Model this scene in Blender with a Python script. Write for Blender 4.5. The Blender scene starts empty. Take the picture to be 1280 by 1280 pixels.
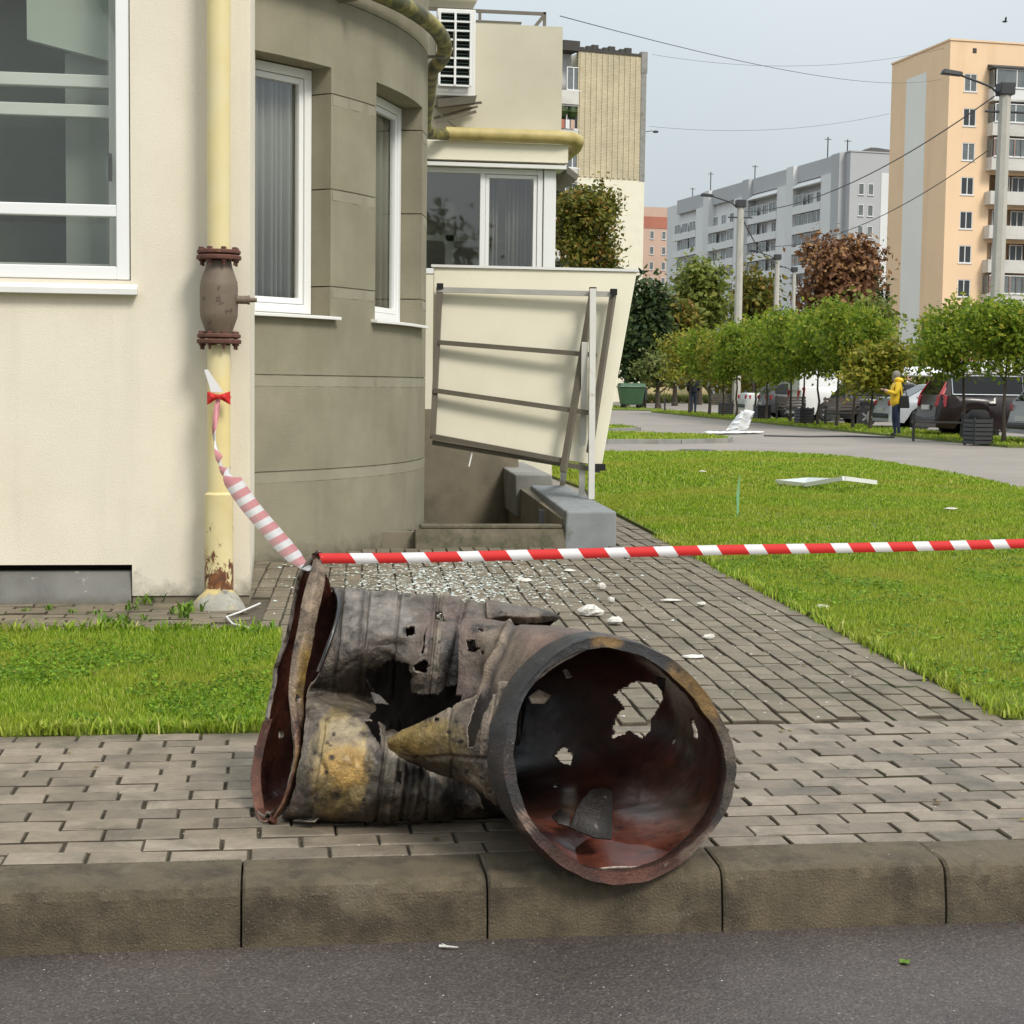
import bpy, bmesh, math, random
import numpy as np
from mathutils import Vector, Matrix, noise as mn

SC = bpy.context.scene
COL = SC.collection
rnd = random.Random(7)
rng = np.random.default_rng(11)
PI = math.pi

# ------------------------------------------------------------------ camera
F, H = 2080.0, 1.21
PSI, PIT, ROL = math.radians(8.1), math.radians(4.4), math.radians(0.75)
_f = np.array([math.sin(PSI)*math.cos(PIT), math.cos(PSI)*math.cos(PIT), -math.sin(PIT)])
_r0 = np.array([math.cos(PSI), -math.sin(PSI), 0.0]); _u0 = np.cross(_r0, _f)
_r = _r0*math.cos(ROL) + _u0*math.sin(ROL); _u = np.cross(_r, _f)
EYE = np.array([0.0, 0.0, H])
cam_d = bpy.data.cameras.new('camera'); cam = bpy.data.objects.new('camera', cam_d); COL.objects.link(cam)
cam_d.sensor_width = 36; cam_d.lens = 36*F/1280; cam_d.clip_start = 0.1; cam_d.clip_end = 3000
cam.matrix_world = Matrix(((_r[0], _u[0], -_f[0], 0), (_r[1], _u[1], -_f[1], 0), (_r[2], _u[2], -_f[2], H), (0, 0, 0, 1)))
SC.camera = cam

# ------------------------------------------------------------------ light: overcast daylight
SC.view_settings.view_transform = 'Standard'; SC.view_settings.look = 'None'
SC.view_settings.gamma = 1; SC.view_settings.use_curve_mapping = False
SC.view_settings.exposure = 0.80
SUN_EL, SUN_AZ = math.radians(46), math.radians(150)
W = bpy.data.worlds.new('World'); SC.world = W; W.use_nodes = True
wn = W.node_tree; wn.nodes.clear()
sky = wn.nodes.new('ShaderNodeTexSky'); sky.sky_type = 'NISHITA'; sky.sun_disc = False
sky.sun_elevation = SUN_EL; sky.sun_rotation = SUN_AZ; sky.dust_density = 3.0; sky.air_density = 1.0
tcw = wn.nodes.new('ShaderNodeTexCoord'); nzw = wn.nodes.new('ShaderNodeTexNoise')
nzw.inputs['Scale'].default_value = 2.2; nzw.inputs['Detail'].default_value = 5
wn.links.new(tcw.outputs['Generated'], nzw.inputs['Vector'])
rmp = wn.nodes.new('ShaderNodeValToRGB')
rmp.color_ramp.elements[0].position = 0.3; rmp.color_ramp.elements[0].color = (3.42, 3.76, 3.93, 1)
rmp.color_ramp.elements[1].position = 0.75; rmp.color_ramp.elements[1].color = (3.84, 4.14, 4.28, 1)
wn.links.new(nzw.outputs['Fac'], rmp.inputs['Fac'])
mxw = wn.nodes.new('ShaderNodeMix'); mxw.data_type = 'RGBA'; mxw.inputs['Factor'].default_value = 0.92
bg = wn.nodes.new('ShaderNodeBackground'); bg.inputs['Strength'].default_value = 0.1
wo = wn.nodes.new('ShaderNodeOutputWorld')
sxw = wn.nodes.new('ShaderNodeSeparateXYZ'); wn.links.new(tcw.outputs['Generated'], sxw.inputs[0])
grw = wn.nodes.new('ShaderNodeMapRange'); grw.inputs['From Min'].default_value = 0.0; grw.inputs['From Max'].default_value = 1.0; grw.inputs['To Min'].default_value = 0.80; grw.inputs['To Max'].default_value = 2.5
wn.links.new(sxw.outputs['Z'], grw.inputs['Value'])
vmw = wn.nodes.new('ShaderNodeVectorMath'); vmw.operation = 'SCALE'; wn.links.new(mxw.outputs['Result'], vmw.inputs[0]); wn.links.new(grw.outputs['Result'], vmw.inputs['Scale'])
wn.links.new(sky.outputs['Color'], mxw.inputs['A']); wn.links.new(rmp.outputs['Color'], mxw.inputs['B'])
wn.links.new(vmw.outputs['Vector'], bg.inputs['Color']); wn.links.new(bg.outputs['Background'], wo.inputs['Surface'])
sd = bpy.data.lights.new('sun', 'SUN'); sd.energy = 1.5; sd.angle = math.radians(16); sd.color = (1.0, 0.95, 0.86)
sun = bpy.data.objects.new('sun', sd); COL.objects.link(sun)
sun.rotation_euler = Vector((math.sin(SUN_AZ)*math.cos(SUN_EL), math.cos(SUN_AZ)*math.cos(SUN_EL), math.sin(SUN_EL))).to_track_quat('Z', 'Y').to_euler()
SC.cycles.max_bounces = 8; SC.cycles.transparent_max_bounces = 12
SC.cycles.use_denoising = True

# ------------------------------------------------------------------ measuring rays (surveying the place from the photo)
def ray(x, y): return _f + _r*(x-640)/F - _u*(y-640)/F
def gp(x, y, z=0.0):
    d = ray(x, y); return EYE + d*((z-H)/d[2])
def hp(x, y, Y):
    d = ray(x, y); return EYE + d*(Y/d[1])
def dp(x, y, D): return EYE + ray(x, y)*D
def proj(p):
    q = np.asarray(p) - EYE; w = q@_f
    return 640 + F*(q@_r)/w, 640 - F*(q@_u)/w

# ------------------------------------------------------------------ object helpers
def tag(o, label=None, cat=None, group=None, kind=None):
    if label: o['label'] = label
    if cat: o['category'] = cat
    if group: o['group'] = group
    if kind: o['kind'] = kind
    return o
def empty(name, loc=(0, 0, 0), label=None, cat=None, group=None):
    o = bpy.data.objects.new(name, None); COL.objects.link(o); o.location = loc
    o.empty_display_size = 0.1
    return tag(o, label, cat, group)
def attach(o, parent):
    o.parent = parent
    if parent.type == 'EMPTY' and parent.parent is None:
        o.matrix_parent_inverse = Matrix.Translation(-Vector(parent.location))
def copy_tree(o, parent=None):
    c = o.copy(); COL.objects.link(c)
    if parent is not None:
        mi = o.matrix_parent_inverse.copy(); c.parent = parent; c.matrix_parent_inverse = mi
    for ch in o.children: copy_tree(ch, c)
    return c

class MB:
    """collects faces; build() links them as one mesh object (vertices in world metres)"""
    def __init__(s): s.v = []; s.f = []; s.m = []
    def add(s, vs, fs, mi=0):
        n = len(s.v); s.v.extend([tuple(map(float, p)) for p in vs])
        s.f.extend([tuple(i+n for i in f) for f in fs]); s.m.extend([mi]*len(fs)); return s
    def box(s, a, b, mi=0):
        (x0, y0, z0), (x1, y1, z1) = a, b
        x0, x1 = min(x0, x1), max(x0, x1); y0, y1 = min(y0, y1), max(y0, y1); z0, z1 = min(z0, z1), max(z0, z1)
        return s.add([(x0,y0,z0),(x1,y0,z0),(x1,y1,z0),(x0,y1,z0),(x0,y0,z1),(x1,y0,z1),(x1,y1,z1),(x0,y1,z1)],
                     [(0,3,2,1),(4,5,6,7),(0,1,5,4),(1,2,6,5),(2,3,7,6),(3,0,4,7)], mi)
    def obox(s, o, ax, ay, az, mi=0):
        """box from corner o along three edge vectors"""
        o, ax, ay, az = map(np.asarray, (o, ax, ay, az))
        P = [o, o+ax, o+ax+ay, o+ay]; P += [p+az for p in P]
        if np.dot(np.cross(ax, ay), az) < 0:
            return s.add(P, [(0,1,2,3),(7,6,5,4),(4,5,1,0),(5,6,2,1),(6,7,3,2),(7,4,0,3)], mi)
        return s.add(P, [(0,3,2,1),(4,5,6,7),(0,1,5,4),(1,2,6,5),(2,3,7,6),(3,0,4,7)], mi)
    def hexa(s, P, mi=0):
        """8 corners: bottom loop 0-3, top loop 4-7"""
        return s.add(P, [(0,3,2,1),(4,5,6,7),(0,1,5,4),(1,2,6,5),(2,3,7,6),(3,0,4,7)], mi)
    def bar(s, p, q, w, h=None, mi=0, up=(0, 0, 1)):
        """square bar from p to q"""
        h = h or w; p = np.asarray(p, float); q = np.asarray(q, float); d = q-p; L = np.linalg.norm(d); d /= L
        a = np.cross(d, np.asarray(up, float))
        if np.linalg.norm(a) < 1e-3: a = np.cross(d, (1, 0, 0))
        a /= np.linalg.norm(a); b = np.cross(a, d)
        return s.obox(p - a*w/2 - b*h/2, a*w, d*L, b*h, mi)
    def tube(s, pts, r, n=10, mi=0, cap=True):
        pts = [np.asarray(p, float) for p in pts]; N = len(pts)
        rs = r if hasattr(r, '__len__') else [r]*N
        t0 = pts[1]-pts[0]; t0 /= np.linalg.norm(t0)
        a = np.cross(t0, (0, 0, 1.0))
        if np.linalg.norm(a) < 1e-3: a = np.cross(t0, (1.0, 0, 0))
        a /= np.linalg.norm(a); V = []
        for i, p in enumerate(pts):
            t = pts[min(i+1, N-1)] - pts[max(i-1, 0)]; t = t/ (np.linalg.norm(t)+1e-9)
            a = a - t*(a@t); a /= np.linalg.norm(a); b = np.cross(t, a)
            for k in range(n):
                q = 2*PI*k/n; V.append(p + rs[i]*(math.cos(q)*a + math.sin(q)*b))
        Fs = [(i*n+k, i*n+(k+1) % n, (i+1)*n+(k+1) % n, (i+1)*n+k) for i in range(N-1) for k in range(n)]
        if cap: Fs += [tuple(range(n))[::-1], tuple((N-1)*n+k for k in range(n))]
        return s.add(V, Fs, mi)
    def lathe(s, prof, c, n=24, mi=0, axis=(0, 0, 1), cap=True):
        """prof: list of (r, h) along axis from c"""
        c = np.asarray(c, float); t = np.asarray(axis, float); t /= np.linalg.norm(t)
        a = np.cross(t, (0, 0, 1.0))
        if np.linalg.norm(a) < 1e-3: a = np.array((1.0, 0, 0))
        a /= np.linalg.norm(a); b = np.cross(t, a); V = []
        for r, h in prof:
            for k in range(n):
                q = 2*PI*k/n; V.append(c + t*h + r*(math.cos(q)*a + math.sin(q)*b))
        N = len(prof)
        Fs = [(i*n+k, i*n+(k+1) % n, (i+1)*n+(k+1) % n, (i+1)*n+k) for i in range(N-1) for k in range(n)]
        if cap: Fs += [tuple(range(n))[::-1], tuple((N-1)*n+k for k in range(n))]
        return s.add(V, Fs, mi)
    def prism(s, poly, ax, mi=0):
        """closed planar 3-D polygon pushed along vector ax"""
        P = [np.asarray(p, float) for p in poly]; n = len(P); ax = np.asarray(ax, float)
        nr = sum((np.cross(P[i]-P[0], P[(i+1) % n]-P[0]) for i in range(n)), np.zeros(3))
        if nr@ax > 0: P = P[::-1]
        V = P + [p+ax for p in P]
        return s.add(V, [tuple(range(n)), tuple(range(2*n-1, n-1, -1))] + [((i+1) % n, i, n+i, n+(i+1) % n) for i in range(n)], mi)
    def build(s, name, mats, parent=None, smooth=0, bevel=0, seg=1):
        me = bpy.data.meshes.new(name); me.from_pydata(s.v, [], s.f)
        mats = mats if isinstance(mats, (list, tuple)) else [mats]
        for m in mats: me.materials.append(m)
        if len(mats) > 1: me.polygons.foreach_set('material_index', s.m)
        if smooth:
            me.polygons.foreach_set('use_smooth', [True]*len(me.polygons)); me.set_sharp_from_angle(angle=math.radians(smooth))
        me.update()
        o = bpy.data.objects.new(name, me); COL.objects.link(o)
        if parent is not None: attach(o, parent)
        if bevel:
            b = o.modifiers.new('Bevel', 'BEVEL'); b.width = bevel; b.segments = seg; b.limit_method = 'ANGLE'; b.angle_limit = math.radians(40)
        return o

def np_mesh(name, V, faces, mats, parent=None, smooth=False, cols=None, mi=None, cols2=None):
    """fast mesh from numpy: V (n,3), faces (m,k) all with k corners"""
    V = np.ascontiguousarray(V, dtype=np.float32); Fc = np.ascontiguousarray(faces, dtype=np.int32)
    m, k = Fc.shape; me = bpy.data.meshes.new(name)
    me.vertices.add(len(V)); me.vertices.foreach_set('co', V.ravel())
    me.loops.add(m*k); me.loops.foreach_set('vertex_index', Fc.ravel())
    me.polygons.add(m); me.polygons.foreach_set('loop_start', np.arange(0, m*k, k, dtype=np.int32))
    try: me.polygons.foreach_set('loop_total', np.full(m, k, dtype=np.int32))
    except Exception: pass
    for q in (mats if isinstance(mats, (list, tuple)) else [mats]): me.materials.append(q)
    if mi is not None: me.polygons.foreach_set('material_index', np.asarray(mi, dtype=np.int32))
    if smooth: me.polygons.foreach_set('use_smooth', np.ones(m, dtype=bool))
    me.update(calc_edges=True)
    if cols is not None:
        ca = me.color_attributes.new('Col', 'FLOAT_COLOR', 'POINT')
        c4 = np.ones((len(V), 4), dtype=np.float32); c4[:, :3] = cols; ca.data.foreach_set('color', c4.ravel())
    if cols2 is not None:
        ca = me.color_attributes.new('Lining', 'FLOAT_COLOR', 'POINT'); c4 = np.ones((len(V), 4), dtype=np.float32); c4[:, :3] = cols2; ca.data.foreach_set('color', c4.ravel())
    o = bpy.data.objects.new(name, me); COL.objects.link(o)
    if parent is not None: attach(o, parent)
    return o

# ------------------------------------------------------------------ materials
def _new(name):
    m = bpy.data.materials.new(name); m.use_nodes = True; nt = m.node_tree; nt.nodes.clear()
    out = nt.nodes.new('ShaderNodeOutputMaterial'); b = nt.nodes.new('ShaderNodeBsdfPrincipled')
    nt.links.new(b.outputs['BSDF'], out.inputs['Surface']); return m, nt, b
def N(nt, t, **kw):
    n = nt.nodes.new('ShaderNode'+t)
    for k, v in kw.items():
        if k in n.inputs: n.inputs[k].default_value = v
        else: setattr(n, k, v)
    return n
def ramp(nt, fac, stops):
    r = nt.nodes.new('ShaderNodeValToRGB'); e = r.color_ramp.elements
    while len(e) < len(stops): e.new(0.5)
    for el, (p, c) in zip(e, stops): el.position = p; el.color = (*c, 1) if len(c) == 3 else c
    nt.links.new(fac, r.inputs['Fac']); return r.outputs['Color']
def mixc(nt, fac, a, b, mode='MIX'):
    n = nt.nodes.new('ShaderNodeMix'); n.data_type = 'RGBA'; n.blend_type = mode
    for s, v in (('Factor', fac), ('A', a), ('B', b)):
        if hasattr(v, 'is_output'): nt.links.new(v, n.inputs[s])
        elif s == 'Factor': n.inputs[s].default_value = v
        else: n.inputs[s].default_value = (*v, 1)
    return n.outputs['Result']
def pos(nt): return nt.nodes.new('ShaderNodeNewGeometry').outputs['Position']
def noise_t(nt, scale, detail=6, rough=0.55, vec=None, dist=0.0, stretch=None):
    n = N(nt, 'TexNoise', Scale=scale, Detail=detail, Roughness=rough, Distortion=dist)
    v = vec if vec is not None else pos(nt)
    if stretch:
        mp = nt.nodes.new('ShaderNodeMapping'); mp.inputs['Scale'].default_value = stretch
        nt.links.new(v, mp.inputs['Vector']); v = mp.outputs['Vector']
    nt.links.new(v, n.inputs['Vector']); return n.outputs['Fac']
def S(c, k): return tuple(x*k for x in c)
def pm(name, c, var=0.25, scale=3.0, rough=0.75, bump=0.15, bscale=90.0, metal=0.0, spec=0.5, stain=None, stain_amt=(0.55, 0.75),
       stain_scale=1.3, dirt=None, vary=0.0, stretch=None, streak=None, stain2=None, rvar=0.1, coat=0.0, dist=0.004):
    """general weathered surface: base +- noise, optional stain patches, ground dirt (real splash dirt by height), streaks, per-piece tint"""
    m, nt, b = _new(name)
    n1 = noise_t(nt, scale, 8, 0.6, stretch=stretch)
    col = ramp(nt, n1, [(0.25, S(c, 1-var)), (0.75, S(c, 1+var))])
    if stain:
        n2 = noise_t(nt, stain_scale, 7, 0.65)
        f = ramp(nt, n2, [(stain_amt[0], (0, 0, 0)), (stain_amt[1], (1, 1, 1))]); col = mixc(nt, f, col, stain)
    if stain2:
        c2_, lo_, hi_, sc2, am2 = stain2
        f = ramp(nt, noise_t(nt, sc2, 8, 0.7, dist=.6), [(lo_, (0, 0, 0)), (hi_, (am2,)*3)]); col = mixc(nt, f, col, c2_)
    if streak:
        cst, amt, sc = streak
        n3 = noise_t(nt, 1.0, 5, 0.6, stretch=(sc, sc, sc*0.07))
        f = ramp(nt, n3, [(0.52, (0, 0, 0)), (0.8, (amt, amt, amt))]); col = mixc(nt, f, col, cst)
    if dirt:
        dc, h = dirt
        sp = nt.nodes.new('ShaderNodeSeparateXYZ'); nt.links.new(pos(nt), sp.inputs[0])
        n4 = noise_t(nt, 9, 6, 0.7)
        ma = N(nt, 'Math', operation='MULTIPLY_ADD'); nt.links.new(n4, ma.inputs[0]); ma.inputs[1].default_value = -2.2*h; nt.links.new(sp.outputs['Z'], ma.inputs[2])
        mr = N(nt, 'MapRange'); mr.inputs['From Min'].default_value = -1.25*h; mr.inputs['From Max'].default_value = -0.35*h
        mr.inputs['To Min'].default_value = 0.9; mr.inputs['To Max'].default_value = 0.0
        nt.links.new(ma.outputs[0], mr.inputs['Value']); col = mixc(nt, mr.outputs['Result'], col, dc)
    if vary:
        oi = nt.nodes.new('ShaderNodeObjectInfo'); ge = nt.nodes.new('ShaderNodeNewGeometry')
        ad = N(nt, 'Math', operation='ADD'); nt.links.new(oi.outputs['Random'], ad.inputs[0]); nt.links.new(ge.outputs['Random Per Island'], ad.inputs[1])
        fr = N(nt, 'Math', operation='FRACT'); nt.links.new(ad.outputs[0], fr.inputs[0])
        tint = ramp(nt, fr.outputs[0], [(0, S((1, 1, 1), 1-vary)), (0.5, (1, 0.985, 0.955)), (1, S((1.0, 1.0, 1.02), 1+vary))])
        col = mixc(nt, 1.0, col, tint, 'MULTIPLY')
    nt.links.new(col, b.inputs['Base Color'])
    nr = noise_t(nt, scale*2.3, 5)
    rr = N(nt, 'MapRange'); rr.inputs['To Min'].default_value = max(0.03, rough-rvar); rr.inputs['To Max'].default_value = min(1, rough+rvar)
    nt.links.new(nr, rr.inputs['Value']); nt.links.new(rr.outputs['Result'], b.inputs['Roughness'])
    b.inputs['Metallic'].default_value = metal; b.inputs['Specular IOR Level'].default_value = spec
    if coat: b.inputs['Coat Weight'].default_value = coat; b.inputs['Coat Roughness'].default_value = 0.08
    if bump:
        nb = noise_t(nt, bscale, 6, 0.65); bp = N(nt, 'Bump', Strength=bump, Distance=dist)
        nt.links.new(nb, bp.inputs['Height']); nt.links.new(bp.outputs['Normal'], b.inputs['Normal'])
    return m
def leafm(name, stops, trans=0.35, rough=0.55, patch=0.0, pscale=0.7, pcol=None):
    m, nt, b = _new(name)
    ge = nt.nodes.new('ShaderNodeNewGeometry'); col = ramp(nt, ge.outputs['Random Per Island'], stops)
    if pcol:
        f = ramp(nt, noise_t(nt, pscale, 4), [(0.45, (0, 0, 0)), (0.7, (patch,)*3)]); col = mixc(nt, f, col, pcol)
    nt.links.new(col, b.inputs['Base Color']); b.inputs['Roughness'].default_value = rough; b.inputs['Specular IOR Level'].default_value = 0.25
    t = nt.nodes.new('ShaderNodeBsdfTranslucent'); mx = nt.nodes.new('ShaderNodeMixShader'); mx.inputs['Fac'].default_value = trans
    nt.links.new(col, t.inputs['Color']); nt.links.new(b.outputs['BSDF'], mx.inputs[1]); nt.links.new(t.outputs['BSDF'], mx.inputs[2])
    out = [n for n in nt.nodes if n.type == 'OUTPUT_MATERIAL'][0]; nt.links.new(mx.outputs['Shader'], out.inputs['Surface'])
    return m
def glassm(name, tint=(0.94, 0.96, 0.94), dark=False, rough=0.02):
    m, nt, b = _new(name)
    if dark:
        n1 = noise_t(nt, 0.8, 3); nt.links.new(ramp(nt, n1, [(0.3, S(tint, 0.6)), (0.7, tint)]), b.inputs['Base Color'])
        b.inputs['Roughness'].default_value = 0.06; b.inputs['Specular IOR Level'].default_value = 0.7; return m
    tr = nt.nodes.new('ShaderNodeBsdfTransparent'); tr.inputs['Color'].default_value = (*tint, 1)
    gl = nt.nodes.new('ShaderNodeBsdfGlossy'); gl.inputs['Roughness'].default_value = rough
    fr = N(nt, 'Fresnel', IOR=1.62); ad = N(nt, 'Math', operation='ADD'); ad.inputs[1].default_value = 0.11; nt.links.new(fr.outputs[0], ad.inputs[0])
    nb = noise_t(nt, 1.6, 2); bp = N(nt, 'Bump', Strength=0.25, Distance=0.004); nt.links.new(nb, bp.inputs['Height']); nt.links.new(bp.outputs['Normal'], gl.inputs['Normal'])
    ge = nt.nodes.new('ShaderNodeNewGeometry'); iv = N(nt, 'Math', operation='SUBTRACT'); iv.inputs[0].default_value = 1.0; nt.links.new(ge.outputs['Backfacing'], iv.inputs[1])
    ml = N(nt, 'Math', operation='MULTIPLY'); nt.links.new(ad.outputs[0], ml.inputs[0]); nt.links.new(iv.outputs[0], ml.inputs[1])   # only the outer face of a pane mirrors
    mx = nt.nodes.new('ShaderNodeMixShader'); nt.links.new(ml.outputs[0], mx.inputs[0])
    nt.links.new(tr.outputs[0], mx.inputs[1]); nt.links.new(gl.outputs[0], mx.inputs[2])
    out = [n for n in nt.nodes if n.type == 'OUTPUT_MATERIAL'][0]; nt.links.new(mx.outputs[0], out.inputs['Surface']); return m

DIRT = (0.10, 0.09, 0.065)
M = dict(
    cream=pm('cream_stucco', (0.745, 0.68, 0.56), 0.06, 1.1, 0.88, 0.6, 140, dirt=((0.20, 0.185, 0.14), 0.20), stain=(0.695, 0.62, 0.50), stain_amt=(0.5, 0.8), spec=0.25, streak=((0.47, 0.42, 0.32), 0.34, 3.4)),
    taupe=pm('taupe_stucco', (0.262, 0.240, 0.172), 0.14, 2.2, 0.9, 0.9, 110, dirt=((0.13, 0.115, 0.08), 0.14), stain=(0.215, 0.19, 0.13), stain_amt=(0.45, 0.75), streak=((0.17, 0.15, 0.10), 0.4, 5.0), spec=0.25),
    white=pm('white_pvc', (0.80, 0.80, 0.79), 0.02, 2, 0.35, 0.0),
    sill=pm('white_sill', (0.74, 0.73, 0.70), 0.06, 4, 0.45, 0.05, stain=(0.5, 0.47, 0.4), stain_amt=(0.62, 0.8)),
    glass=glassm('window_glass'),
    dglass=glassm('dark_far_glass', (0.035, 0.04, 0.042), True),
    pglass=glassm('pale_far_glass', (0.16, 0.18, 0.18), True),
    room=pm('dim_room', (0.34, 0.335, 0.32), 0.1, 1, 0.9, 0),
    lgreyroom=pm('pale_grey_panel', (0.46, 0.455, 0.43), .06, 2, .7, 0),
    curtain=pm('grey_net_curtain', (0.25, 0.24, 0.215), 0.08, 2, 0.9, 0, stretch=(14, 14, 0.4)),
    plinth=pm('grey_plinth_sheet', (0.17, 0.165, 0.15), 0.22, 3, 0.55, 0.2, 40, stain=(0.44, 0.42, 0.38), stain_amt=(0.60, 0.66), stain_scale=9, dirt=(DIRT, 0.06), stain2=((0.10, 0.095, 0.08), .52, .7, 4, .7)),
    black=pm('black_void', (0.012, 0.012, 0.012), 0.1, 2, 0.9, 0),
    brick=pm('paving_brick', (0.196, 0.158, 0.116), 0.18, 26, 0.55, 0.6, 190, vary=0.26, stain=(0.115, 0.096, 0.070), stain_amt=(0.47, 0.66), stain_scale=5.5, stain2=((0.36, 0.315, 0.25), .56, .72, 4.3, .5), rvar=0.16, dist=0.003),
    brick2=pm('worn_path_brick', (0.172, 0.139, 0.095), 0.16, 22, 0.66, 0.6, 170, vary=0.16, stain=(0.100, 0.088, 0.055), stain_amt=(0.47, 0.68), stain_scale=3.4, stain2=((0.28, 0.25, 0.19), .57, .74, 5.0, .55), rvar=0.16, dist=0.003),
    bed=pm('joint_sand', (0.082, 0.066, 0.043), 0.4, 14, 0.95, 0.6, 120, stain=(0.05, 0.075, 0.018), stain_amt=(0.58, 0.66), stain_scale=1.1),
    kerb=pm('kerb_concrete', (0.116, 0.091, 0.055), 0.34, 9, 0.8, 1.0, 150, stain=(0.052, 0.040, 0.024), stain_amt=(0.48, 0.64), stain_scale=5.5, vary=0.10, dist=0.008, stain2=((0.19, 0.165, 0.12), .58, .72, 7.0, .5), streak=((0.05, 0.038, 0.022), .6, 9.0)),
    concrete=pm('grey_concrete', (0.25, 0.245, 0.225), 0.16, 3, 0.85, 0.5, 80, stain=(0.15, 0.14, 0.115), stain_amt=(0.52, 0.72), stain_scale=2.4),
    bluecon=pm('blue_grey_concrete', (0.22, 0.235, 0.24), 0.2, 4, 0.85, 0.5, 70, stain=(0.11, 0.105, 0.09), stain_amt=(0.56, 0.7), stain_scale=4),
    pitwall=pm('damp_pit_wall', (0.20, 0.17, 0.12), 0.16, 3, 0.85, 0.4, 60, stain=(0.10, 0.085, 0.06), stain_amt=(0.5, 0.75), stain_scale=1.6),
    mosswall=pm('mossy_old_concrete', (0.125, 0.105, 0.072), 0.3, 5, 0.9, 0.8, 60, stain=(0.05, 0.052, 0.026), stain_amt=(0.45, 0.65), stain_scale=6, stain2=((0.24, 0.22, 0.17), .6, .75, 9, .5)),
    earth=pm('damp_earth', (0.085, 0.07, 0.045), 0.35, 8, 0.95, 0.7, 60),
    lawnbase=pm('lawn_soil', (0.11, 0.14, 0.018), 0.4, 6, 0.95, 0.7, 50, stain=(0.09, 0.085, 0.03), stain_amt=(0.58, 0.75), stain_scale=0.9),
    yellow=pm('yellow_pipe_paint', (0.70, 0.575, 0.27), 0.07, 4, 0.45, 0.06, 40, stain=(0.68, 0.60, 0.38), stain_amt=(0.45, 0.7), stain_scale=2.3),
    moss=pm('mossy_yellow_pipe', (0.30, 0.25, 0.065), 0.35, 5, 0.6, 0.2, 50, stain=(0.055, 0.055, 0.018), stain_amt=(0.40, 0.56), stain_scale=3.6),
    frame=pm('dull_metal_frame', (0.135, 0.118, 0.09), 0.15, 6, 0.5, 0.05),
    palesteel=pm('pale_painted_steel', (0.60, 0.585, 0.55), 0.08, 6, 0.5, 0.05, stain=(0.35, 0.31, 0.25), stain_amt=(0.62, 0.75), stain_scale=6),
    panel=pm('cream_panel', (0.72, 0.68, 0.545), 0.05, 1.4, 0.7, 0.15, 90, stain=(0.65, 0.61, 0.47), stain_amt=(0.5, 0.8), spec=0.3),
    asphalt_far=pm('far_asphalt', (0.245, 0.212, 0.182), 0.12, 0.9, 0.8, 0.3, 30, stain=(0.195, 0.168, 0.145), stain_amt=(0.45, 0.7), stain_scale=0.35),
    pole=pm('pole_concrete', (0.42, 0.40, 0.35), 0.12, 3, 0.85, 0.25, 40),
    darkmetal=pm('dark_metal', (0.03, 0.03, 0.032), 0.15, 5, 0.5, 0),
    steel=pm('bare_steel', (0.42, 0.42, 0.41), 0.1, 6, 0.35, 0, metal=0.8),
    bark=pm('bark', (0.055, 0.043, 0.030), 0.35, 14, 0.95, 0.8, 50),
    plaster=pm('plaster_chunk', (0.60, 0.575, 0.52), 0.12, 20, 0.9, 0.8, 90, stain=(0.36, 0.33, 0.27), stain_amt=(.5, .68), stain_scale=28),
)
# ------------------------------------------------------------------ special materials
def asphalt_mat():
    m, nt, b = _new('road_asphalt')
    P = pos(nt)
    v = N(nt, 'TexVoronoi', Scale=190.0, Randomness=1.0); nt.links.new(P, v.inputs['Vector'])
    agg = ramp(nt, v.outputs['Color'], [(0.0, (0.038, 0.031, 0.028)), (0.5, (0.068, 0.056, 0.050)), (0.82, (0.098, 0.082, 0.073)), (1.0, (0.17, 0.145, 0.13))])
    big = ramp(nt, noise_t(nt, 1.7, 7, 0.62), [(0.3, (0.66, 0.64, 0.64)), (0.7, (1.18, 1.13, 1.10))])
    col = mixc(nt, 1.0, agg, big, 'MULTIPLY')
    f = ramp(nt, noise_t(nt, 4.2, 7, 0.7), [(0.62, (0, 0, 0)), (0.74, (0.5, 0.5, 0.5))]); col = mixc(nt, f, col, (0.105, 0.082, 0.058))
    nt.links.new(col, b.inputs['Base Color'])
    rr = N(nt, 'MapRange'); rr.inputs['To Min'].default_value = 0.34; rr.inputs['To Max'].default_value = 0.66
    nt.links.new(noise_t(nt, 2.5, 6), rr.inputs['Value']); nt.links.new(rr.outputs['Result'], b.inputs['Roughness'])
    v2 = N(nt, 'TexVoronoi', Scale=95.0); nt.links.new(P, v2.inputs['Vector'])
    ad = N(nt, 'Math', operation='ADD'); nt.links.new(v2.outputs['Distance'], ad.inputs[0]); nt.links.new(noise_t(nt, 240, 4), ad.inputs[1])
    bp = N(nt, 'Bump', Strength=0.6, Distance=0.004); nt.links.new(ad.outputs[0], bp.inputs['Height']); nt.links.new(bp.outputs['Normal'], b.inputs['Normal'])
    return m
M['asphalt'] = asphalt_mat()
M['darkgreen'] = pm('dark_green_slat', (0.03, 0.055, 0.045), 0.2, 6, 0.6, 0)
M['palesteel2'] = pm('pale_top_rail', (0.42, 0.41, 0.38), 0.1, 6, 0.5, 0)
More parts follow.
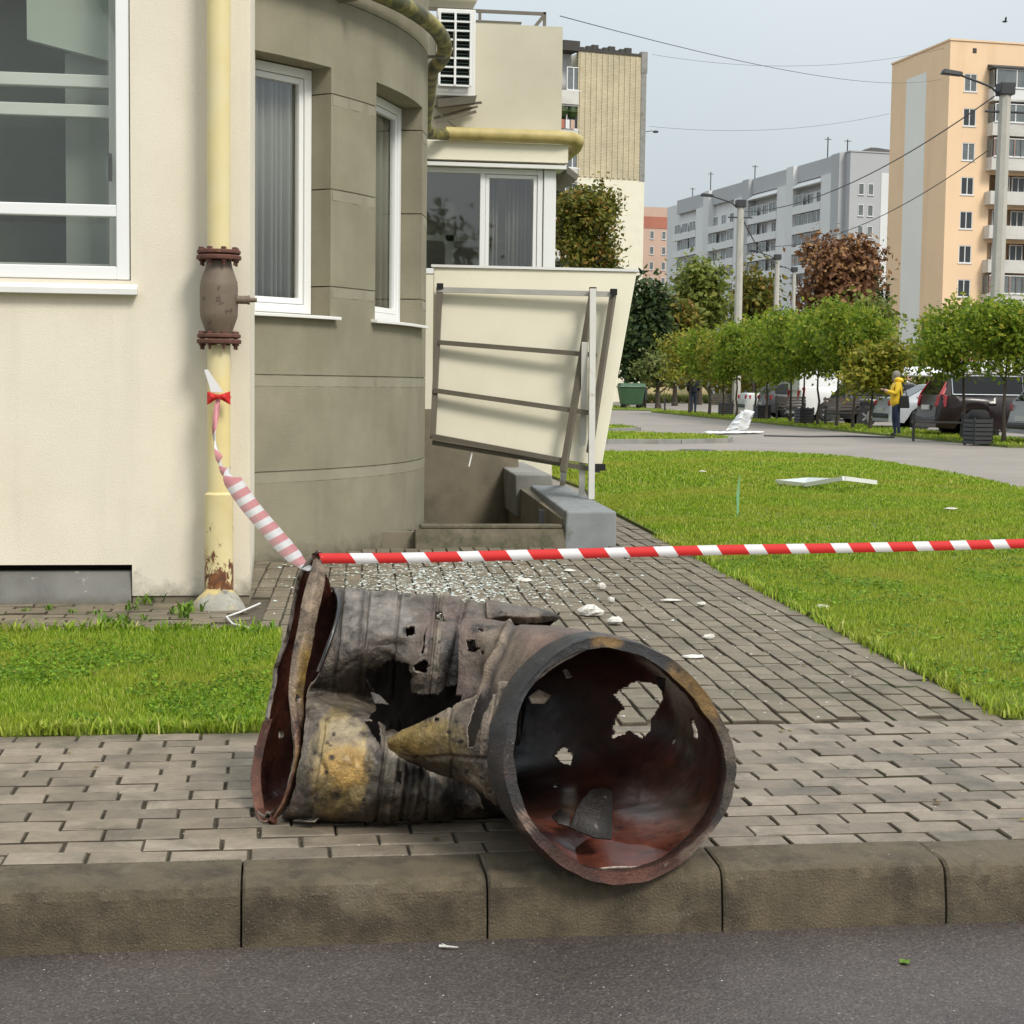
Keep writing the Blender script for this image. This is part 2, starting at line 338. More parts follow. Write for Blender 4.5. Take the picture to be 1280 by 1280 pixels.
def rusty_paint():
    m, nt, b = _new('peeling_yellow_paint')
    col = ramp(nt, noise_t(nt, 5, 6), [(0.3, (0.60, 0.49, 0.24)), (0.7, (0.70, 0.60, 0.34))])
    sp = nt.nodes.new('ShaderNodeSeparateXYZ'); nt.links.new(pos(nt), sp.inputs[0])
    mr = N(nt, 'MapRange'); mr.inputs['From Min'].default_value = 0.6; mr.inputs['From Max'].default_value = 0.05; mr.inputs['To Min'].default_value = -0.12; mr.inputs['To Max'].default_value = 0.13
    nt.links.new(sp.outputs['Z'], mr.inputs['Value'])
    ad = N(nt, 'Math', operation='ADD'); nt.links.new(mr.outputs['Result'], ad.inputs[0]); nt.links.new(noise_t(nt, 14, 8, 0.7, stretch=(1, 1, 0.6)), ad.inputs[1])
    f = ramp(nt, ad.outputs[0], [(0.56, (0, 0, 0)), (0.59, (1, 1, 1))])
    rust = ramp(nt, noise_t(nt, 30, 6), [(0.3, (0.06, 0.022, 0.010)), (0.7, (0.24, 0.09, 0.03))])
    nt.links.new(mixc(nt, f, col, rust), b.inputs['Base Color']); b.inputs['Roughness'].default_value = 0.7
    bp = N(nt, 'Bump', Strength=0.4, Distance=0.003); nt.links.new(f, bp.inputs['Height']); nt.links.new(bp.outputs['Normal'], b.inputs['Normal'])
    return m
M['peel'] = rusty_paint()
M['valve'] = pm('brown_valve_paint', (0.165, 0.122, 0.085), 0.2, 9, 0.6, 0.3, 70, stain=(0.06, 0.035, 0.022), stain_amt=(0.58, 0.66), stain_scale=18)
M['flange'] = pm('rusty_flange', (0.115, 0.045, 0.030), 0.35, 30, 0.75, 0.5, 90, stain=(0.26, 0.14, 0.08), stain_amt=(0.6, 0.7), stain_scale=20)
M['grass'] = leafm('grass_blade', [(0.0, (0.085, 0.17, 0.010)), (0.35, (0.20, 0.325, 0.018)), (0.7, (0.32, 0.45, 0.034)), (0.93, (0.46, 0.54, 0.08)), (1.0, (0.66, 0.60, 0.22))], 0.45, 0.5,
                   0.6, 0.7, (0.46, 0.40, 0.07))
M['weed'] = leafm('weed_leaf', [(0.0, (0.06, 0.14, 0.012)), (1.0, (0.20, 0.32, 0.04))], 0.3)

# ------------------------------------------------------------------ ground, road, kerb
def structure(o, label=None): return tag(o, label, None, None, 'structure')
def sheet(name, poly, z, m, parent=None, thick=0.0):
    mb = MB()
    if thick: mb.prism([(x, y, z-thick) for x, y in poly], (0, 0, thick))
    else: mb.add([(x, y, z) for x, y in poly], [tuple(range(len(poly)))])
    return mb.build(name, m, parent)
road = structure(sheet('road', [(-60, -60), (60, -60), (60, 4.03), (-60, 4.03)], -0.16, M['asphalt']))
g = MB()   # ground around the stairwell pit and behind the kerb
PX0, PX1, PY0, PY1 = 0.6, 2.36, 12.35, 16.6
for a, b in (((-900, 4.12), (900, PY0)), ((-900, PY0), (PX0, PY1)), ((PX1, PY0), (900, PY1)), ((-900, PY1), (900, 1500))):
    g.add([(a[0], a[1], -0.06), (b[0], a[1], -0.06), (b[0], b[1], -0.06), (a[0], b[1], -0.06)], [(0, 1, 2, 3)])
structure(g.build('ground', M['earth']))

def speckle(m, scale, thr, c, amt):
    nt = m.node_tree; b = [n for n in nt.nodes if n.type == 'BSDF_PRINCIPLED'][0]; old = b.inputs['Base Color'].links[0].from_socket
    v = N(nt, 'TexVoronoi', Scale=scale); nt.links.new(pos(nt), v.inputs['Vector']); f = ramp(nt, v.outputs['Distance'], [(thr, (amt,)*3), (thr+.06, (0, 0, 0))])
    sp = nt.nodes.new('ShaderNodeSeparateColor'); nt.links.new(v.outputs['Color'], sp.inputs[0]); g2 = ramp(nt, sp.outputs[0], [(.72, (0, 0, 0)), (.78, (1, 1, 1))])
    nt.links.new(mixc(nt, mixc(nt, 1.0, f, g2, 'MULTIPLY'), old, c), b.inputs['Base Color'])
speckle(M['kerb'], 130, .20, (.24, .21, .17), .5); speckle(M['asphalt'], 70, .13, (.26, .235, .21), .4)
kerb = structure(empty('kerb', (0.6, 4.1, -0.16)))
kx = [hp(p, 1125, 4.03)[0] for p in (302, 607, 898, 1175)]
step = (kx[3]-kx[0])/3
kx = [kx[0]-step*k for k in (4, 3, 2, 1)] + kx + [kx[3]+step*k for k in (1, 2, 3)]
for i in range(len(kx)-1):
    r_ = random.Random(i); x0, x1 = kx[i]+0.0028, kx[i+1]-0.0028; lean = r_.uniform(-0.005, 0.005); up = r_.uniform(-0.003, 0.002)
    prof = [(3.985, -0.22), (3.987+lean*.3, -0.12), (3.994+lean, -0.034), (4.004+lean, -0.013), (4.018+lean, -0.003), (4.040+lean, 0.0), (4.190, 0.0), (4.190, -0.22)]
    n = 90; V = []; Fc = []; K = len(prof)
    for j in range(n+1):
        x = x0+(x1-x0)*j/n; e = min(j, n-j)/n
        for k, (y, z) in enumerate(prof):
            chip = 0.0
            if 2 <= k <= 5:
                chip = 0.007*max(0, mn.noise((x*9, k*2.3+i, 1.7)))+0.010*max(0, mn.noise((x*34, k*3.1, 8.2)))+(0.006 if e == 0 else 0.0)
            V.append((x, y+chip*0.7+0.0015*mn.noise((x*14, k, 3)), z-chip+up*(z > -.1)))
    for j in range(n):
        for k in range(K): Fc.append((j*K+k, j*K+(k+1) % K, (j+1)*K+(k+1) % K, (j+1)*K+k)[::-1])
    Fc += [tuple(range(K)), tuple(n*K+k for k in range(K))[::-1]]
    mb = MB(); mb.add(V, Fc); mb.build('kerb_stone', M['kerb'], kerb, smooth=18)
mb = MB(); mb.box((-60, 4.05, -.4), (60, 4.18, -.035)); mb.build('kerb_bed', M['bed'], kerb)

# ------------------------------------------------------------------ paving bricks
def brick_geo(seed, L=0.2, Wd=0.1, h=0.06):
    """one chamfered, slightly uneven paving brick, long side on x, top at z=0"""
    r_ = random.Random(seed); c = 0.0032; j = lambda a: r_.uniform(-a, a)
    a, b = L/2-0.0014, Wd/2-0.0034
    V = [(-a, -b, -h), (a, -b, -h), (a, b, -h), (-a, b, -h)]
    V += [(-a+j(.001), -b+j(.001), -c), (a+j(.001), -b+j(.001), -c), (a+j(.001), b+j(.001), -c), (-a+j(.001), b+j(.001), -c)]
    ca, cb = a-c, b-c
    V += [(-ca, -cb, j(.0015)), (-ca*.33, -cb+j(.0015), j(.0012)), (ca*.33, -cb+j(.0015), j(.0012)), (ca, -cb, j(.0015)),
          (ca, cb, j(.0015)), (ca*.33, cb+j(.0015), j(.0012)), (-ca*.33, cb+j(.0015), j(.0012)), (-ca, cb, j(.0015))]
    Fc = [(0, 1, 5, 4), (1, 2, 6, 5), (2, 3, 7, 6), (3, 0, 4, 7),
          (5, 6, 12, 11), (6, 7, 15, 14, 13, 12), (7, 4, 8, 15), (4, 5, 11, 10, 9, 8), (8, 9, 14, 15), (9, 10, 13, 14), (10, 11, 12, 13)]
    return V, Fc
brick_mesh = {}
def brick_obj(parent, name, x, y, z, rot, tilt, L, m, var):
    key = (L, m.name, var)
    if key not in brick_mesh:
        V, Fc = brick_geo(var*7+int(L*1000), L); me = bpy.data.meshes.new(name); me.from_pydata(V, [], Fc); me.materials.append(m); me.materials.append(M['bed']); me.polygons.foreach_set('material_index', [1]*7+[0]*(len(Fc)-7)); brick_mesh[key] = me
    o = bpy.data.objects.new(name, brick_mesh[key]); COL.objects.link(o); o.location = (x, y, z); o.rotation_euler = (tilt[0], tilt[1], rot)
    attach(o, parent); return o
def brick_into(mb, x, y, z, rot, tilt, L, var):
    V, Fc = brick_geo(var*7+int(L*1000), L); R_ = Matrix.Rotation(rot, 3, 'Z') @ Matrix.Rotation(tilt[0], 3, 'X') @ Matrix.Rotation(tilt[1], 3, 'Y')
    n0 = len(mb.m); mb.add([R_ @ Vector(v) + Vector((x, y, z)) for v in V], Fc); mb.m[n0:n0+7] = [1]*7
WRECK_HIDE = [(400, 745, 640, 1035), (640, 800, 915, 1095)]
def hidden_by_wreck(x, y):
    px, py = proj((x, y, 0)); return any(a < px < c and b < py < d for a, b, c, d in WRECK_HIDE)
def in_view(x, y, m=25):
    px, py = proj((x, y, 0)); return -m < px < 1280+m and py < 1290
def lay(parent, m, items, cap=298):
    """the bricks that show largest become parts, the rest one joined part"""
    items = sorted(items, key=lambda t: (not in_view(t[0], t[1]) or hidden_by_wreck(t[0], t[1]), t[1]))
    for t in items[:cap]: brick_obj(parent, 'brick', *t[:6], m, t[6])
    mb = MB()
    for t in items[cap:]: brick_into(mb, *t)
    if mb.v: tag(mb.build('bricks', [m, M['bed']], parent), kind='stuff')
def tilt_(r_, a=0.006): return (r_.gauss(0, a), r_.gauss(0, a*0.6))

sidewalk = structure(sheet('sidewalk', [(-8, 4.19), (12, 4.19), (12, 5.75), (-8, 5.75)], -0.014, M['bed']))
items = []; r_ = random.Random(3); pitch = (5.738-4.193)/15
for i in range(15):
    y = 4.193+pitch*(i+.5); off = (i % 2)*0.1025+r_.uniform(-.02, .02)
    xl, xr = (-2.4, 5.0)
    k = 0; x = xl+off
    while x < xr:
        L = 0.2
        items.append((x+r_.gauss(0, .0012), y+r_.gauss(0, .0012)+0.004*mn.noise((x*.8, i*.3, 0)), r_.gauss(0, .0016)+0.004*mn.noise((x*1.1, y*1.1, 5)), r_.gauss(0, .006), tilt_(r_), L, r_.randrange(8)))
        x += 0.2040
lay(sidewalk, M['brick'], items)

DIRX = 0.05   # the path runs a little to the right of straight away
BC, BR = np.array([-2.6, 14.15]), 3.84
def path_right(y): return 2.66 + DIRX*(y-5.74)
def on_path(x, y, m=0.0):
    if y < 5.74+m or x > path_right(y)-m: return False
    if y < 8.06 and x < -0.02+m: return False
    if y < 9.3 and x < -0.12+m: return False
    if math.hypot(x-BC[0], y-BC[1]) < BR+0.02: return False
    if y > 12.2-m and x < 2.56+m+DIRX*(y-12.2): return False
    return y < 18.5
path = MB()
ys = [5.75+k*0.25 for k in range(52)]
for k in range(len(ys)-1):
    y0, y1 = ys[k], ys[k+1]; ym = (y0+y1)/2
    xs_ = [x for x in np.arange(-0.3, 3.6, 0.02) if on_path(x, ym)]
    if not xs_: continue
    path.add([(xs_[0]-.03, y0, -.0142), (path_right(y0)+.03, y0, -.0142), (path_right(y1)+.03, y1, -.0142), (xs_[0]-.03, y1, -.0142)], [(0, 1, 2, 3)])
path = structure(path.build('path', M['bed']))
items = []; r_ = random.Random(5); ncol = 27
for c in range(-3, ncol+6):
    base = path_right(5.74)-0.05-0.1026*(ncol-1-c) if c < ncol else None
    if base is None: continue
    y = 5.745+r_.choice((0, 0.05, 0.1)); first = True
    while y < 18.4:
        L = 0.2 if r_.random() < 0.7 else (0.1 if r_.random() < .5 else 0.15)
        yc = y+L/2; x = base+DIRX*(yc-5.74)
        if on_path(x, yc, 0.045):
            sink = 0.006*mn.noise((x*.7, yc*.7, 9))
            items.append((x+r_.gauss(0, .0015), yc, sink+r_.gauss(0, .0018)-.002, PI/2-DIRX+r_.gauss(0, .010), tilt_(r_, .008), L, r_.randrange(8)))
        y += L+0.004
lay(path, M['brick2'], items)

strip = structure(sheet('paved_strip', [(-5, 8.06), (-0.1, 8.06), (-0.1, 9.24), (-5, 9.24)], -0.0144, M['bed']))
items = []; r_ = random.Random(9)
for i in range(10):
    y = 8.13+0.1035*(i+.5); x = -2.9+(i % 2)*.1+r_.uniform(-.02, .02)
    while x < -0.22:
        if not (abs(x+0.30) < 0.13 and abs(y-8.98) < 0.17): items.append((x, y+r_.gauss(0, .002), r_.gauss(0, .004)-.004, r_.gauss(0, .02), tilt_(r_, .02), 0.2, r_.randrange(8)))
        x += 0.2055
lay(strip, M['brick2'], items)
mb = MB()
for k in range(5): mb.box((-5+k*0.98, 8.055, -.1), (-5+k*0.98+.972, 8.12, 0.012-.004*(k % 2)))
mb.build('edging', M['concrete'], strip, bevel=.006)

# ------------------------------------------------------------------ lawns, car park and grass
lawn_left_poly = [(-6, 5.755), (-0.03, 5.755), (0.0, 8.05), (-6, 8.05)]
lawn_poly = [(2.70, 5.76), (7.8, 5.76), (8.2, 11), (8.7, 16), (9.16, 19.45), (9.42, 20.96), (9.63, 22.5), (9.83, 24.5), (9.97, 26.6), (10, 28.2), (9.5, 29.4), (8.97, 30.0), (5.97, 29.75), (3.7, 29.3), (3.6, 19.2), (3.28, 17.0)]
structure(sheet('lawn', lawn_left_poly, 0.004, M['lawnbase'], thick=.08)); structure(sheet('lawn', lawn_poly, 0.004, M['lawnbase'], thick=.08))
structure(sheet('car_park', [(3.0, 17.3), (60, 5.76), (60, 140), (3.0, 140)], -0.03, M['asphalt_far']))
isl1 = [(3.0, 34.5), (6.94, 34.68), (8.63, 35.05), (9.9, 35.9), (10.38, 37.3), (10.38, 38.6), (8.98, 40.5), (6.5, 40.9), (3.0, 40.6)]
isl2 = [(3.0, 42.4), (8.4, 42.7), (9.9, 44.9), (10.1, 46.5), (9.2, 49.2), (3.0, 49.6)]
isl3 = [(15.7, 34.2), (17.9, 34.2), (18.2, 45), (18.6, 58), (19.2, 76), (17.3, 76), (16.6, 58), (16.0, 45)]
isl4 = [(14, 82), (19.5, 80), (20.5, 140), (10, 140)]
for p in (isl1, isl2, isl3, isl4): structure(sheet('grass_island', p, 0.03, M['lawnbase'], thick=.09))
for p in (isl1, isl2):
    mb = MB()
    for a, b in zip(p, p[1:]): mb.bar((*a, 0.02), (*b, 0.02), 0.1, 0.1)
    structure(mb.build('island_edging', M['concrete']))
mb = MB(); mb.lathe([(0.36, 0.0), (0.36, 0.012), (0.33, 0.014), (0.0, 0.012)], gp(872, 563, -.03), 28)
tag(mb.build('manhole_cover', M['darkmetal']), 'dark round manhole cover in the grey asphalt behind the lawn', 'manhole cover')

def inpoly(P, poly):
    x, y = P[:, 0], P[:, 1]; c = np.zeros(len(P), bool); n = len(poly)
    for i in range(n):
        (x0, y0), (x1, y1) = poly[i], poly[(i+1) % n]
        if y0 == y1: continue
        c ^= ((y0 > y) != (y1 > y)) & (x < (x1-x0)*(y-y0)/(y1-y0)+x0)
    return c
def grass(name, poly, n, h, w, ymax=None, ymin=None, z=0.0, label='short green grass', clump=0.5, lean=0.6):
    p = np.array(poly); lo, hi = p.min(0), p.max(0)
    if ymax: hi[1] = min(hi[1], ymax)
    if ymin: lo[1] = max(lo[1], ymin)
    P = rng.uniform(lo, hi, (n, 2)); P = P[inpoly(P, poly)]
    if len(P) == 0: return
    # clumpy: pull part of the blades towards tuft centres
    nc = max(8, len(P)//14); C_ = P[rng.integers(0, len(P), nc)]; k = rng.integers(0, nc, len(P)); sel = rng.random(len(P)) < clump
    P[sel] = C_[k[sel]] + rng.normal(0, 0.018+0.5*w, (sel.sum(), 2)); P = P[inpoly(P, poly)]; m = len(P)
    tone = np.array([mn.noise((q[0]*.9, q[1]*.9, 2.0)) for q in P]) if m < 60000 else np.sin(P[:, 0]*1.7+np.sin(P[:, 1]*1.3))*np.cos(P[:, 1]*1.1)*.5
    a = rng.uniform(0, 2*PI, m); hh = h*rng.uniform(0.45, 1.25, m)*(1+0.45*tone); ww = w*rng.uniform(0.6, 1.3, m)
    le = rng.uniform(0.1, 1.0, m)*lean; b = rng.uniform(0, 2*PI, m)
    dx, dy = np.cos(a)*ww/2, np.sin(a)*ww/2; lx, ly = np.cos(b)*le*hh, np.sin(b)*le*hh
    z0 = np.full(m, z)
    V = np.empty((m, 5, 3), np.float32)
    V[:, 0] = np.c_[P[:, 0]-dx, P[:, 1]-dy, z0]; V[:, 1] = np.c_[P[:, 0]+dx, P[:, 1]+dy, z0]
    V[:, 2] = np.c_[P[:, 0]+dx*.8+lx*.35, P[:, 1]+dy*.8+ly*.35, z+hh*.55]; V[:, 3] = np.c_[P[:, 0]-dx*.8+lx*.35, P[:, 1]-dy*.8+ly*.35, z+hh*.55]
    V[:, 4] = np.c_[P[:, 0]+lx, P[:, 1]+ly, z+hh*np.sqrt(np.maximum(.15, 1-le**2*.6))]
    i = np.arange(m)*5
    Fc = np.concatenate([np.c_[i, i+1, i+2], np.c_[i, i+2, i+3], np.c_[i+3, i+2, i+4]])
    o = np_mesh(name, V.reshape(-1, 3), Fc, M['grass']); return tag(o, label, None, None, 'stuff')
grass('grass', [(-2.4, 5.75), (0.0, 5.75), (0.03, 8.06), (-2.4, 8.06)], 105000, 0.030, 0.0046, label='short green lawn grass left of the burnt wreck', z=.002)
grass('grass', lawn_poly, 330000, 0.027, 0.0052, ymax=11.0, label='short green lawn grass right of the brick path, near part', z=.002)
grass('grass', lawn_poly, 150000, 0.034, 0.010, ymin=11.0, ymax=19, label='green lawn grass right of the brick path, middle part', z=.002)
grass('grass', lawn_poly, 70000, 0.042, 0.019, ymin=19, label='green lawn grass before the car park', z=.002)
for p, n_ in ((isl1, 16000), (isl2, 9000), (isl3, 30000), (isl4, 14000)):
    grass('grass', p, n_, 0.07, 0.035, z=.03, label='green grass growing on a kerbed island')
# overgrown edges: longer tufts that lean over the bricks
def tufts(pts, n, h, w, name='grass', m=None, label='loose grass tufts along the paving edge'):
    V = []; Fc = []
    for (x, y, s) in pts:
        for k in range(n):
            a = rnd.uniform(0, 2*PI); hh = h*s*rnd.uniform(.5, 1.2); bx, by = x+rnd.gauss(0, .02*s), y+rnd.gauss(0, .015*s); lx, ly = math.cos(a)*hh*.6, math.sin(a)*hh*.6
            px_, py_ = -math.sin(a)*w*s/2, math.cos(a)*w*s/2; i = len(V)
            V += [(bx-px_, by-py_, 0), (bx+px_, by+py_, 0), (bx+px_+lx*.4, by+py_+ly*.4, hh*.6), (bx-px_+lx*.4, by-py_+ly*.4, hh*.6), (bx+lx, by+ly, hh*.85)]
            Fc += [(i, i+1, i+2), (i, i+2, i+3), (i+3, i+2, i+4)]
    return tag(np_mesh(name, np.array(V), np.array(Fc), m or M['grass']), label, None, None, 'stuff')
pts = [(rnd.uniform(-2.2, 0), 5.76+rnd.uniform(-.012, .02), rnd.uniform(.6, 1.3)) for _ in range(240)] + [(path_right(y)+rnd.uniform(0.0, .06), y, rnd.uniform(.6, 1.4)) for y in np.linspace(5.8, 13, 300)] + [(rnd.uniform(2.7, 5.5), 5.77, 1) for _ in range(150)] + [(rnd.uniform(-2.2, -.05), 8.03, rnd.uniform(.7, 1.7)) for _ in range(150)]
tufts(pts, 7, 0.05, 0.006)
def clover(poly, n, ymax, label, s0=.008):
    p = np.array(poly); lo, hi = p.min(0), p.max(0); hi[1] = min(hi[1], ymax); P = rng.uniform(lo, hi, (n*4, 2)); P = P[inpoly(P, poly)]
    keep = np.array([mn.noise((q[0]*1.6, q[1]*1.6, 21.0))+.6*mn.noise((q[0]*5, q[1]*5, 3.0)) > .12 for q in P]); P = P[keep][:n]; m = len(P); a = rng.uniform(0, 2*PI, m); s = s0*rng.uniform(.6, 1.5, m); z = .010+rng.uniform(0, .022, m)
    c, d = np.cos(a)*s, np.sin(a)*s; t = rng.uniform(-.5, .5, (m, 2))
    V = np.stack([np.c_[P[:, 0]-c, P[:, 1]-d, z-t[:, 0]*s], np.c_[P[:, 0]+d*.75, P[:, 1]-c*.75, z+t[:, 1]*s], np.c_[P[:, 0]+c, P[:, 1]+d, z+t[:, 0]*s], np.c_[P[:, 0]-d*.75, P[:, 1]+c*.75, z-t[:, 1]*s]], 1).reshape(-1, 3); i = np.arange(m)*4
    tag(np_mesh('clover', V, np.c_[i, i+1, i+2, i+3], M['clover']), label, None, None, 'stuff')
M['clover'] = leafm('clover_leaf', [(0, (0.04, 0.11, 0.008)), (.5, (0.12, 0.24, 0.012)), (1, (0.26, 0.40, 0.03))], .35)
clover([(-2.4, 5.8), (-.02, 5.8), (.02, 8.04), (-2.4, 8.04)], 14000, 8.1, 'patches of clover and broad weeds in the left lawn'); clover(lawn_poly, 26000, 12, 'patches of clover and broad weeds in the right lawn', .009)
pts = [(gp(x, y)[0], gp(x, y)[1], s) for x, y, s in ((180, 755, 1.6), (165, 762, 1.2), (195, 752, 1.5), (225, 768, 1.6), (240, 765, 1.8), (232, 772, 1.2), (60, 762, .8), (120, 768, .8), (142, 785, 2.0), (150, 780, 1.6), (310, 795, 1.4), (335, 790, 1.6), (30, 765, .7), (90, 766, .7), (180, 775, .9))]
tufts(pts, 13, 0.042, 0.009, 'weeds', M['weed'], 'low green weeds growing from the paving at the wall foot')
# ------------------------------------------------------------------ near building: flat front with window, round stucco bay
def wall_grid(name, us, vs, hole, to3d, depth, mats, parent, smooth=0):
    """wall of real thickness over a (u, v) grid with openings; to3d(u, v, d): d = depth behind the face"""
    us = sorted(set(round(u, 5) for u in us)); vs = sorted(set(round(v, 5) for v in vs)); idx = {}; V = []; Fc = []
    def vid(i, j, k):
        if (i, j, k) not in idx: idx[(i, j, k)] = len(V); V.append(tuple(to3d(us[i], vs[j], depth*k)))
        return idx[(i, j, k)]
    nu, nv = len(us)-1, len(vs)-1
    solid = lambda i, j: 0 <= i < nu and 0 <= j < nv and not hole((us[i]+us[i+1])/2, (vs[j]+vs[j+1])/2)
    for i in range(nu):
        for j in range(nv):
            if not solid(i, j): continue
            Fc.append((vid(i, j, 0), vid(i+1, j, 0), vid(i+1, j+1, 0), vid(i, j+1, 0)))
            Fc.append((vid(i, j, 1), vid(i, j+1, 1), vid(i+1, j+1, 1), vid(i+1, j, 1)))
            for (di, dj, a, b) in ((-1, 0, (i, j+1), (i, j)), (1, 0, (i+1, j), (i+1, j+1)), (0, -1, (i, j), (i+1, j)), (0, 1, (i+1, j+1), (i, j+1))):
                if not solid(i+di, j+dj): Fc.append((vid(*b, 0), vid(*a, 0), vid(*a, 1), vid(*b, 1)))
    mb = MB(); mb.add(V, Fc); return mb.build(name, mats, parent, smooth=smooth)
def window(parent, O, U, Nn, w, h, fw=0.07, ft=0.06, vs=(), hs=(), glass='glass', sash=(), mat='white', name='window', recess=0.5, bevel=0.004):
    """frame with mullions at vs and rails at hs (metres from O); one pane per cell; cells in sash get their own inner frame"""
    O, U, Nn = map(lambda a: np.asarray(a, float), (O, U, Nn)); Z = np.array([0, 0, 1.0]); mb = MB()
    B = lambda u0, u1, z0, z1, d0, d1, q=mb: q.obox(O+U*u0+Z*z0+Nn*d0, U*(u1-u0), Nn*(d1-d0), Z*(z1-z0))
    B(0, fw, 0, h, -ft, 0); B(w-fw, w, 0, h, -ft, 0); B(fw, w-fw, 0, fw, -ft, 0); B(fw, w-fw, h-fw, h, -ft, 0)
    cu = [fw]; cz = [fw]; cu_hi = []; cz_hi = []
    for v in vs: B(v-fw/2, v+fw/2, fw, h-fw, -ft, -.002); cu_hi.append(v-fw/2); cu.append(v+fw/2)
    cu_hi.append(w-fw)
    for z in hs:
        cz_hi.append(z-fw*.45); cz.append(z+fw*.45)
    cz_hi.append(h-fw)
    for a, b in zip(cu, cu_hi):
        for z in hs: B(a, b, z-fw*.45, z+fw*.45, -ft, -.003)
    fr = mb.build(name, M[mat], parent, bevel=bevel)
    for i, (a, b) in enumerate(zip(cu, cu_hi)):
        for j, (c, d) in enumerate(zip(cz, cz_hi)):
            if (i, j) in sash:
                s_ = MB(); k = .045; e = .004
                B(a+e, a+k, c+e, d-e, -ft+.01, -.012, s_); B(b-k, b-e, c+e, d-e, -ft+.01, -.012, s_); B(a+k, b-k, c+e, c+k, -ft+.01, -.012, s_); B(a+k, b-k, d-k, d-e, -ft+.01, -.012, s_)
                s_.build('sash', M[mat], fr, bevel=bevel); a2, b2, c2, d2 = a+k, b-k, c+k, d-k
            else: a2, b2, c2, d2 = a, b, c, d
            g_ = MB(); B(a2-.003, b2+.003, c2-.003, d2+.003, -ft*recess-.008, -ft*recess, g_); g_.build('pane', M[glass], fr)
    return fr
BLD = empty('stucco_building', (-0.14, 9.18, 0), 'cream stucco building with tall white window and round grey brown bay, beside the brick path', 'building')
YW = 9.18; WX0, WX1, WZ0, WZ1 = -2.62, -0.772, 1.735, 4.15
def front_hole(u, v): return (WX0 < u < WX1 and WZ0 < v < WZ1) or (u < -0.772 and v < 0.205)
def f3(u, v, d): return (u, YW+d, v)
wall_grid('front_wall', [-5.5, WX0, WX1, -0.14], [0.035, 0.205, WZ0, WZ1, 7.0], front_hole, f3, 0.32, M['cream'], BLD)
mb = MB(); mb.box((-0.44, YW+.322, 0.0), (-0.142, 11.36, 7.0)); mb.build('side_wall', M['cream'], BLD)
mb = MB(); mb.box((-5.5, YW+.12, -.05), (-0.15, YW+.3, 0.2)); mb.build('gap_backing', M['black'], BLD)  # black backing stands in for the shade in the gap above the plinth panel
mb = MB(); mb.hexa([(-5.5, YW-.012, -.02), (-.776, YW-.012, -.02), (-.776, YW+.11, -.02), (-5.5, YW+.11, -.02), (-5.5, YW+.035, .168), (-.776, YW+.035, .168), (-.776, YW+.11, .168), (-5.5, YW+.11, .168)])
mb.build('plinth_panel', M['plinth'], BLD, bevel=.008, seg=2)
mb = MB(); mb.box((-.77, YW+.01, -.03), (-.142, YW+.3, .034)); mb.build('footing', M['pitwall'], BLD)
win = window(BLD, (WX0+.006, YW+.012, WZ0+.004), (1, 0, 0), (0, -1, 0), WX1-WX0-.012, WZ1-WZ0-.01, 0.07, 0.07, vs=(0.62,), hs=(0.365,), sash=())
mb = MB(); mb.hexa([(WX0-.05, YW-.055, 1.655), (-.735, YW-.055, 1.655), (-.735, YW+.02, 1.668), (WX0-.05, YW+.02, 1.668), (WX0-.05, YW-.055, 1.692), (-.735, YW-.055, 1.692), (-.735, YW+.02, 1.722), (WX0-.05, YW+.02, 1.722)])
mb.build('sill', M['sill'], BLD, bevel=.004)
# room behind the front window: an inner wall with a white framed window, seen dimly through the glass
mb = MB(); mb.box((-5.4, 10.9, .8), (-.46, 10.98, 5)); mb.box((-5.4, 9.52, .7), (-.46, 10.9, .78)); mb.box((-5.4, 9.52, 4.6), (-.46, 10.9, 4.66)); mb.box((-5.48, 9.52, .78), (-5.42, 10.9, 4.6)); mb.box((-.46, 9.52, .78), (-.45, 10.9, 4.6))
mb.build('room', M['room'], BLD)
wi = window(BLD, (-2.55, 9.42, 1.76), (1, 0, 0), (0, -1, 0), 1.72, 2.3, 0.075, 0.07, vs=(.55,), hs=(.90, 1.06), glass='glass', name='inner_window', mat='sill')
mb = MB(); mb.box((-1.16, 9.62, .9), (-.92, 9.66, 3.0)); mb.build('pale_panel', M['lgreyroom'], BLD)  # added panel standing in for the bright rectangle in the pane
mb = MB(); mb.hexa([(-1.35, 9.53, 3.05), (-.5, 9.53, 2.86), (-.5, 9.6, 2.86), (-1.35, 9.6, 3.05), (-1.35, 9.53, 3.6), (-.5, 9.53, 3.6), (-.5, 9.6, 3.6), (-1.35, 9.6, 3.6)]); mb.build('pale_wedge', M['sill'], BLD)  # pale wedge added for the bright triangle at the top of the pane
mb = MB(); mb.box((-.905, 9.36, 2.28), (-.885, 9.385, 2.42)); mb.box((-.905, 9.34, 2.40), (-.885, 9.36, 2.425)); mb.build('window_handle', M['darkmetal'], BLD)

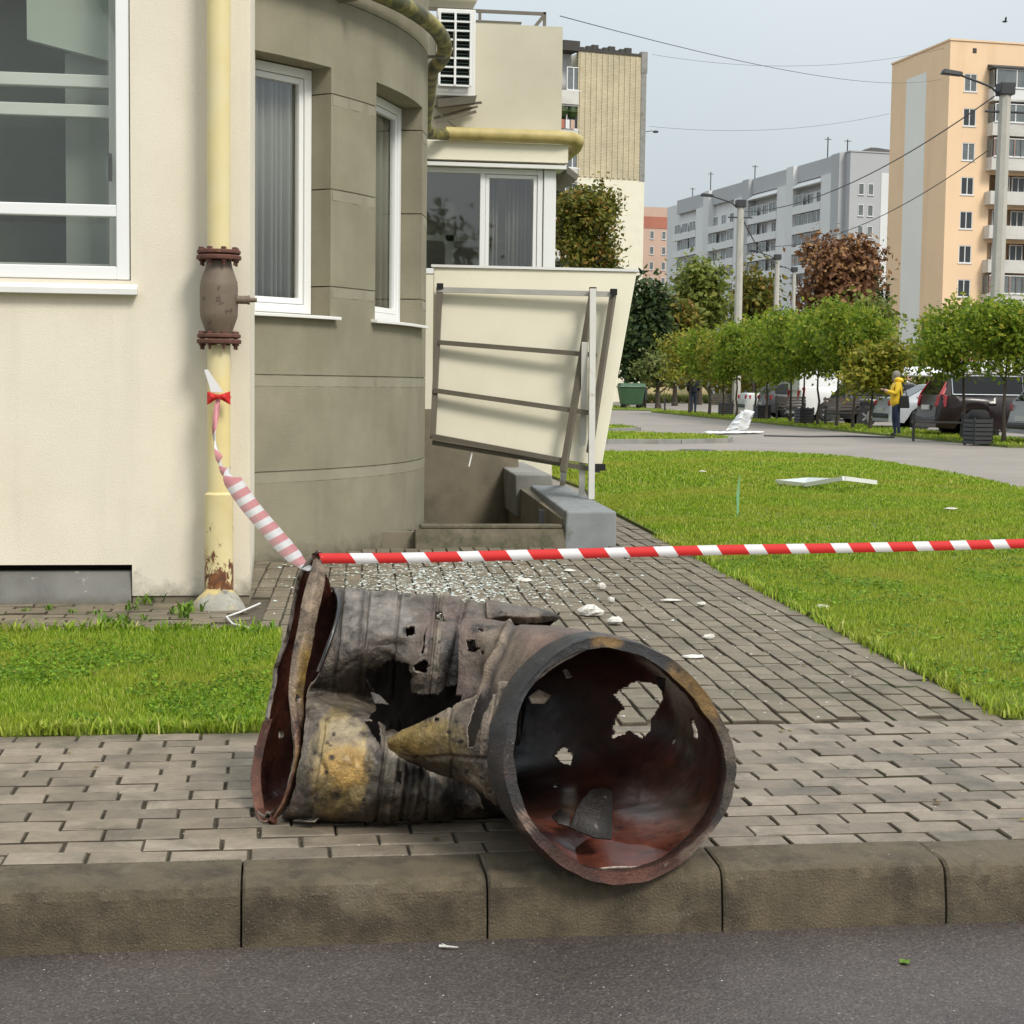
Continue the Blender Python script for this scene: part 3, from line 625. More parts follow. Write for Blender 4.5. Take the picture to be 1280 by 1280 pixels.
def bp(th, z, d=0.0):
    t = math.radians(th); return np.array([BC[0]+(BR-d)*math.cos(t), BC[1]+(BR-d)*math.sin(t), z])
W1 = (-56.4, -39.3); W2 = (-30.45, -13.45); BZ0, BZ1 = 1.665, 3.365
bay_hole = lambda u, v: (W1[0] < u < W1[1] or W2[0] < u < W2[1]) and BZ0 < v < BZ1
ths = list(np.arange(-78, 76, 3.0)) + [W1[0], W1[1], W2[0], W2[1]]
for z0, z1 in ((-0.05, .6), (.6, 1.25), (1.25, 1.87), (1.87, 2.54), (2.54, 3.19), (3.19, 3.83), (3.83, 4.5), (4.5, 7.0)):
    vs_ = [z0+.004, z1-.004] + [v for v in (BZ0, BZ1) if z0 < v < z1]
    wall_grid('stucco_course', ths, vs_, bay_hole, lambda u, v, d: bp(u, v, d+.0015*mn.noise((u*.2, v*1.3, 4))), 0.30, M['taupe'], BLD, smooth=30)
    # the joint behind: a recessed ring closing the gap
for z in (.6, 1.25, 1.87, 2.54, 3.19, 3.83):
    runs = [(-78, 75)] if not BZ0 < z < BZ1 else [(-78, W1[0]-.2), (W1[1]+.2, W2[0]-.2), (W2[1]+.2, 75)]
    for a, b in runs:
        t = np.linspace(a, b, max(3, int((b-a)/3))); mb = MB()
        for u0, u1 in zip(t, t[1:]): mb.hexa([bp(u0, z-.006, .007), bp(u1, z-.006, .007), bp(u1, z-.006, .05), bp(u0, z-.006, .05), bp(u0, z+.006, .007), bp(u1, z+.006, .007), bp(u1, z+.006, .05), bp(u0, z+.006, .05)])
        mb.build('mortar_joint', M['taupe'], BLD)
for (a, b) in (W1, W2):
    A, B_ = bp(a+.05, 0, .165), bp(b-.05, 0, .165); U = B_-A; L = np.linalg.norm(U); U /= L; Nn = np.array([U[1], -U[0], 0])
    fr = window(BLD, A+np.array([0, 0, BZ0+.012]), U, Nn, L, BZ1-BZ0-.02, 0.062, 0.07, sash=((0, 0),))
    mb = MB(); n = 170                                    # net curtain with folds
    C0 = A+U*.05-Nn*.10; V = []; Fc = []
    for i in range(n+1):
        p = C0+U*(L-.1)*i/n+Nn*(.026*math.sin(i*.62+.8*math.sin(i*.09))+.014*math.sin(i*.21))
        V += [p+np.array([0, 0, BZ0-.1]), p+np.array([0, 0, BZ1+.1])]
    for i in range(n): Fc.append((2*i, 2*i+2, 2*i+3, 2*i+1))
    mb.add(V, Fc); o = mb.build('curtain', M['curtain'], fr, smooth=60); so = o.modifiers.new('Solidify', 'SOLIDIFY'); so.thickness = .003
    t = np.linspace(a-.9, b+.9, 9); mb = MB(); P = []
    for u in t: P.append((bp(u, BZ0-.028, -.055), bp(u, BZ0-.006, -.055), bp(u, BZ0+.010, .17), bp(u, BZ0-.012, .17)))
    V = [q for p in P for q in p]; Fc = []
    for i in range(len(t)-1):
        for k in range(4): Fc.append((i*4+k, i*4+(k+1) % 4, (i+1)*4+(k+1) % 4, (i+1)*4+k)[::-1])
    Fc += [(0, 1, 2, 3), tuple(len(V)-4+k for k in range(4))[::-1]]
    mb.add(V, Fc); mb.build('sill', M['sill'], BLD, bevel=.003)
mb = MB(); mb.prism([(-5.5, YW, 7.0), (-.142, YW, 7.0), (-.142, 11.4, 7.0)] + [tuple(bp(u, 7.0)) for u in range(-50, 76, 6)] + [(-5.5, 17.8, 7.0)], (0, 0, .25)); mb.build('roof', M['taupe'], BLD)  # unseen slab added to keep daylight out of the rooms below
mb = MB(); mb.box((-5.5, 9.52, -.05), (-5.2, 17.8, 7.0)); mb.box((-5.2, 17.5, -.05), (-1.6, 17.8, 7.0)); mb.build('rear_wall', M['cream'], BLD)
M['taupe_light'] = pm('paler_render_band', (0.278, 0.255, 0.184), 0.12, 2.2, 0.9, 0.7, 110, stain=(0.225, 0.20, 0.14), stain_amt=(0.45, 0.75))
for z in (.6, 1.25, 1.87, 2.54, 3.19):
    runs = [(-60, 50)] if not BZ0 < z < BZ1 else [(W1[1]+.3, W2[0]-.3), (W2[1]+.3, 50)]
    for a, b in runs:
        t = np.linspace(a, b, max(3, int((b-a)/3))); mb = MB(); V = []; Fc = []
        for u in t: V += [bp(u, z-.075, -.0018), bp(u, z-.009, -.0018), bp(u, z-.009, .01), bp(u, z-.075, .01)]
        for i in range(len(t)-1):
            for k in range(4): Fc.append((i*4+k, i*4+(k+1) % 4, (i+1)*4+(k+1) % 4, (i+1)*4+k)[::-1])
        mb.add(V, Fc); mb.build('render_band', M['taupe_light'], BLD, smooth=40)
# broken plaster lump at the foot of the bay
mb = MB()
for k in range(16):
    u = -34+k*1.95; c = bp(u, .0, -.01); s_ = .05+.05*rnd.random()
    if k in (0, 1, 2, 3): continue
    mb.hexa([bp(u-1.1, -.03, -s_), bp(u+1.1, -.03, -s_*.9), bp(u+1.1, -.03, .02), bp(u-1.1, -.03, .02), bp(u-1.1, .01+.012*rnd.random(), -.004-s_*.3), bp(u+1.1, .01+.012*rnd.random(), -.004-s_*.3), bp(u+1.1, .1, .02), bp(u-1.1, .1, .02)])
mb.build('base_fillet', M['mosswall'], BLD)

# ------------------------------------------------------------------ riser pipe with valve on the front wall
RX, RY = -0.302, 9.03
GP = empty('gas_riser', (RX, RY, 0), 'yellow riser pipe with brown barrel valve and rusty foot on cream wall', 'pipe')
mb = MB(); mb.lathe([(.061, .6), (.061, 1.395)], (RX, RY, 0), 28); mb.lathe([(.061, 1.89), (.063, 7.2)], (RX, RY, 0), 28); mb.build('pipe', M['yellow'], GP, smooth=40)
mb = MB(); mb.lathe([(.078, .0), (.076, .3), (.0765, .60), (.063, .612)], (RX, RY, 0), 28); mb.build('sleeve', M['peel'], GP, smooth=40)
mb = MB(); mb.lathe([(.066, 1.455), (.088, 1.515), (.098, 1.545), (.1, 1.57), (.1, 1.70), (.097, 1.73), (.07, 1.808), (.066, 1.84)], (RX, RY, 0), 32)
v_ = mb.build('valve', M['valve'], GP, smooth=25)
mb = MB(); mb.lathe([(.022, .08), (.022, .150), (.025, .152), (.025, .162), (.013, .164), (.012, .20)], (RX, RY-.02, 1.636), 16, axis=(1, -.08, 0)); mb.build('valve_stem', M['valve'], v_, smooth=30)
for z in (1.408, 1.85):
    mb = MB(); mb.lathe([(.06, -.004), (.116, -.004), (.118, .002), (.118, .014), (.112, .019), (.06, .019)], (RX, RY, z), 32); mb.lathe([(.06, .025), (.11, .025), (.115, .03), (.115, .043), (.11, .047), (.06, .047)], (RX, RY, z), 32)
    fl = mb.build('flange', M['flange'], GP, smooth=35)
    for k in range(8):
        a = 2*PI*k/8+.3; x, y = RX+.095*math.cos(a), RY+.095*math.sin(a); mb = MB()
        mb.lathe([(.014, -.016), (.014, -.003)], (x, y, z), 6); mb.lathe([(.007, -.036), (.0075, .060)], (x, y, z), 8); mb.lathe([(.014, .047), (.014, .060)], (x, y, z), 6)
        mb.build('bolt', M['flange'], fl)
mb = MB(); n = 22; V = []; Fc = []; prof = [(1.0, 0.0), (.93, .035), (.72, .075), (.45, .11), (.0, .12)]
for r_, h in prof:
    for k in range(n):
        a = 2*PI*k/n; w = 1+.22*mn.noise((math.cos(a)*1.3, math.sin(a)*1.3, h*9))
        V.append((RX+.01+.155*r_*w*math.cos(a), RY-.07+.15*r_*w*math.sin(a), -.02+h*(1+.3*mn.noise((a, 2, r_*3)))))
for i in range(len(prof)-1):
    for k in range(n): Fc.append((i*n+k, i*n+(k+1) % n, (i+1)*n+(k+1) % n, (i+1)*n+k))
M['footing'] = pm('paint_spattered_footing', (0.30, 0.285, 0.24), .2, 9, .9, .8, 50, stain=(0.50, 0.39, 0.16), stain_amt=(.5, .58), stain_scale=5, stain2=((.12, .105, .08), .55, .7, 14, .8))
mb.add(V, Fc); mb.build('footing', M['footing'], GP, smooth=50)
mb = MB(); mb.tube([(x, y, .012) for x, y in [tuple(gp(a, b)[:2]) for a, b in ((325, 757), (300, 768), (283, 774), (291, 783), (305, 786), (322, 791), (334, 790))]], .005, 8)
tag(mb.build('cable', M['sill'], smooth=60), 'thin pale cable lying on the paving at the foot of the riser pipe', 'cable')

# ------------------------------------------------------------------ overhead yellow pipe round the bay and along the annex
PZ = 3.93
pts = [bp(u, PZ, -.135) for u in np.arange(-64, 12, 4)] + [np.array([1.47, 16.6, PZ]), np.array([1.55, 17.8, PZ]), np.array([1.66, 18.45, PZ]), np.array([1.86, 18.66, PZ+.03])]
pts2 = [np.array([x, 18.68-.0*x, PZ+.045]) for x in (1.86, 2.3, 2.8, 3.15)] + [np.array([3.30, 18.71, PZ+.04]), np.array([3.38, 18.82, PZ+.03]), np.array([3.40, 19.1, PZ]), np.array([3.40, 24, PZ-.05])]
OP = empty('overhead_pipe', tuple(pts[0]), 'mossy yellow overhead pipe curving round the bay and along the annex', 'pipe')
mb = MB(); mb.tube(pts, .062, 14); mb.build('curved_pipe', M['moss'], OP, smooth=60)
M['moss2'] = pm('yellow_annex_pipe', (0.44, 0.35, 0.13), 0.2, 5, 0.55, 0.1, 40, stain=(0.30, 0.24, 0.06), stain_amt=(0.55, 0.72), stain_scale=4)
mb = MB(); mb.tube(pts2, .074, 14); mb.build('straight_pipe', M['moss2'], OP, smooth=60)
for u in (-38, -8):
    mb = MB(); mb.bar(bp(u, PZ-.1, -.15), bp(u, PZ-.1, .02), .03, .02); mb.bar(bp(u, PZ-.1, -.21), bp(u, PZ+.1, -.21), .03, .012); mb.build('bracket', M['frame'], OP)

# ------------------------------------------------------------------ annex behind the bay
M['annexcream'] = pm('annex_cream', (0.56, 0.52, 0.41), 0.05, 1.0, 0.88, 0.4, 90, stain=(0.50, 0.46, 0.35), stain_amt=(0.5, 0.8), streak=((0.38, 0.34, 0.25), 0.25, 2.0))
AN = empty('annex_building', (3.2, 19, 0), 'cream annex with glazed ground floor bay behind the tilted panel', 'building')
AY = 19.0; AX = 3.215
mb = MB(); mb.box((-1.4, AY, 4.02), (AX, AY+.3, 5.26)); mb.box((AX-.3, AY+.302, 0), (AX, 27, 5.26)); mb.build('upper_wall', M['annexcream'], AN)
mb = MB(); mb.box((-1.4, AY+.32, 5.1), (AX-.31, 27, 5.24)); mb.build('roof', M['concrete'], AN)
mb = MB(); mb.box((2.2, AY+1.6, 5.24), (2.95, AY+1.9, 5.62)); mb.box((2.95, AY+2.4, 5.24), (3.46, AY+2.7, 5.66)); mb.box((3.19, AY+2.5, 4.2), (3.46, 27, 5.62)); mb.build('parapet', M['panel'], AN)
mb = MB(); mb.box((2.93, AY+2.38, 5.66), (3.50, AY+2.74, 5.70)); mb.box((2.18, AY+1.58, 5.62), (2.97, AY+1.92, 5.635)); mb.build('coping', M['frame'], AN)
mb = MB(); mb.box((-1.4, AY-.28, 3.70), (3.25, AY+.02, 3.90)); mb.hexa([(-1.4, AY-.24, 3.9), (3.2, AY-.24, 3.9), (3.2, AY, 3.9), (-1.4, AY, 3.9), (-1.4, AY-.1, 4.02), (3.2, AY-.1, 4.02), (3.2, AY, 4.02), (-1.4, AY, 4.02)]); mb.build('fascia', M['panel'], AN)
mb = MB(); mb.box((-1.4, AY-.36, 3.62), (3.22, AY+.04, 3.66)); mb.build('eaves_trim', M['sill'], AN); mb = MB(); mb.hexa([(3.22, AY-.36, 3.58), (3.34, AY-.36, 3.50), (3.34, AY+.8, 3.50), (3.22, AY+.8, 3.58), (3.22, AY-.36, 3.66), (3.36, AY-.36, 3.56), (3.36, AY+.8, 3.56), (3.22, AY+.8, 3.66)]); mb.build('side_eaves', M['frame'], AN)
mb = MB(); mb.box((-1.4, AY-.26, 0), (3.11, AY+.1, 2.42)); mb.build('lower_wall', M['panel'], AN)
mb = MB(); mb.box((2.98, AY-.27, 2.425), (3.12, AY+.1, 3.615)); mb.box((3.0, AY+.102, 0), (3.11, AY+7, 3.6)); mb.build('corner_post', M['white'], AN, bevel=.006)
window(AN, (.8, AY-.255, 2.43), (1, 0, 0), (0, -1, 0), 2.17, 1.185, .06, .07, vs=(1.49,), hs=(), sash=((1, 0),))
mb = MB(); n = 70; V = []; Fc = []
for i in range(n+1):
    p = np.array([2.32+.58*i/n, AY+.10+.035*math.sin(i*1.1)+.02*math.sin(i*.37), 0]); V += [p+np.array([0, 0, 2.3]), p+np.array([0, 0, 3.6])]
for i in range(n):
    if 22 < i < 34: continue
    Fc.append((2*i, 2*i+2, 2*i+3, 2*i+1))
mb.add(V, Fc); o = mb.build('curtain', M['curtain'], AN, smooth=60); so = o.modifiers.new('Solidify', 'SOLIDIFY'); so.thickness = .003
mb = MB(); mb.box((-1.3, AY+1.2, 2.0), (2.99, AY+1.25, 3.9)); mb.box((1.95, AY+.5, 2.3), (2.05, AY+.6, 3.3)); mb.box((1.5, AY+.5, 2.86), (2.9, AY+.56, 2.93)); mb.build('room', M['room'], AN)
# louvred window cage, its sheet metal bracket, the roof rail
mb = MB(); LX0, LX1, LZ0, LZ1 = 1.80, 2.13, 4.52, 5.32
mb.box((LX0-.03, AY-.16, LZ0-.1), (LX1+.07, AY-.02, LZ1+.05)); lw = mb.build('louvre_box', M['sill'], AN, bevel=.006)
mb = MB(); mb.box((LX0, AY-.175, LZ0), (LX1, AY-.162, LZ1)); mb.build('opening', M['black'], lw)
for k in range(24):
    z = LZ0+.015+(LZ1-LZ0)*k/24; mb = MB(); mb.hexa([(LX0, AY-.205, z), (LX1, AY-.205, z), (LX1, AY-.178, z+.014), (LX0, AY-.178, z+.014), (LX0, AY-.205, z+.005), (LX1, AY-.205, z+.005), (LX1, AY-.178, z+.019), (LX0, AY-.178, z+.019)]); mb.build('slat', M['darkgreen'] if 'darkgreen' in M else M['frame'], lw)
mb = MB()
for k in range(9): z = LZ0+(LZ1-LZ0)*k/8; mb.box((LX0-.02, AY-.235, z-.009), (LX1+.02, AY-.208, z+.009))
for x in (LX0-.01, (LX0+LX1)/2, LX1+.01): mb.box((x-.012, AY-.24, LZ0), (x+.012, AY-.212, LZ1))
mb.build('grille', M['white'], lw)
mb = MB(); mb.hexa([(1.78, AY-.2, 4.28), (2.18, AY-.35, 4.32), (2.2, AY-.05, 4.34), (1.78, AY, 4.3), (1.78, AY-.2, 4.37), (2.2, AY-.35, 4.40), (2.2, AY-.05, 4.40), (1.78, AY, 4.37)])
mb.bar((1.75, AY-.25, 4.10), (2.2, AY-.3, 4.23), .03); mb.bar((1.75, AY-.05, 4.18), (2.24, AY-.1, 4.32), .025); mb.bar((1.75, AY-.1, 4.30), (2.26, AY-.3, 4.33), .025); mb.build('bracket', M['frame'], AN)
mb = MB(); mb.tube([(1.77, AY-.2, 4.22), (1.95, AY-.15, 4.10), (2.12, AY-.1, 4.0), (2.27, AY-.1, 3.96)], .007, 6); mb.build('cable', M['frame'], AN)
mb = MB(); mb.bar((1.5, AY+.3, 5.46), (3.06, AY+.3, 5.46), .035); mb.bar((3.05, AY+.3, 5.26), (3.05, AY+.3, 5.48), .035); mb.bar((2.9, AY+.3, 5.26), (3.05, AY+.3, 5.45), .04); mb.bar((2.3, AY+.3, 5.26), (2.3, AY+.3, 5.46), .03); mb.build('roof_rail', M['frame'], AN)
mb = MB(); mb.box((-1.4, AY+.35, 5.6), (2.22, AY+.7, 7.5)); mb.box((-1.4, AY+.2, 5.56), (2.26, AY+.72, 5.60)); mb.build('storey_above', M['panel'], AN)

# ------------------------------------------------------------------ basement stairwell with parapet blocks
ST = empty('basement_stairwell', (2.14, 12.25, 0), 'sunken stairwell with low concrete kerb and grey blocks below the tilted panel', 'stairwell')
mb = MB(); mb.prism([(1.02, 12.2, -.03), (1.02, 12.36, -.03), (1.02, 12.34, .12), (1.02, 12.26, .13)], (1.13, 0, 0)); mb.box((1.06, 12.262, .13), (2.13, 12.36, .162)); mb.build('kerb_wall', M['mosswall'], ST, bevel=.008)
mb = MB(); mb.hexa([(2.14, 12.22, -.03), (2.54, 12.24, -.03), (2.68, 15.25, -.03), (2.32, 15.25, -.03), (2.15, 12.22, .265), (2.535, 12.24, .265), (2.68, 15.25, .275), (2.34, 15.25, .275)]); mb.build('parapet_block', M['bluecon'], ST, bevel=.015, seg=2)
mb = MB(); mb.hexa([(2.22, 15.3, -.03), (2.6, 15.3, -.03), (2.6, 17.4, -.03), (2.3, 17.4, -.03), (2.2, 15.3, .37), (2.55, 15.3, .37), (2.6, 17.4, .39), (2.28, 17.4, .39)]); mb.build('parapet_block', M['concrete'], ST, bevel=.015, seg=2)
mb = MB(); mb.box((.55, 16.45, -1.4), (2.4, 16.62, .95)); mb.build('rear_wall', M['pitwall'], ST)
mb = MB(); mb.hexa([(2.13, 12.36, -1.4), (2.3, 12.36, -1.4), (2.42, 16.45, -1.4), (2.3, 16.45, -1.4), (2.138, 12.36, .2), (2.3, 12.36, .2), (2.42, 16.45, .25), (2.3, 16.45, .25)]); mb.build('side_wall', M['pitwall'], ST)
mb = MB(); mb.box((.55, 12.3, -1.42), (2.4, 16.6, -1.38)); mb.box((.55, 12.34, -1.4), (2.2, 12.40, .1)); mb.box((.5, 12.3, -1.4), (.58, 16.5, .0)); mb.build('pit_floor', M['pitwall'], ST)
for k in range(6): mb = MB(); mb.box((.6, 12.45+k*.28, -1.38), (2.12, 12.73+k*.28, -.1-.2*k)); mb.build('stair', M['pitwall'], ST)
mb = MB(); a, b = gp(672, 655, .05)-np.array([0, -.6, 0]), 0
mb.bar((2.10, 13.1, .0), (2.10, 13.1, .21), .045); mb.bar((2.10, 13.1, .075), (2.12, 12.75, .065), .018); mb.bar((2.12, 12.75, .0), (2.12, 12.75, .08), .03); mb.build('handrail', M['darkmetal'], ST)

# ------------------------------------------------------------------ the tilted cream panel on its metal frame
PN = empty('tilted_panel', tuple(gp(735, 624, .27)), 'cream wall panel knocked askew on a bent metal frame over the stairwell', 'panel')
c4 = [dp(540, 549, 14.09), dp(752, 583, 13.85), dp(796, 340, 14.06), dp(542, 334, 14.30)]
fw_ = np.array([math.sin(PSI), math.cos(PSI), 0])*.11
mb = MB(); mb.hexa([c4[0], c4[1], c4[1]+fw_, c4[0]+fw_, c4[3], c4[2], c4[2]+fw_, c4[3]+fw_]); mb.build('cream_board', M['panel'], PN, bevel=.006)
mb = MB(); mb.bar(c4[3]+fw_*.5+np.array([-.01, 0, .012]), c4[2]+fw_*.5+np.array([.02, 0, .012]), .15, .022); mb.build('cap_flashing', M['white'], PN)
P = lambda x, y, D=13.42: dp(x, y, D+.40)
mb = MB(); mb.bar(P(546, 362, 13.8), P(769, 368, 13.55), .06, .042); mb.build('top_rail', M['palesteel2'] if 'palesteel2' in M else M['frame'], PN)
for nm, a, b, w in (('bar', P(550, 357, 13.80), P(541, 548, 13.62), .045), ('bar', P(767, 364, 13.55), P(737, 566, 13.34), .045), ('bar', P(741, 366, 13.55), P(704, 590, 13.30), .05),
                    ('rail', P(549, 428, 13.72), P(746, 444, 13.46), .05), ('rail', P(543, 488, 13.66), P(737, 516, 13.40), .05), ('rail', P(540, 545, 13.60), P(706, 576, 13.36), .055), ('rail', P(541, 553, 13.64), P(750, 588, 13.40), .05)):
    mb = MB(); mb.bar(a, b, w, .04); mb.build(nm, M['frame'], PN)
g1, g2 = gp(739, 624, .27), gp(727, 621, .27)
mb = MB(); mb.bar(g1, dp(741, 361, 13.72), .05, .05); mb.build('post', M['palesteel'], PN)
mb = MB(); mb.bar(g2, dp(731, 428, 13.74), .05, .05); mb.build('post', M['palesteel'], PN)
g3 = gp(703, 604, .275); mb = MB(); mb.bar(g3, dp(706, 578, 14.1), .05, .05); mb.build('post', M['palesteel'], PN)
for x, y, D in ((550, 358, 13.78), (741, 363, 13.5), (767, 365, 13.52)):
    mb = MB(); c = P(x, y, D); mb.box(c-.026, c+.026); mb.build('end_cap', M['black'], PN)
mb = MB(); mb.bar(P(590, 566, 13.55), P(586, 583, 13.55), .012); mb.build('wire', M['sill'], PN)
mb = MB(); mb.box(P(738, 585, 13.38)-np.array([.01, .03, .02]), P(752, 580, 13.38)+np.array([.03, .05, .0])); mb.build('end_cap', M['black'], PN)
# ------------------------------------------------------------------ the burnt missile-body wreck
def wreck_mat(name, inner=False):
    m, nt, b = _new(name)
    at = N(nt, 'Attribute', attribute_name='Col'); P = pos(nt)
    n1 = noise_t(nt, 7, 9, 0.68); n2 = noise_t(nt, 38, 8, 0.7); n3 = noise_t(nt, 16, 7, 0.65)
    base_ = at.outputs['Color']
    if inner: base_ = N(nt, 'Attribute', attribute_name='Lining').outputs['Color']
    col = mixc(nt, 1.0, base_, ramp(nt, n1, [(0.28, (0.22, 0.205, 0.195)), (0.5, (0.80, 0.79, 0.77)), (0.74, (1.55, 1.52, 1.48))]), 'MULTIPLY')
    col = mixc(nt, 1.0, col, ramp(nt, n2, [(0.3, (0.72, 0.72, 0.72)), (0.7, (1.22, 1.22, 1.22))]), 'MULTIPLY')
    soot = ramp(nt, n3, [(0.54, (0, 0, 0)), (0.67, (0.9,)*3)]); col = mixc(nt, soot, col, (0.022, 0.017, 0.015) if not inner else (0.018, 0.008, 0.006))
    sp = noise_t(nt, 70, 4, 0.6); spk = ramp(nt, sp, [(0.66, (0, 0, 0)), (0.70, (0.55,)*3)]); col = mixc(nt, spk, col, (0.20, 0.165, 0.13) if not inner else (0.12, 0.05, 0.03))
    rst = ramp(nt, noise_t(nt, 4.5, 8, 0.7), [(0.55, (0, 0, 0)), (0.75, (0.45,)*3)]); col = mixc(nt, rst, col, (0.10, 0.045, 0.022))
    nt.links.new(col, b.inputs['Base Color'])
    rr = N(nt, 'MapRange'); rr.inputs['To Min'].default_value = 0.16 if not inner else 0.16; rr.inputs['To Max'].default_value = 0.66 if not inner else 0.52
    nt.links.new(noise_t(nt, 6, 6), rr.inputs['Value']); nt.links.new(rr.outputs['Result'], b.inputs['Roughness'])
    b.inputs['Metallic'].default_value = 0.45 if not inner else 0.0
    b.inputs['Coat Weight'].default_value = 0.12 if not inner else 0.2; b.inputs['Coat Roughness'].default_value = 0.22
    ad = N(nt, 'Math', operation='ADD'); nt.links.new(n2, ad.inputs[0]); nt.links.new(noise_t(nt, 130, 5, 0.7), ad.inputs[1])
    bp_ = N(nt, 'Bump', Strength=0.8 if not inner else 0.10, Distance=0.006); nt.links.new(ad.outputs[0], bp_.inputs['Height']); nt.links.new(bp_.outputs['Normal'], b.inputs['Normal'])
    return m
M['wreck'] = wreck_mat('burnt_metal'); M['wreckin'] = wreck_mat('rusty_wet_lining', True); M['rawedge'] = pm('torn_metal_edge', (0.23, 0.19, 0.155), .5, 40, .45, .4, 90, metal=.4, stain=(.05, .03, .02), stain_amt=(.5, .6), stain_scale=22); M['shadein'] = pm('shaded_inside', (0.020, 0.014, 0.011), .5, 9, .8, .5, 60, stain=(.05, .024, .014), stain_amt=(.6, .75), stain_scale=5, spec=.25)  # the body's near-black inside carries the hollow's shade in its colour

def cr(P, t):
    """Catmull-Rom along axis 0 of control array P at parameters t in [0, n-1]"""
    P = np.asarray(P, float); n = len(P); t = np.clip(np.asarray(t, float), 0, n-1-1e-9); i = t.astype(int); f = (t-i)
    g = lambda k: P[np.clip(i+k, 0, n-1)]
    f = f.reshape((-1,)+(1,)*(P.ndim-1)); a, b, c, d = g(-1), g(0), g(1), g(2)
    return 0.5*((2*b)+(c-a)*f+(2*a-5*b+4*c-d)*f**2+(3*b-a-3*c+d)*f**3)
def cr_closed(P, t):
    P = np.asarray(P, float); n = len(P); t = np.asarray(t, float) % n; i = t.astype(int); f = (t-i)
    g = lambda k: P[(i+k) % n]
    f = f.reshape((-1,)+(1,)*(P.ndim-1)); a, b, c, d = g(-1), g(0), g(1), g(2)
    return 0.5*((2*b)+(c-a)*f+(2*a-5*b+4*c-d)*f**2+(3*b-a-3*c+d)*f**3)
def smooth_path2(P_, n=24): return cr(np.array(P_, float), np.linspace(0, len(P_)-1, n))
def inpx(px, py, poly): return inpoly(np.c_[px, py], poly)
def blend(col, mask, c, k=1.0): col[:] = col*(1-(mask*k)[:, None]) + np.asarray(c)*(mask*k)[:, None]
def dots(c, px, py, L, col=(0.018, 0.014, 0.012)):
    for x, y, r in L: blend(c, np.clip(2.2-1.6*np.hypot(px-x, (py-y)*1.1)/(r*.8), 0, 1), col, .95)
def blob(px, py, cx, cy, rx, ry, soft=.35, wob=0.25, seed=0):
    w = np.array([mn.noise((x*.045+seed, y*.045, seed*1.7)) for x, y in zip(px, py)])+.5*np.array([mn.noise((x*.13+seed, y*.13, seed)) for x, y in zip(px, py)])
    d = np.sqrt(((px-cx)/rx)**2+((py-cy)/ry)**2)+wob*w
    return np.clip((1+soft/2-d)/soft, 0, 1)
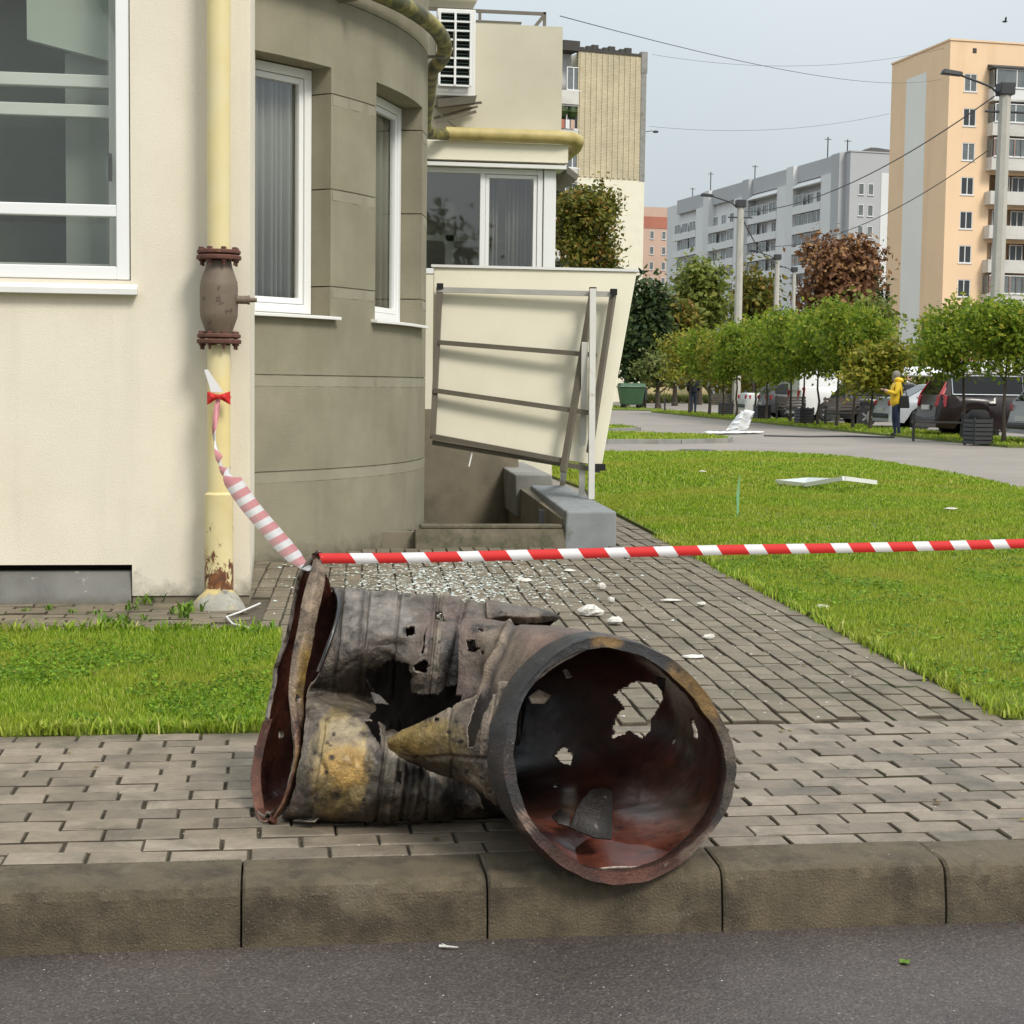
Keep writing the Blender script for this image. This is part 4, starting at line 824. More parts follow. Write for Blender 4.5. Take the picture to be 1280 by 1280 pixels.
def skin_patch(name, rows, parent, nu, nv, closed, dent=0.010, fine=0.003, thick=0.007, holes=(), keep=None, paint=None, shape=None, seed=0, base=(0.150, 0.130, 0.112), inner=(0.085, 0.030, 0.020), flip=False, crumple=1.0, inmat='wreckin', jk=1.0, lining=None):
    """a dented metal skin lofted through rows of surveyed points"""
    C_ = np.array([[dp(*p) for p in r] for r in rows]); nr, nc = C_.shape[:2]
    A = cr(C_, np.linspace(0, nr-1, nu))                                   # (nu, nc, 3)
    tv = np.linspace(0, nc, nv, endpoint=False) if closed else np.linspace(0, nc-1, nv)
    G_ = np.swapaxes((cr_closed if closed else cr)(np.swapaxes(A, 0, 1), tv), 0, 1)   # (nu, nv, 3)
    du = np.gradient(G_, axis=0); dv = (np.roll(G_, -1, 1)-np.roll(G_, 1, 1))/2 if closed else np.gradient(G_, axis=1)
    nn = np.cross(du, dv); nn /= np.linalg.norm(nn, axis=2, keepdims=True)+1e-9
    if flip: nn = -nn
    V = G_.reshape(-1, 3); nn = nn.reshape(-1, 3); U_, V_ = np.meshgrid(np.linspace(0, 1, nu), np.linspace(0, 1, nv), indexing='ij'); U_, V_ = U_.ravel(), V_.ravel()
    d = np.empty(len(V))
    for i, p in enumerate(V):
        q = Vector(p)
        a = mn.noise(q*7+Vector((seed, 0, 0))); b = mn.noise(q*17+Vector((0, seed, 3))); c = 1-abs(mn.noise(q*9.5+Vector((5, seed, 1))))*2
        e_ = 1-abs(mn.noise(q*19+Vector((2, 7, seed))))*2; g9 = abs(mn.noise(q*5.2+Vector((seed, 4, 8))))
        d[i] = dent*1.15*a+dent*.32*b-dent*.9*crumple*max(0, c-.5)-dent*.18*crumple*max(0, e_-.6)+dent*.6*crumple*(g9-.3)+fine*mn.noise(q*45)+fine*.7*mn.noise(q*95)
    px, py = np.array([proj(p) for p in V]).T
    if shape is not None: d += shape(U_, V_, px, py)
    V = V+nn*d[:, None]; V[:, 2] = np.maximum(V[:, 2], .009+.002*np.sin(V[:, 0]*40))   # it rests on the paving
    idx = np.arange(nu*nv).reshape(nu, nv)
    if closed: a, b, c, e = idx[:-1], idx[1:], np.roll(idx, -1, 1)[1:], np.roll(idx, -1, 1)[:-1]
    else: a, b, c, e = idx[:-1, :-1], idx[1:, :-1], idx[1:, 1:], idx[:-1, 1:]
    Fc = np.stack([a, b, c, e], -1).reshape(-1, 4)
    if flip: Fc = Fc[:, ::-1]
    fx, fy = px[Fc].mean(1), py[Fc].mean(1); uf, vf = U_[Fc[:, 0]], V_[Fc[:, 0]]
    jit = np.array([mn.noise((x*.10, y*.10, 3.3)) for x, y in zip(fx, fy)])*6+np.array([mn.noise((x*.3, y*.3, 7.3)) for x, y in zip(fx, fy)])*1.5
    ok = np.ones(len(Fc), bool)
    for h in holes:
        poly, rng_ = h if isinstance(h, tuple) else (h, None)
        P__ = np.array(poly); k_ = jk*min(1.0, (P__.max(0)-P__.min(0)).max()/70)
        q = inpx(fx+jit*.6*k_, fy+jit*.5*k_, poly)
        if rng_ is not None: q &= (vf >= rng_[0]) & (vf <= rng_[1]) & (uf >= rng_[2]) & (uf <= rng_[3])
        ok &= ~q
    if keep is not None: ok &= keep(uf, vf, fx+jit*.6, fy+jit*.6)
    Fc = Fc[ok]
    col = np.tile(np.array(base), (len(V), 1))
    if paint: paint(col, px, py, U_, V_)
    col = np.clip(col*np.array((1.07, 1.0, .92)), 0, 1); lin = np.tile(np.array((0.075, 0.024, 0.015)), (len(V), 1))
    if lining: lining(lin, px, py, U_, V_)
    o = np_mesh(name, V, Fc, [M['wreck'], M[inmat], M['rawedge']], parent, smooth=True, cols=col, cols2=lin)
    s_ = o.modifiers.new('Solidify', 'SOLIDIFY'); s_.thickness = thick; s_.offset = -1; s_.material_offset = 1; s_.material_offset_rim = 2; s_.use_rim = True
    return o
WK = empty('missile_wreck', tuple(gp(560, 1035)), 'burnt crumpled metal missile tube with a wide round open end, lying on the pavement edge', 'wreck')
GREY, PURP, SOOT_SHADE, YEL, RUST, PALE = (0.150, 0.130, 0.118), (0.150, 0.112, 0.102), (0.030, 0.025, 0.022), (0.46, 0.27, 0.045), (0.115, 0.042, 0.024), (0.30, 0.27, 0.225)

# --- main body: kidney section with a deep crease, rear lobe above and front lobe below
S_ = [
 [(410,985,5.0),(420,870,5.1),(418,770,5.0),(416,733,4.9),(421,760,4.77),(414,800,4.68),(398,845,4.66),(386,864,4.68),(383,880,4.62),(381,900,4.56),(374,950,4.5),(363,1000,4.52),(352,1026,4.6),(380,1010,4.8)],
 [(452,985,5.0),(455,870,5.1),(440,770,5.02),(437,735,4.9),(437,768,4.75),(433,808,4.66),(427,842,4.67),(415,866,4.72),(412,884,4.62),(412,899,4.54),(410,950,4.45),(408,1000,4.46),(412,1026,4.57),(430,1010,4.8)],
 [(500,985,5.0),(495,870,5.1),(485,770,5.02),(483,738,4.9),(483,770,4.75),(482,800,4.67),(478,828,4.70),(470,872,4.86),(462,886,4.68),(462,899,4.56),(465,955,4.47),(465,1005,4.47),(470,1030,4.57),(490,1010,4.8)],
 [(545,985,5.0),(540,870,5.08),(532,770,5.0),(530,743,4.9),(530,772,4.76),(528,805,4.68),(524,840,4.67),(522,868,4.7),(506,914,4.70),(506,927,4.58),(518,965,4.5),(522,1005,4.5),(525,1030,4.6),(540,1010,4.8)],
 [(600,985,5.0),(600,870,5.05),(588,775,4.98),(585,748,4.9),(583,775,4.78),(578,805,4.7),(575,835,4.69),(570,862,4.7),(556,940,4.68),(560,952,4.62),(568,980,4.57),(572,1008,4.55),(575,1030,4.62),(590,1008,4.8)],
 [(650,975,5.0),(650,870,5.0),(643,785,4.97),(640,757,4.9),(636,776,4.83),(632,800,4.78),(628,835,4.78),(622,870,4.8),(610,950,4.75),(612,965,4.7),(618,985,4.66),(620,1008,4.64),(625,1024,4.68),(640,1000,4.8)]]
def body_shape(u, v, px, py):
    up = py < 868; s = np.zeros_like(px)
    for x0, w, a in ((429, 1.5, -.006), (461, 1.6, -.007), (465, 1.6, .005), (500, 1.6, -.006), (504, 1.5, .004), (545, 1.8, .006), (549, 1.6, -.008), (556, 2, .005)): s += np.where(up, a*np.exp(-((px-(x0-.10*(py-740)))/w)**2), 0)
    s += np.where(up, -.012*np.exp(-((px-(582-.18*(py-740)))/4)**2), 0)
    for x0, w, a in ((482, 2.2, -.010), (497, 3, .006), (514, 2.0, -.012), (528, 3, .005), (545, 2.2, -.010), (400, 2, -.006)): s += np.where(py > 905, a*np.exp(-((px-(x0-.14*(py-940)))/w)**2), 0)
    s += -.020*np.exp(-((px-500)/26)**2-((py-806)/10)**2)+.010*np.exp(-((px-470)/35)**2-((py-790)/8)**2)   # horizontal dent
    return s
def body_paint(c, px, py, u, v):
    body_paint_(c, px, py, u, v); dots(c, px, py, [(417, 917, 3), (409, 928, 3), (413, 931, 2.5), (415, 947, 4.5), (408, 965, 3.5), (462, 963, 2.5), (392, 940, 3), (396, 905, 2.5), (508, 788, 6), (476, 912, 3), (431, 752, 2), (560, 812, 2.5), (549, 803, 2), (568, 818, 2), (540, 800, 2), (520, 812, 1.6), (498, 818, 2), (505, 815, 1.6), (455, 1000, 3), (530, 1000, 2.5), (433, 830, 2.5)])
def body_paint_(c, px, py, u, v):
    blend(c, blob(px, py, 470, 770, 60, 34, .6, .4, 1), (0.21, 0.198, 0.19)); blend(c, blob(px, py, 470, 815, 60, 22, .7, .4, 27), (0.075, .066, .06), .8); blend(c, np.clip(1-np.abs(px-(427-.08*(py-740)))/6, 0, 1)*(py < 850), SOOT_SHADE, .8)
    blend(c, blob(px, py, 560, 790, 40, 40, .6, .4, 2), PURP)
    blend(c, blob(px, py, 560, 830, 30, 40, .8, .4, 3), (0.13, 0.125, 0.125))
    blend(c, np.clip(1-np.abs(px-(455-.1*(py-740)))/6, 0, 1)*(py < 850), SOOT_SHADE, .8)
    blend(c, np.clip(1-np.abs(px-(553-.1*(py-740)))/9, 0, 1)*(py < 850), PALE, .7)
    blend(c, blob(px, py, 430, 850, 60, 16, .8, .3, 4), SOOT_SHADE, .8)
    blend(c, blob(px, py, 425, 880, 42, 13, .4, .3, 5), PALE, .55)
    blend(c, blob(px, py, 424, 955, 40, 68, .12, .16, 6), (0.33, 0.265, 0.135), .97); blend(c, blob(px, py, 420, 1000, 26, 22, .5, .3, 26), (0.30, .245, .12), .7)
    blend(c, blob(px, py, 430, 958, 28, 30, .7, .7, 7), (0.40, .245, .06), .65)
    blend(c, blob(px, py, 432, 915, 26, 18, .4, .4, 8), PALE, .55)
    blend(c, np.clip(1-np.abs(px-393+.1*(py-900))/13, 0, 1)*(py > 890), (0.09, 0.078, 0.068), .8)
    blend(c, blob(px, py, 500, 950, 30, 40, .6, .5, 9), PALE, .6)
    blend(c, blob(px, py, 545, 975, 20, 28, .5, .6, 10), (0.30, 0.28, 0.25), .85); blend(c, blob(px, py, 515, 960, 14, 40, .5, .8, 28), SOOT_SHADE, .85); blend(c, blob(px, py, 470, 985, 14, 50, .5, .8, 29), SOOT_SHADE, .75); blend(c, blob(px, py, 575, 1000, 25, 34, .6, .5, 24), SOOT_SHADE, .9)
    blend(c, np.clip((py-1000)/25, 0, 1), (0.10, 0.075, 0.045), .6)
body_holes = [([(455, 842), (478, 832), (500, 826), (513, 831), (515, 868), (545, 868), (571, 855), (577, 835), (584, 880), (575, 940), (552, 930), (520, 936), (498, 916), (478, 904), (462, 896), (470, 884), (468, 866)], (.40, .66, .25, .99)),
    ([(506, 783), (518, 782), (519, 793), (508, 795)], (.2, .5, 0, 1)), ([(546, 757), (553, 762), (558, 775), (552, 777), (546, 768)], (.14, .5, 0, 1)), ([(517, 832), (531, 824), (538, 832), (533, 840), (520, 841)], (.3, .56, 0, 1)),
    ([(527, 815), (531, 790), (533, 785), (532, 800), (529, 820)], (.2, .56, 0, 1)), ([(455, 898), (474, 900), (478, 914), (475, 934), (470, 925)], (.5, .8, 0, 1)), ([(495, 962), (503, 966), (502, 980), (496, 976)], (.6, .85, 0, 1))]
skin_patch('tube_body', S_, WK, 230, 300, True, 0.011, 0.0022, 0.008, body_holes, None, body_paint, body_shape, 1, flip=True, inmat='shadein')

# --- torn flap of the rear lobe
FL = [[(604,800,5.0),(606,772,4.98),(607,750,4.92),(608,755,4.84),(609,772,4.80),(612,780,4.82)], [(632,800,5.0),(632,775,4.98),(632,754,4.92),(632,758,4.84),(633,769,4.79),(634,777,4.82)],
      [(660,800,5.0),(660,778,4.97),(661,758,4.92),(661,762,4.86),(660,771,4.82),(658,780,4.85)], [(682,786,4.95),(683,776,4.94),(684,762,4.92),(685,763,4.88),(684,770,4.86),(681,778,4.87)], [(698,776,4.91),(699,774,4.91),(700,767,4.905),(700,768,4.90),(700,771,4.895),(698,775,4.895)]]
def flap_paint(c, px, py, u, v):
    blend(c, blob(px, py, 655, 770, 40, 8, .7, .3, 11), (0.20, 0.165, 0.135), .8); blend(c, blob(px, py, 690, 772, 14, 12, .6, .3, 12), SOOT_SHADE, .9)
    blend(c, np.clip(1-np.abs(px-607)/3, 0, 1), (0.32, 0.24, 0.17), .8)
skin_patch('torn_flap', FL, WK, 60, 50, False, 0.008, 0.002, 0.006, (), None, flap_paint, None, 2, flip=True, inmat='shadein')

# --- tube behind the ring
RING_OUT = [(762,795),(829,817),(875,857),(905,903),(919,955),(903,1024),(840,1089),(770,1107),(688,1072),(640,1008),(628,936),(660,851)]
def ringD(x, y, back=0.0): return 4.17 + .20*(x-774)/290 - .13*(y-951)/312 + back
C0 = [(774+(x-774)*.975, 951+(y-951)*.975, ringD(x, y, .035)) for x, y in RING_OUT]
C1 = [(700,790,4.40),(790,800,4.5),(850,840,4.58),(878,890,4.6),(885,950,4.58),(865,1010,4.5),(800,1050,4.38),(740,1070,4.30),(675,1048,4.25),(642,1005,4.25),(628,936,4.27),(655,850,4.33)]
C2 = [(640,785,4.58),(720,792,4.75),(790,820,4.85),(812,870,4.9),(812,930,4.88),(790,985,4.78),(735,1016,4.62),(690,1026,4.5),(645,1020,4.42),(612,990,4.42),(590,930,4.45),(606,850,4.52)]
C3 = [(577,775,4.66),(622,786,4.95),(632,826,5.03),(634,870,5.05),(630,930,5.03),(626,975,5.0),(615,1008,4.86),(600,1018,4.68),(600,1006,4.58),(585,985,4.55),(560,935,4.56),(571,850,4.58)]
def tube_paint(c, px, py, u, v):
    blend(c, np.ones(len(px)), PURP); blend(c, blob(px, py, 620, 820, 40, 40, .7, .4, 13), (0.20, 0.165, 0.135)); blend(c, blob(px, py, 700, 810, 40, 16, .8, .3, 14), (0.20, 0.135, 0.115))
    blend(c, np.clip(1-np.abs(px-(634-.42*(py-785)))/4, 0, 1)*(py < 870), (0.36, 0.29, 0.22), .9); blend(c, np.clip(1-np.abs(px-(641-.42*(py-785)))/3, 0, 1)*(py < 870), SOOT_SHADE, .8)
    blend(c, np.clip((py-862+(px-600)*.4)/14, 0, 1)*(px < 668), SOOT_SHADE, .85); blend(c, blob(px, py, 598, 826, 14, 18, .6, .5, 45), (0.09, .07, .055), .7); blend(c, blob(px, py, 612, 800, 20, 14, .6, .5, 46), (0.27, .225, .18), .7)  # shade painted on the tube behind the lip slot
def tube_shape(u, v, px, py):
    q = (py < 870)*(px < 660); s = .011*np.exp(-((px-(634-.42*(py-785)))/4)**2)-.007*np.exp(-((px-(642-.42*(py-785)))/4)**2)
    s += -.016*np.exp(-((px-592)/12)**2-((py-808)/13)**2)+.012*np.exp(-((px-612)/14)**2-((py-835)/14)**2)-.014*np.exp(-((px-598)/10)**2-((py-838)/18)**2)
    return s*q
tube_holes = [([(768,868),(785,856),(800,851),(826,855),(832,864),(828,874),(818,893),(812,915),(803,924),(790,915),(775,921),(764,922),(772,900),(780,884)], (.02, .56, .18, .95)),
    ([(693,944),(704,935),(708,933),(710,940),(717,942),(714,958),(704,956)], (.3, .8, 0, 1)), ([(645,974),(655,962),(658,966),(648,978)], (.55, .95, .0, 1)), ([(866,900),(870,897),(874,912),(876,923),(870,922)], (.1, .5, 0, .6)), ([(841,930),(845,922),(847,924),(844,932)], (.1, .5, 0, .7)),
    ([(582,800),(592,798),(592,812),(584,812)], (.85, 1, .2, 1)), ([(582,811),(594,806),(598,809),(590,815)], (.85, 1, .2, 1)), ([(598,813),(603,812),(604,818),(599,818)], (.85, 1, .2, 1)), ([(692,984),(697,983),(697,988),(692,988)], (.3, .8, 0, .9)), ([(597, 783), (606, 786), (603, 789), (596, 786)], (.85, 1, .2, 1))]
keep_t = lambda u, v, x, y: (v < .64) | (u < .93+.05*np.sin(v*40)) | ((v > .9) | (v < .06)) & (u < .985)
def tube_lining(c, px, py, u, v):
    low = np.clip((np.cos((v-.40)*2*PI)+.55)/.9, 0, 1)*np.clip((.92-u)/.35, 0, 1); blend(c, np.ones(len(px)), (0.014, 0.009, 0.007)); blend(c, low, (0.155, 0.040, 0.023), .95)  # top and deep lining near-black: the tube's inner shade is in this colour
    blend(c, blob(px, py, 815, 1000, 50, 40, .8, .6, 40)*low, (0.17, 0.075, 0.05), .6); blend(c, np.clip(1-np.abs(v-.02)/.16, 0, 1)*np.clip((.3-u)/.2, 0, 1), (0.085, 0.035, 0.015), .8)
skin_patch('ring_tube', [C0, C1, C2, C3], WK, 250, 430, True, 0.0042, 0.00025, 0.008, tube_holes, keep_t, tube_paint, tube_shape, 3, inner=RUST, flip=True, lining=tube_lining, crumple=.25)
# --- front sheet peeled out into a yellow-painted lip
D_ = [[(668,843,4.15),(640,890,4.13),(627,940,4.12),(634,990,4.11),(650,1030,4.10),(670,1056,4.10)], [(640,848,4.19),(622,893,4.15),(612,936,4.14),(620,984,4.14),(640,1020,4.15),(662,1044,4.16)],
      [(612,856,4.25),(598,895,4.18),(592,935,4.17),(600,978,4.19),(622,1008,4.22),(652,1030,4.24)], [(575,876,4.31),(562,905,4.26),(557,935,4.26),(570,965,4.29),(598,990,4.33),(640,1012,4.36)],
      [(535,898,4.37),(526,915,4.34),(526,935,4.35),(541,955,4.39),(566,975,4.43),(602,992,4.47)], [(488,921,4.45),(485,928,4.44),(487,937,4.46),(502,947,4.49),(522,957,4.51),(545,966,4.53)]]
def lip_paint(c, px, py, u, v):
    blend(c, np.ones(len(px)), (0.255, 0.212, 0.172)); blend(c, blob(px, py, 590, 900, 18, 40, .9, .6, 25), (0.17, .14, .115), .7); blend(c, blob(px, py, 515, 922, 46, 22, .6, .55, 15), (0.36, 0.255, 0.075), .85); blend(c, blob(px, py, 560, 925, 26, 20, .8, .5, 16), (0.33, 0.26, 0.12), .7)
    blend(c, blob(px, py, 530, 960, 60, 12, .7, .3, 17), (0.07, 0.052, 0.032), .8); blend(c, blob(px, py, 610, 1000, 40, 24, .8, .4, 18), (0.12, 0.098, 0.075), .8); blend(c, blob(px, py, 650, 960, 8, 60, .8, .3, 19), PALE, .5); blend(c, np.clip(1-v/.035, 0, 1), (0.42, .37, .30), .8); blend(c, np.clip((v-.80)/.2, 0, 1), SOOT_SHADE, .8)
    blend(c, np.clip(1-np.abs(px-(566-.16*(py-860)+.0013*(py-860)**2))/2.2, 0, 1), SOOT_SHADE, .6); blend(c, np.clip(1-np.abs(px-(632-.16*(py-860)+.0013*(py-860)**2))/2.0, 0, 1), SOOT_SHADE, .75); blend(c, np.clip(1-np.abs(py-(947+.03*(px-560)))/2.0, 0, 1)*(px > 530), SOOT_SHADE, .6)
    dots(c, px, py, [(577, 927, 4), (546, 900, 3), (571, 902, 2.5), (600, 910, 2), (622, 908, 2.2), (567, 960, 3), (582, 965, 3.5), (602, 972, 3), (640, 930, 2), (560, 915, 2), (612, 990, 3), (640, 995, 2.5), (598, 940, 2)])
def lip_shape(u, v, px, py):
    s = np.zeros_like(px)
    for x0, w, a in ((618, 1.5, -.008), (566, 1.5, -.006), (606, 1.6, .003), (632, 1.4, -.006)): s += a*np.exp(-((px-(x0-.16*(py-860)+.0013*(py-860)**2))/w)**2)
    s += -.008*np.exp(-((py-(947+.03*(px-560)))/2.5)**2)*(px > 520)
    return s
lip_holes = [[(614,845),(604,854),(594,872),(587,893),(584,915),(586,934),(593,934),(597,914),(602,893),(611,874),(622,856)], [(543,896),(549,897),(548,901),(542,901)], [(574,978),(580,980),(588,992),(580,990)]]
skin_patch('peeled_lip', D_, WK, 200, 170, False, 0.008, 0.0022, 0.004, lip_holes, None, lip_paint, lip_shape, 4, inmat='shadein', jk=.25)

# --- left end: flattened hoop, near strip, far lip
near_l = [(394,688,4.74),(386,718,4.70),(377,752,4.66),(371,785,4.63),(365,815,4.60),(361,848,4.58),(361,876,4.57),(367,905,4.55),(369,940,4.53),(363,972,4.52),(353,1000,4.53),(344,1016,4.54),(337,1030,4.56)]
near_r = [(398,692,4.77),(407,712,4.72),(402,750,4.68),(394,790,4.65),(387,824,4.62),(382,855,4.61),(381,880,4.61),(384,915,4.60),(381,945,4.58),(373,978,4.57),(361,1004,4.57),(350,1018,4.57),(340,1031,4.58)]
far_l = [(396,686,4.76),(378,712,4.80),(364,752,4.84),(354,800,4.86),(342,832,4.86),(337,862,4.85),(330,900,4.82),(319,940,4.78),(315,975,4.73),(319,1008,4.66),(324,1022,4.60),(330,1030,4.57)]
far_r = [(400,690,4.82),(408,722,4.92),(416,760,4.98),(418,800,5.0),(412,838,5.0),(400,868,4.98),(380,900,4.97),(370,940,4.93),(368,975,4.88),(362,1005,4.78),(350,1020,4.68),(338,1030,4.60)]
def hoop_paint(c, px, py, u, v):
    blend(c, np.ones(len(px)), (0.235, 0.185, 0.14)); blend(c, blob(px, py, 388, 840, 16, 40, .8, .5, 20), (0.30, 0.20, 0.05), .9); blend(c, np.clip((py-880)/30, 0, 1), (0.135, 0.060, 0.038), .85); blend(c, blob(px, py, 374, 950, 10, 16, .6, .4, 22), (0.22, 0.14, 0.06), .7)
def far_paint(c, px, py, u, v):
    blend(c, np.ones(len(px)), (0.075, 0.050, 0.036)); blend(c, np.clip((py-930)/30, 0, 1), RUST, .9)
mid = [tuple((np.array(a)+np.array(b))/2+np.array([0, 0, -.018])) for a, b in zip(near_l, near_r)]
skin_patch('end_hoop', [near_l, mid, near_r], WK, 22, 150, False, 0.006, 0.0015, 0.012, [[(372,868),(378,872),(376,878),(370,876)]], None, hoop_paint, None, 5, flip=True)
skin_patch('end_lip', [far_l, [tuple((np.array(a)*.6+np.array(b)*.4)+np.array([0, 0, .03])) for a, b in zip(far_l, far_r)], far_r], WK, 40, 150, False, 0.008, 0.0015, 0.014, [[(345,915),(351,915),(351,922),(345,922)]], None, far_paint, None, 6)
lipb = [(x-1, y+1, d-.012) for x, y, d in far_l[6:]]; lipf = [(x+11-4*(k > 3), y-2, d-.004) for k, (x, y, d) in enumerate(far_l[6:])]
def rust_paint(c, px, py, u, v): blend(c, np.ones(len(px)), (0.17, 0.072, 0.048))
skin_patch('end_lip_edge', [lipb, lipf], WK, 8, 70, False, 0.003, 0.001, 0.01, (), None, rust_paint, None, 7, flip=True)
# inner end of the rear lobe seen behind the strip: a collar and a dark opening
mb = MB(); cpt = [dp(x, y, d) for x, y, d in smooth_path2([(416,735,4.88),(423,752,4.78),(420,778,4.71),(410,808,4.67),(398,840,4.65)])]
mb.tube(cpt, .006, 6); mb.build('end_collar', M['wreckin'], WK, smooth=60)

# --- the thick round end ring
RO = [(760,795),(796,803),(829,817),(853,833),(873,854),(889,873),(901,895),(912,917),(919,940),(921,963),(918,988),(911,1009),(900,1028),(884,1049),(866,1067),(847,1083),(826,1095),(800,1104),(772,1107),(750,1104),(729,1098),(706,1086),(685,1070),(667,1051),(651,1029),(640,1007),(632,984),(628,961),(629,938),(632,916),(638,895),(647,872),(660,851),(676,833),(694,817),(709,808),(726,800),(743,796)]
RI = [(760,814),(785,819),(810,829),(827,841),(842,855),(859,871),(872,888),(886,905),(896,925),(903,945),(905,966),(902,988),(896,1010),(885,1029),(872,1045),(857,1057),(841,1068),(823,1076),(804,1082),(788,1086),(772,1088),(752,1087),(733,1081),(711,1068),(691,1051),(677,1037),(666,1024),(656,1000),(649,976),(645,948),(647,920),(649,898),(655,876),(668,855),(685,836),(702,826),(722,818),(741,815)]
n = len(RO); no = 228
def ringpts(pp, back, scale=1.0):
    P_ = np.array([dp(774+(x-774)*scale, 951+(y-951)*scale, ringD(x, y, back)) for x, y in pp]); return cr_closed(P_, np.linspace(0, len(pp), no, endpoint=False))
axis = np.array([-.40, .90, 0.03]); axis /= np.linalg.norm(axis)
OUT, INN = ringpts(RO, 0), ringpts(RI, 0); INN = INN*.82+OUT*.18
loops = [OUT+axis*.070, OUT+axis*.030+(OUT-OUT.mean(0))*.004, OUT+axis*.004, OUT*.94+INN*.06-axis*.001, OUT*.65+INN*.35+axis*.0005, OUT*.35+INN*.65-axis*.0005, OUT*.06+INN*.94-axis*.001, INN+axis*.004, INN+axis*.024, INN*.45+OUT*.55+axis*.050]
V = np.array(loops); V = V.reshape(-1, 3); L_ = len(loops)
V = np.array([p+np.array([mn.noise(Vector(p)*22), mn.noise(Vector(p)*22+Vector((3, 1, 5))), mn.noise(Vector(p)*22+Vector((9, 4, 2)))])*.0026+np.array([mn.noise(Vector(p)*70), 0, mn.noise(Vector(p)*70+Vector((3, 1, 5)))])*.001 for p in V])
Fc = np.array([(i*no+k, i*no+(k+1) % no, (i+1)*no+(k+1) % no, (i+1)*no+k) for i in range(L_-1) for k in range(no)] + [((L_-1)*no+k, (L_-1)*no+(k+1) % no, (k+1) % no, k) for k in range(no)])
px, py = np.array([proj(p) for p in V]).T; col = np.tile(np.array((0.030, 0.029, 0.030)), (len(V), 1))
blend(col, np.clip((py-1020)/50, 0, 1), (0.105, 0.040, 0.026), .95); blend(col, blob(px, py, 872, 868, 40, 46, .5, .3, 30), (0.20, 0.115, 0.032), .9); blend(col, blob(px, py, 757, 803, 18, 8, .5, .4, 31), (0.24, 0.14, 0.04), .8)
blend(col, blob(px, py, 914, 955, 18, 90, .5, .6, 32), (0.034, 0.030, 0.027), .9); blend(col, blob(px, py, 912, 965, 8, 70, .6, .9, 42), (0.15, .115, .085), .6); blend(col, blob(px, py, 880, 1055, 40, 20, .5, .5, 33), (0.21, 0.155, 0.12), .8); blend(col, blob(px, py, 657, 1027, 8, 12, .4, .3, 34), (0.45, 0.30, 0.22), .8)
cs = np.repeat([0, 0, 0, 0, 0, 0, 0, 1, 1, 1], no); blend(col, cs*1.0, (0.060, 0.022, 0.015), .9)
rg = np_mesh('end_ring', V, Fc[:, ::-1], [M['wreck']], WK, smooth=True, cols=col); rg.data.set_sharp_from_angle(angle=math.radians(42))
# --- torn plate lying inside the tube, shreds on the rims
def plate(name, pts, th, parent, c, label=None, n=10):
    P_ = [dp(*p) for p in pts]; cen = sum(P_)/len(P_); nv = np.cross(P_[1]-P_[0], P_[2]-P_[0]); nv /= np.linalg.norm(nv)
    V = [cen+nv*.012]+P_; k = len(P_); B_ = [p+nv*th*-1 for p in V]
    Fc = [(0, 1+i, 1+(i+1) % k) for i in range(k)]+[(k+1, k+2+(i+1) % k, k+2+i) for i in range(k)]
    Fs = [(1+i, k+2+i, k+2+(i+1) % k) for i in range(k)]+[(1+i, k+2+(i+1) % k, 1+(i+1) % k) for i in range(k)]
    return np_mesh(name, np.array(V+B_), np.array(Fc+Fs), [M['wreck']], parent, cols=np.tile(np.array(c), (2*k+2, 1)))
plate('loose_plate', [(711,1035,4.23),(720,1012,4.28),(727,1000,4.31),(738,988,4.36),(755,986,4.38),(764,991,4.36),(763,1050,4.20),(742,1048,4.20)], .006, WK, (0.036, 0.032, 0.030))
plate('loose_plate', [(690,1022,4.26),(700,1014,4.29),(713,1020,4.27),(712,1034,4.22),(698,1031,4.23)], .006, WK, (0.06, 0.05, 0.045))
plate('shred', [(702,838,4.3),(708,836,4.3),(716,846,4.3),(708,848,4.29)], .004, WK, (0.30, 0.26, 0.22)); plate('shred', [(660,872,4.26),(672,862,4.3),(688,870,4.32),(680,880,4.3),(664,880,4.26)], .004, WK, (0.24, 0.20, 0.16))
plate('shred', [(820,845,4.5),(832,848,4.48),(830,866,4.5),(824,858,4.5)], .004, WK, (0.12, 0.11, 0.11)); plate('shred', [(495,917,4.56),(503,923,4.55),(506,932,4.55),(496,930,4.55)], .005, WK, (0.22, 0.19, 0.16))
plate('shred', [(463,866,4.62),(474,870,4.62),(486,882,4.6),(478,880,4.6),(468,880,4.6)], .004, WK, (0.10, 0.085, 0.07)); plate('shred', [(380,1024,4.53),(402,1020,4.53),(394,1028,4.5),(366,1027,4.52)], .004, WK, (0.22, 0.19, 0.16))

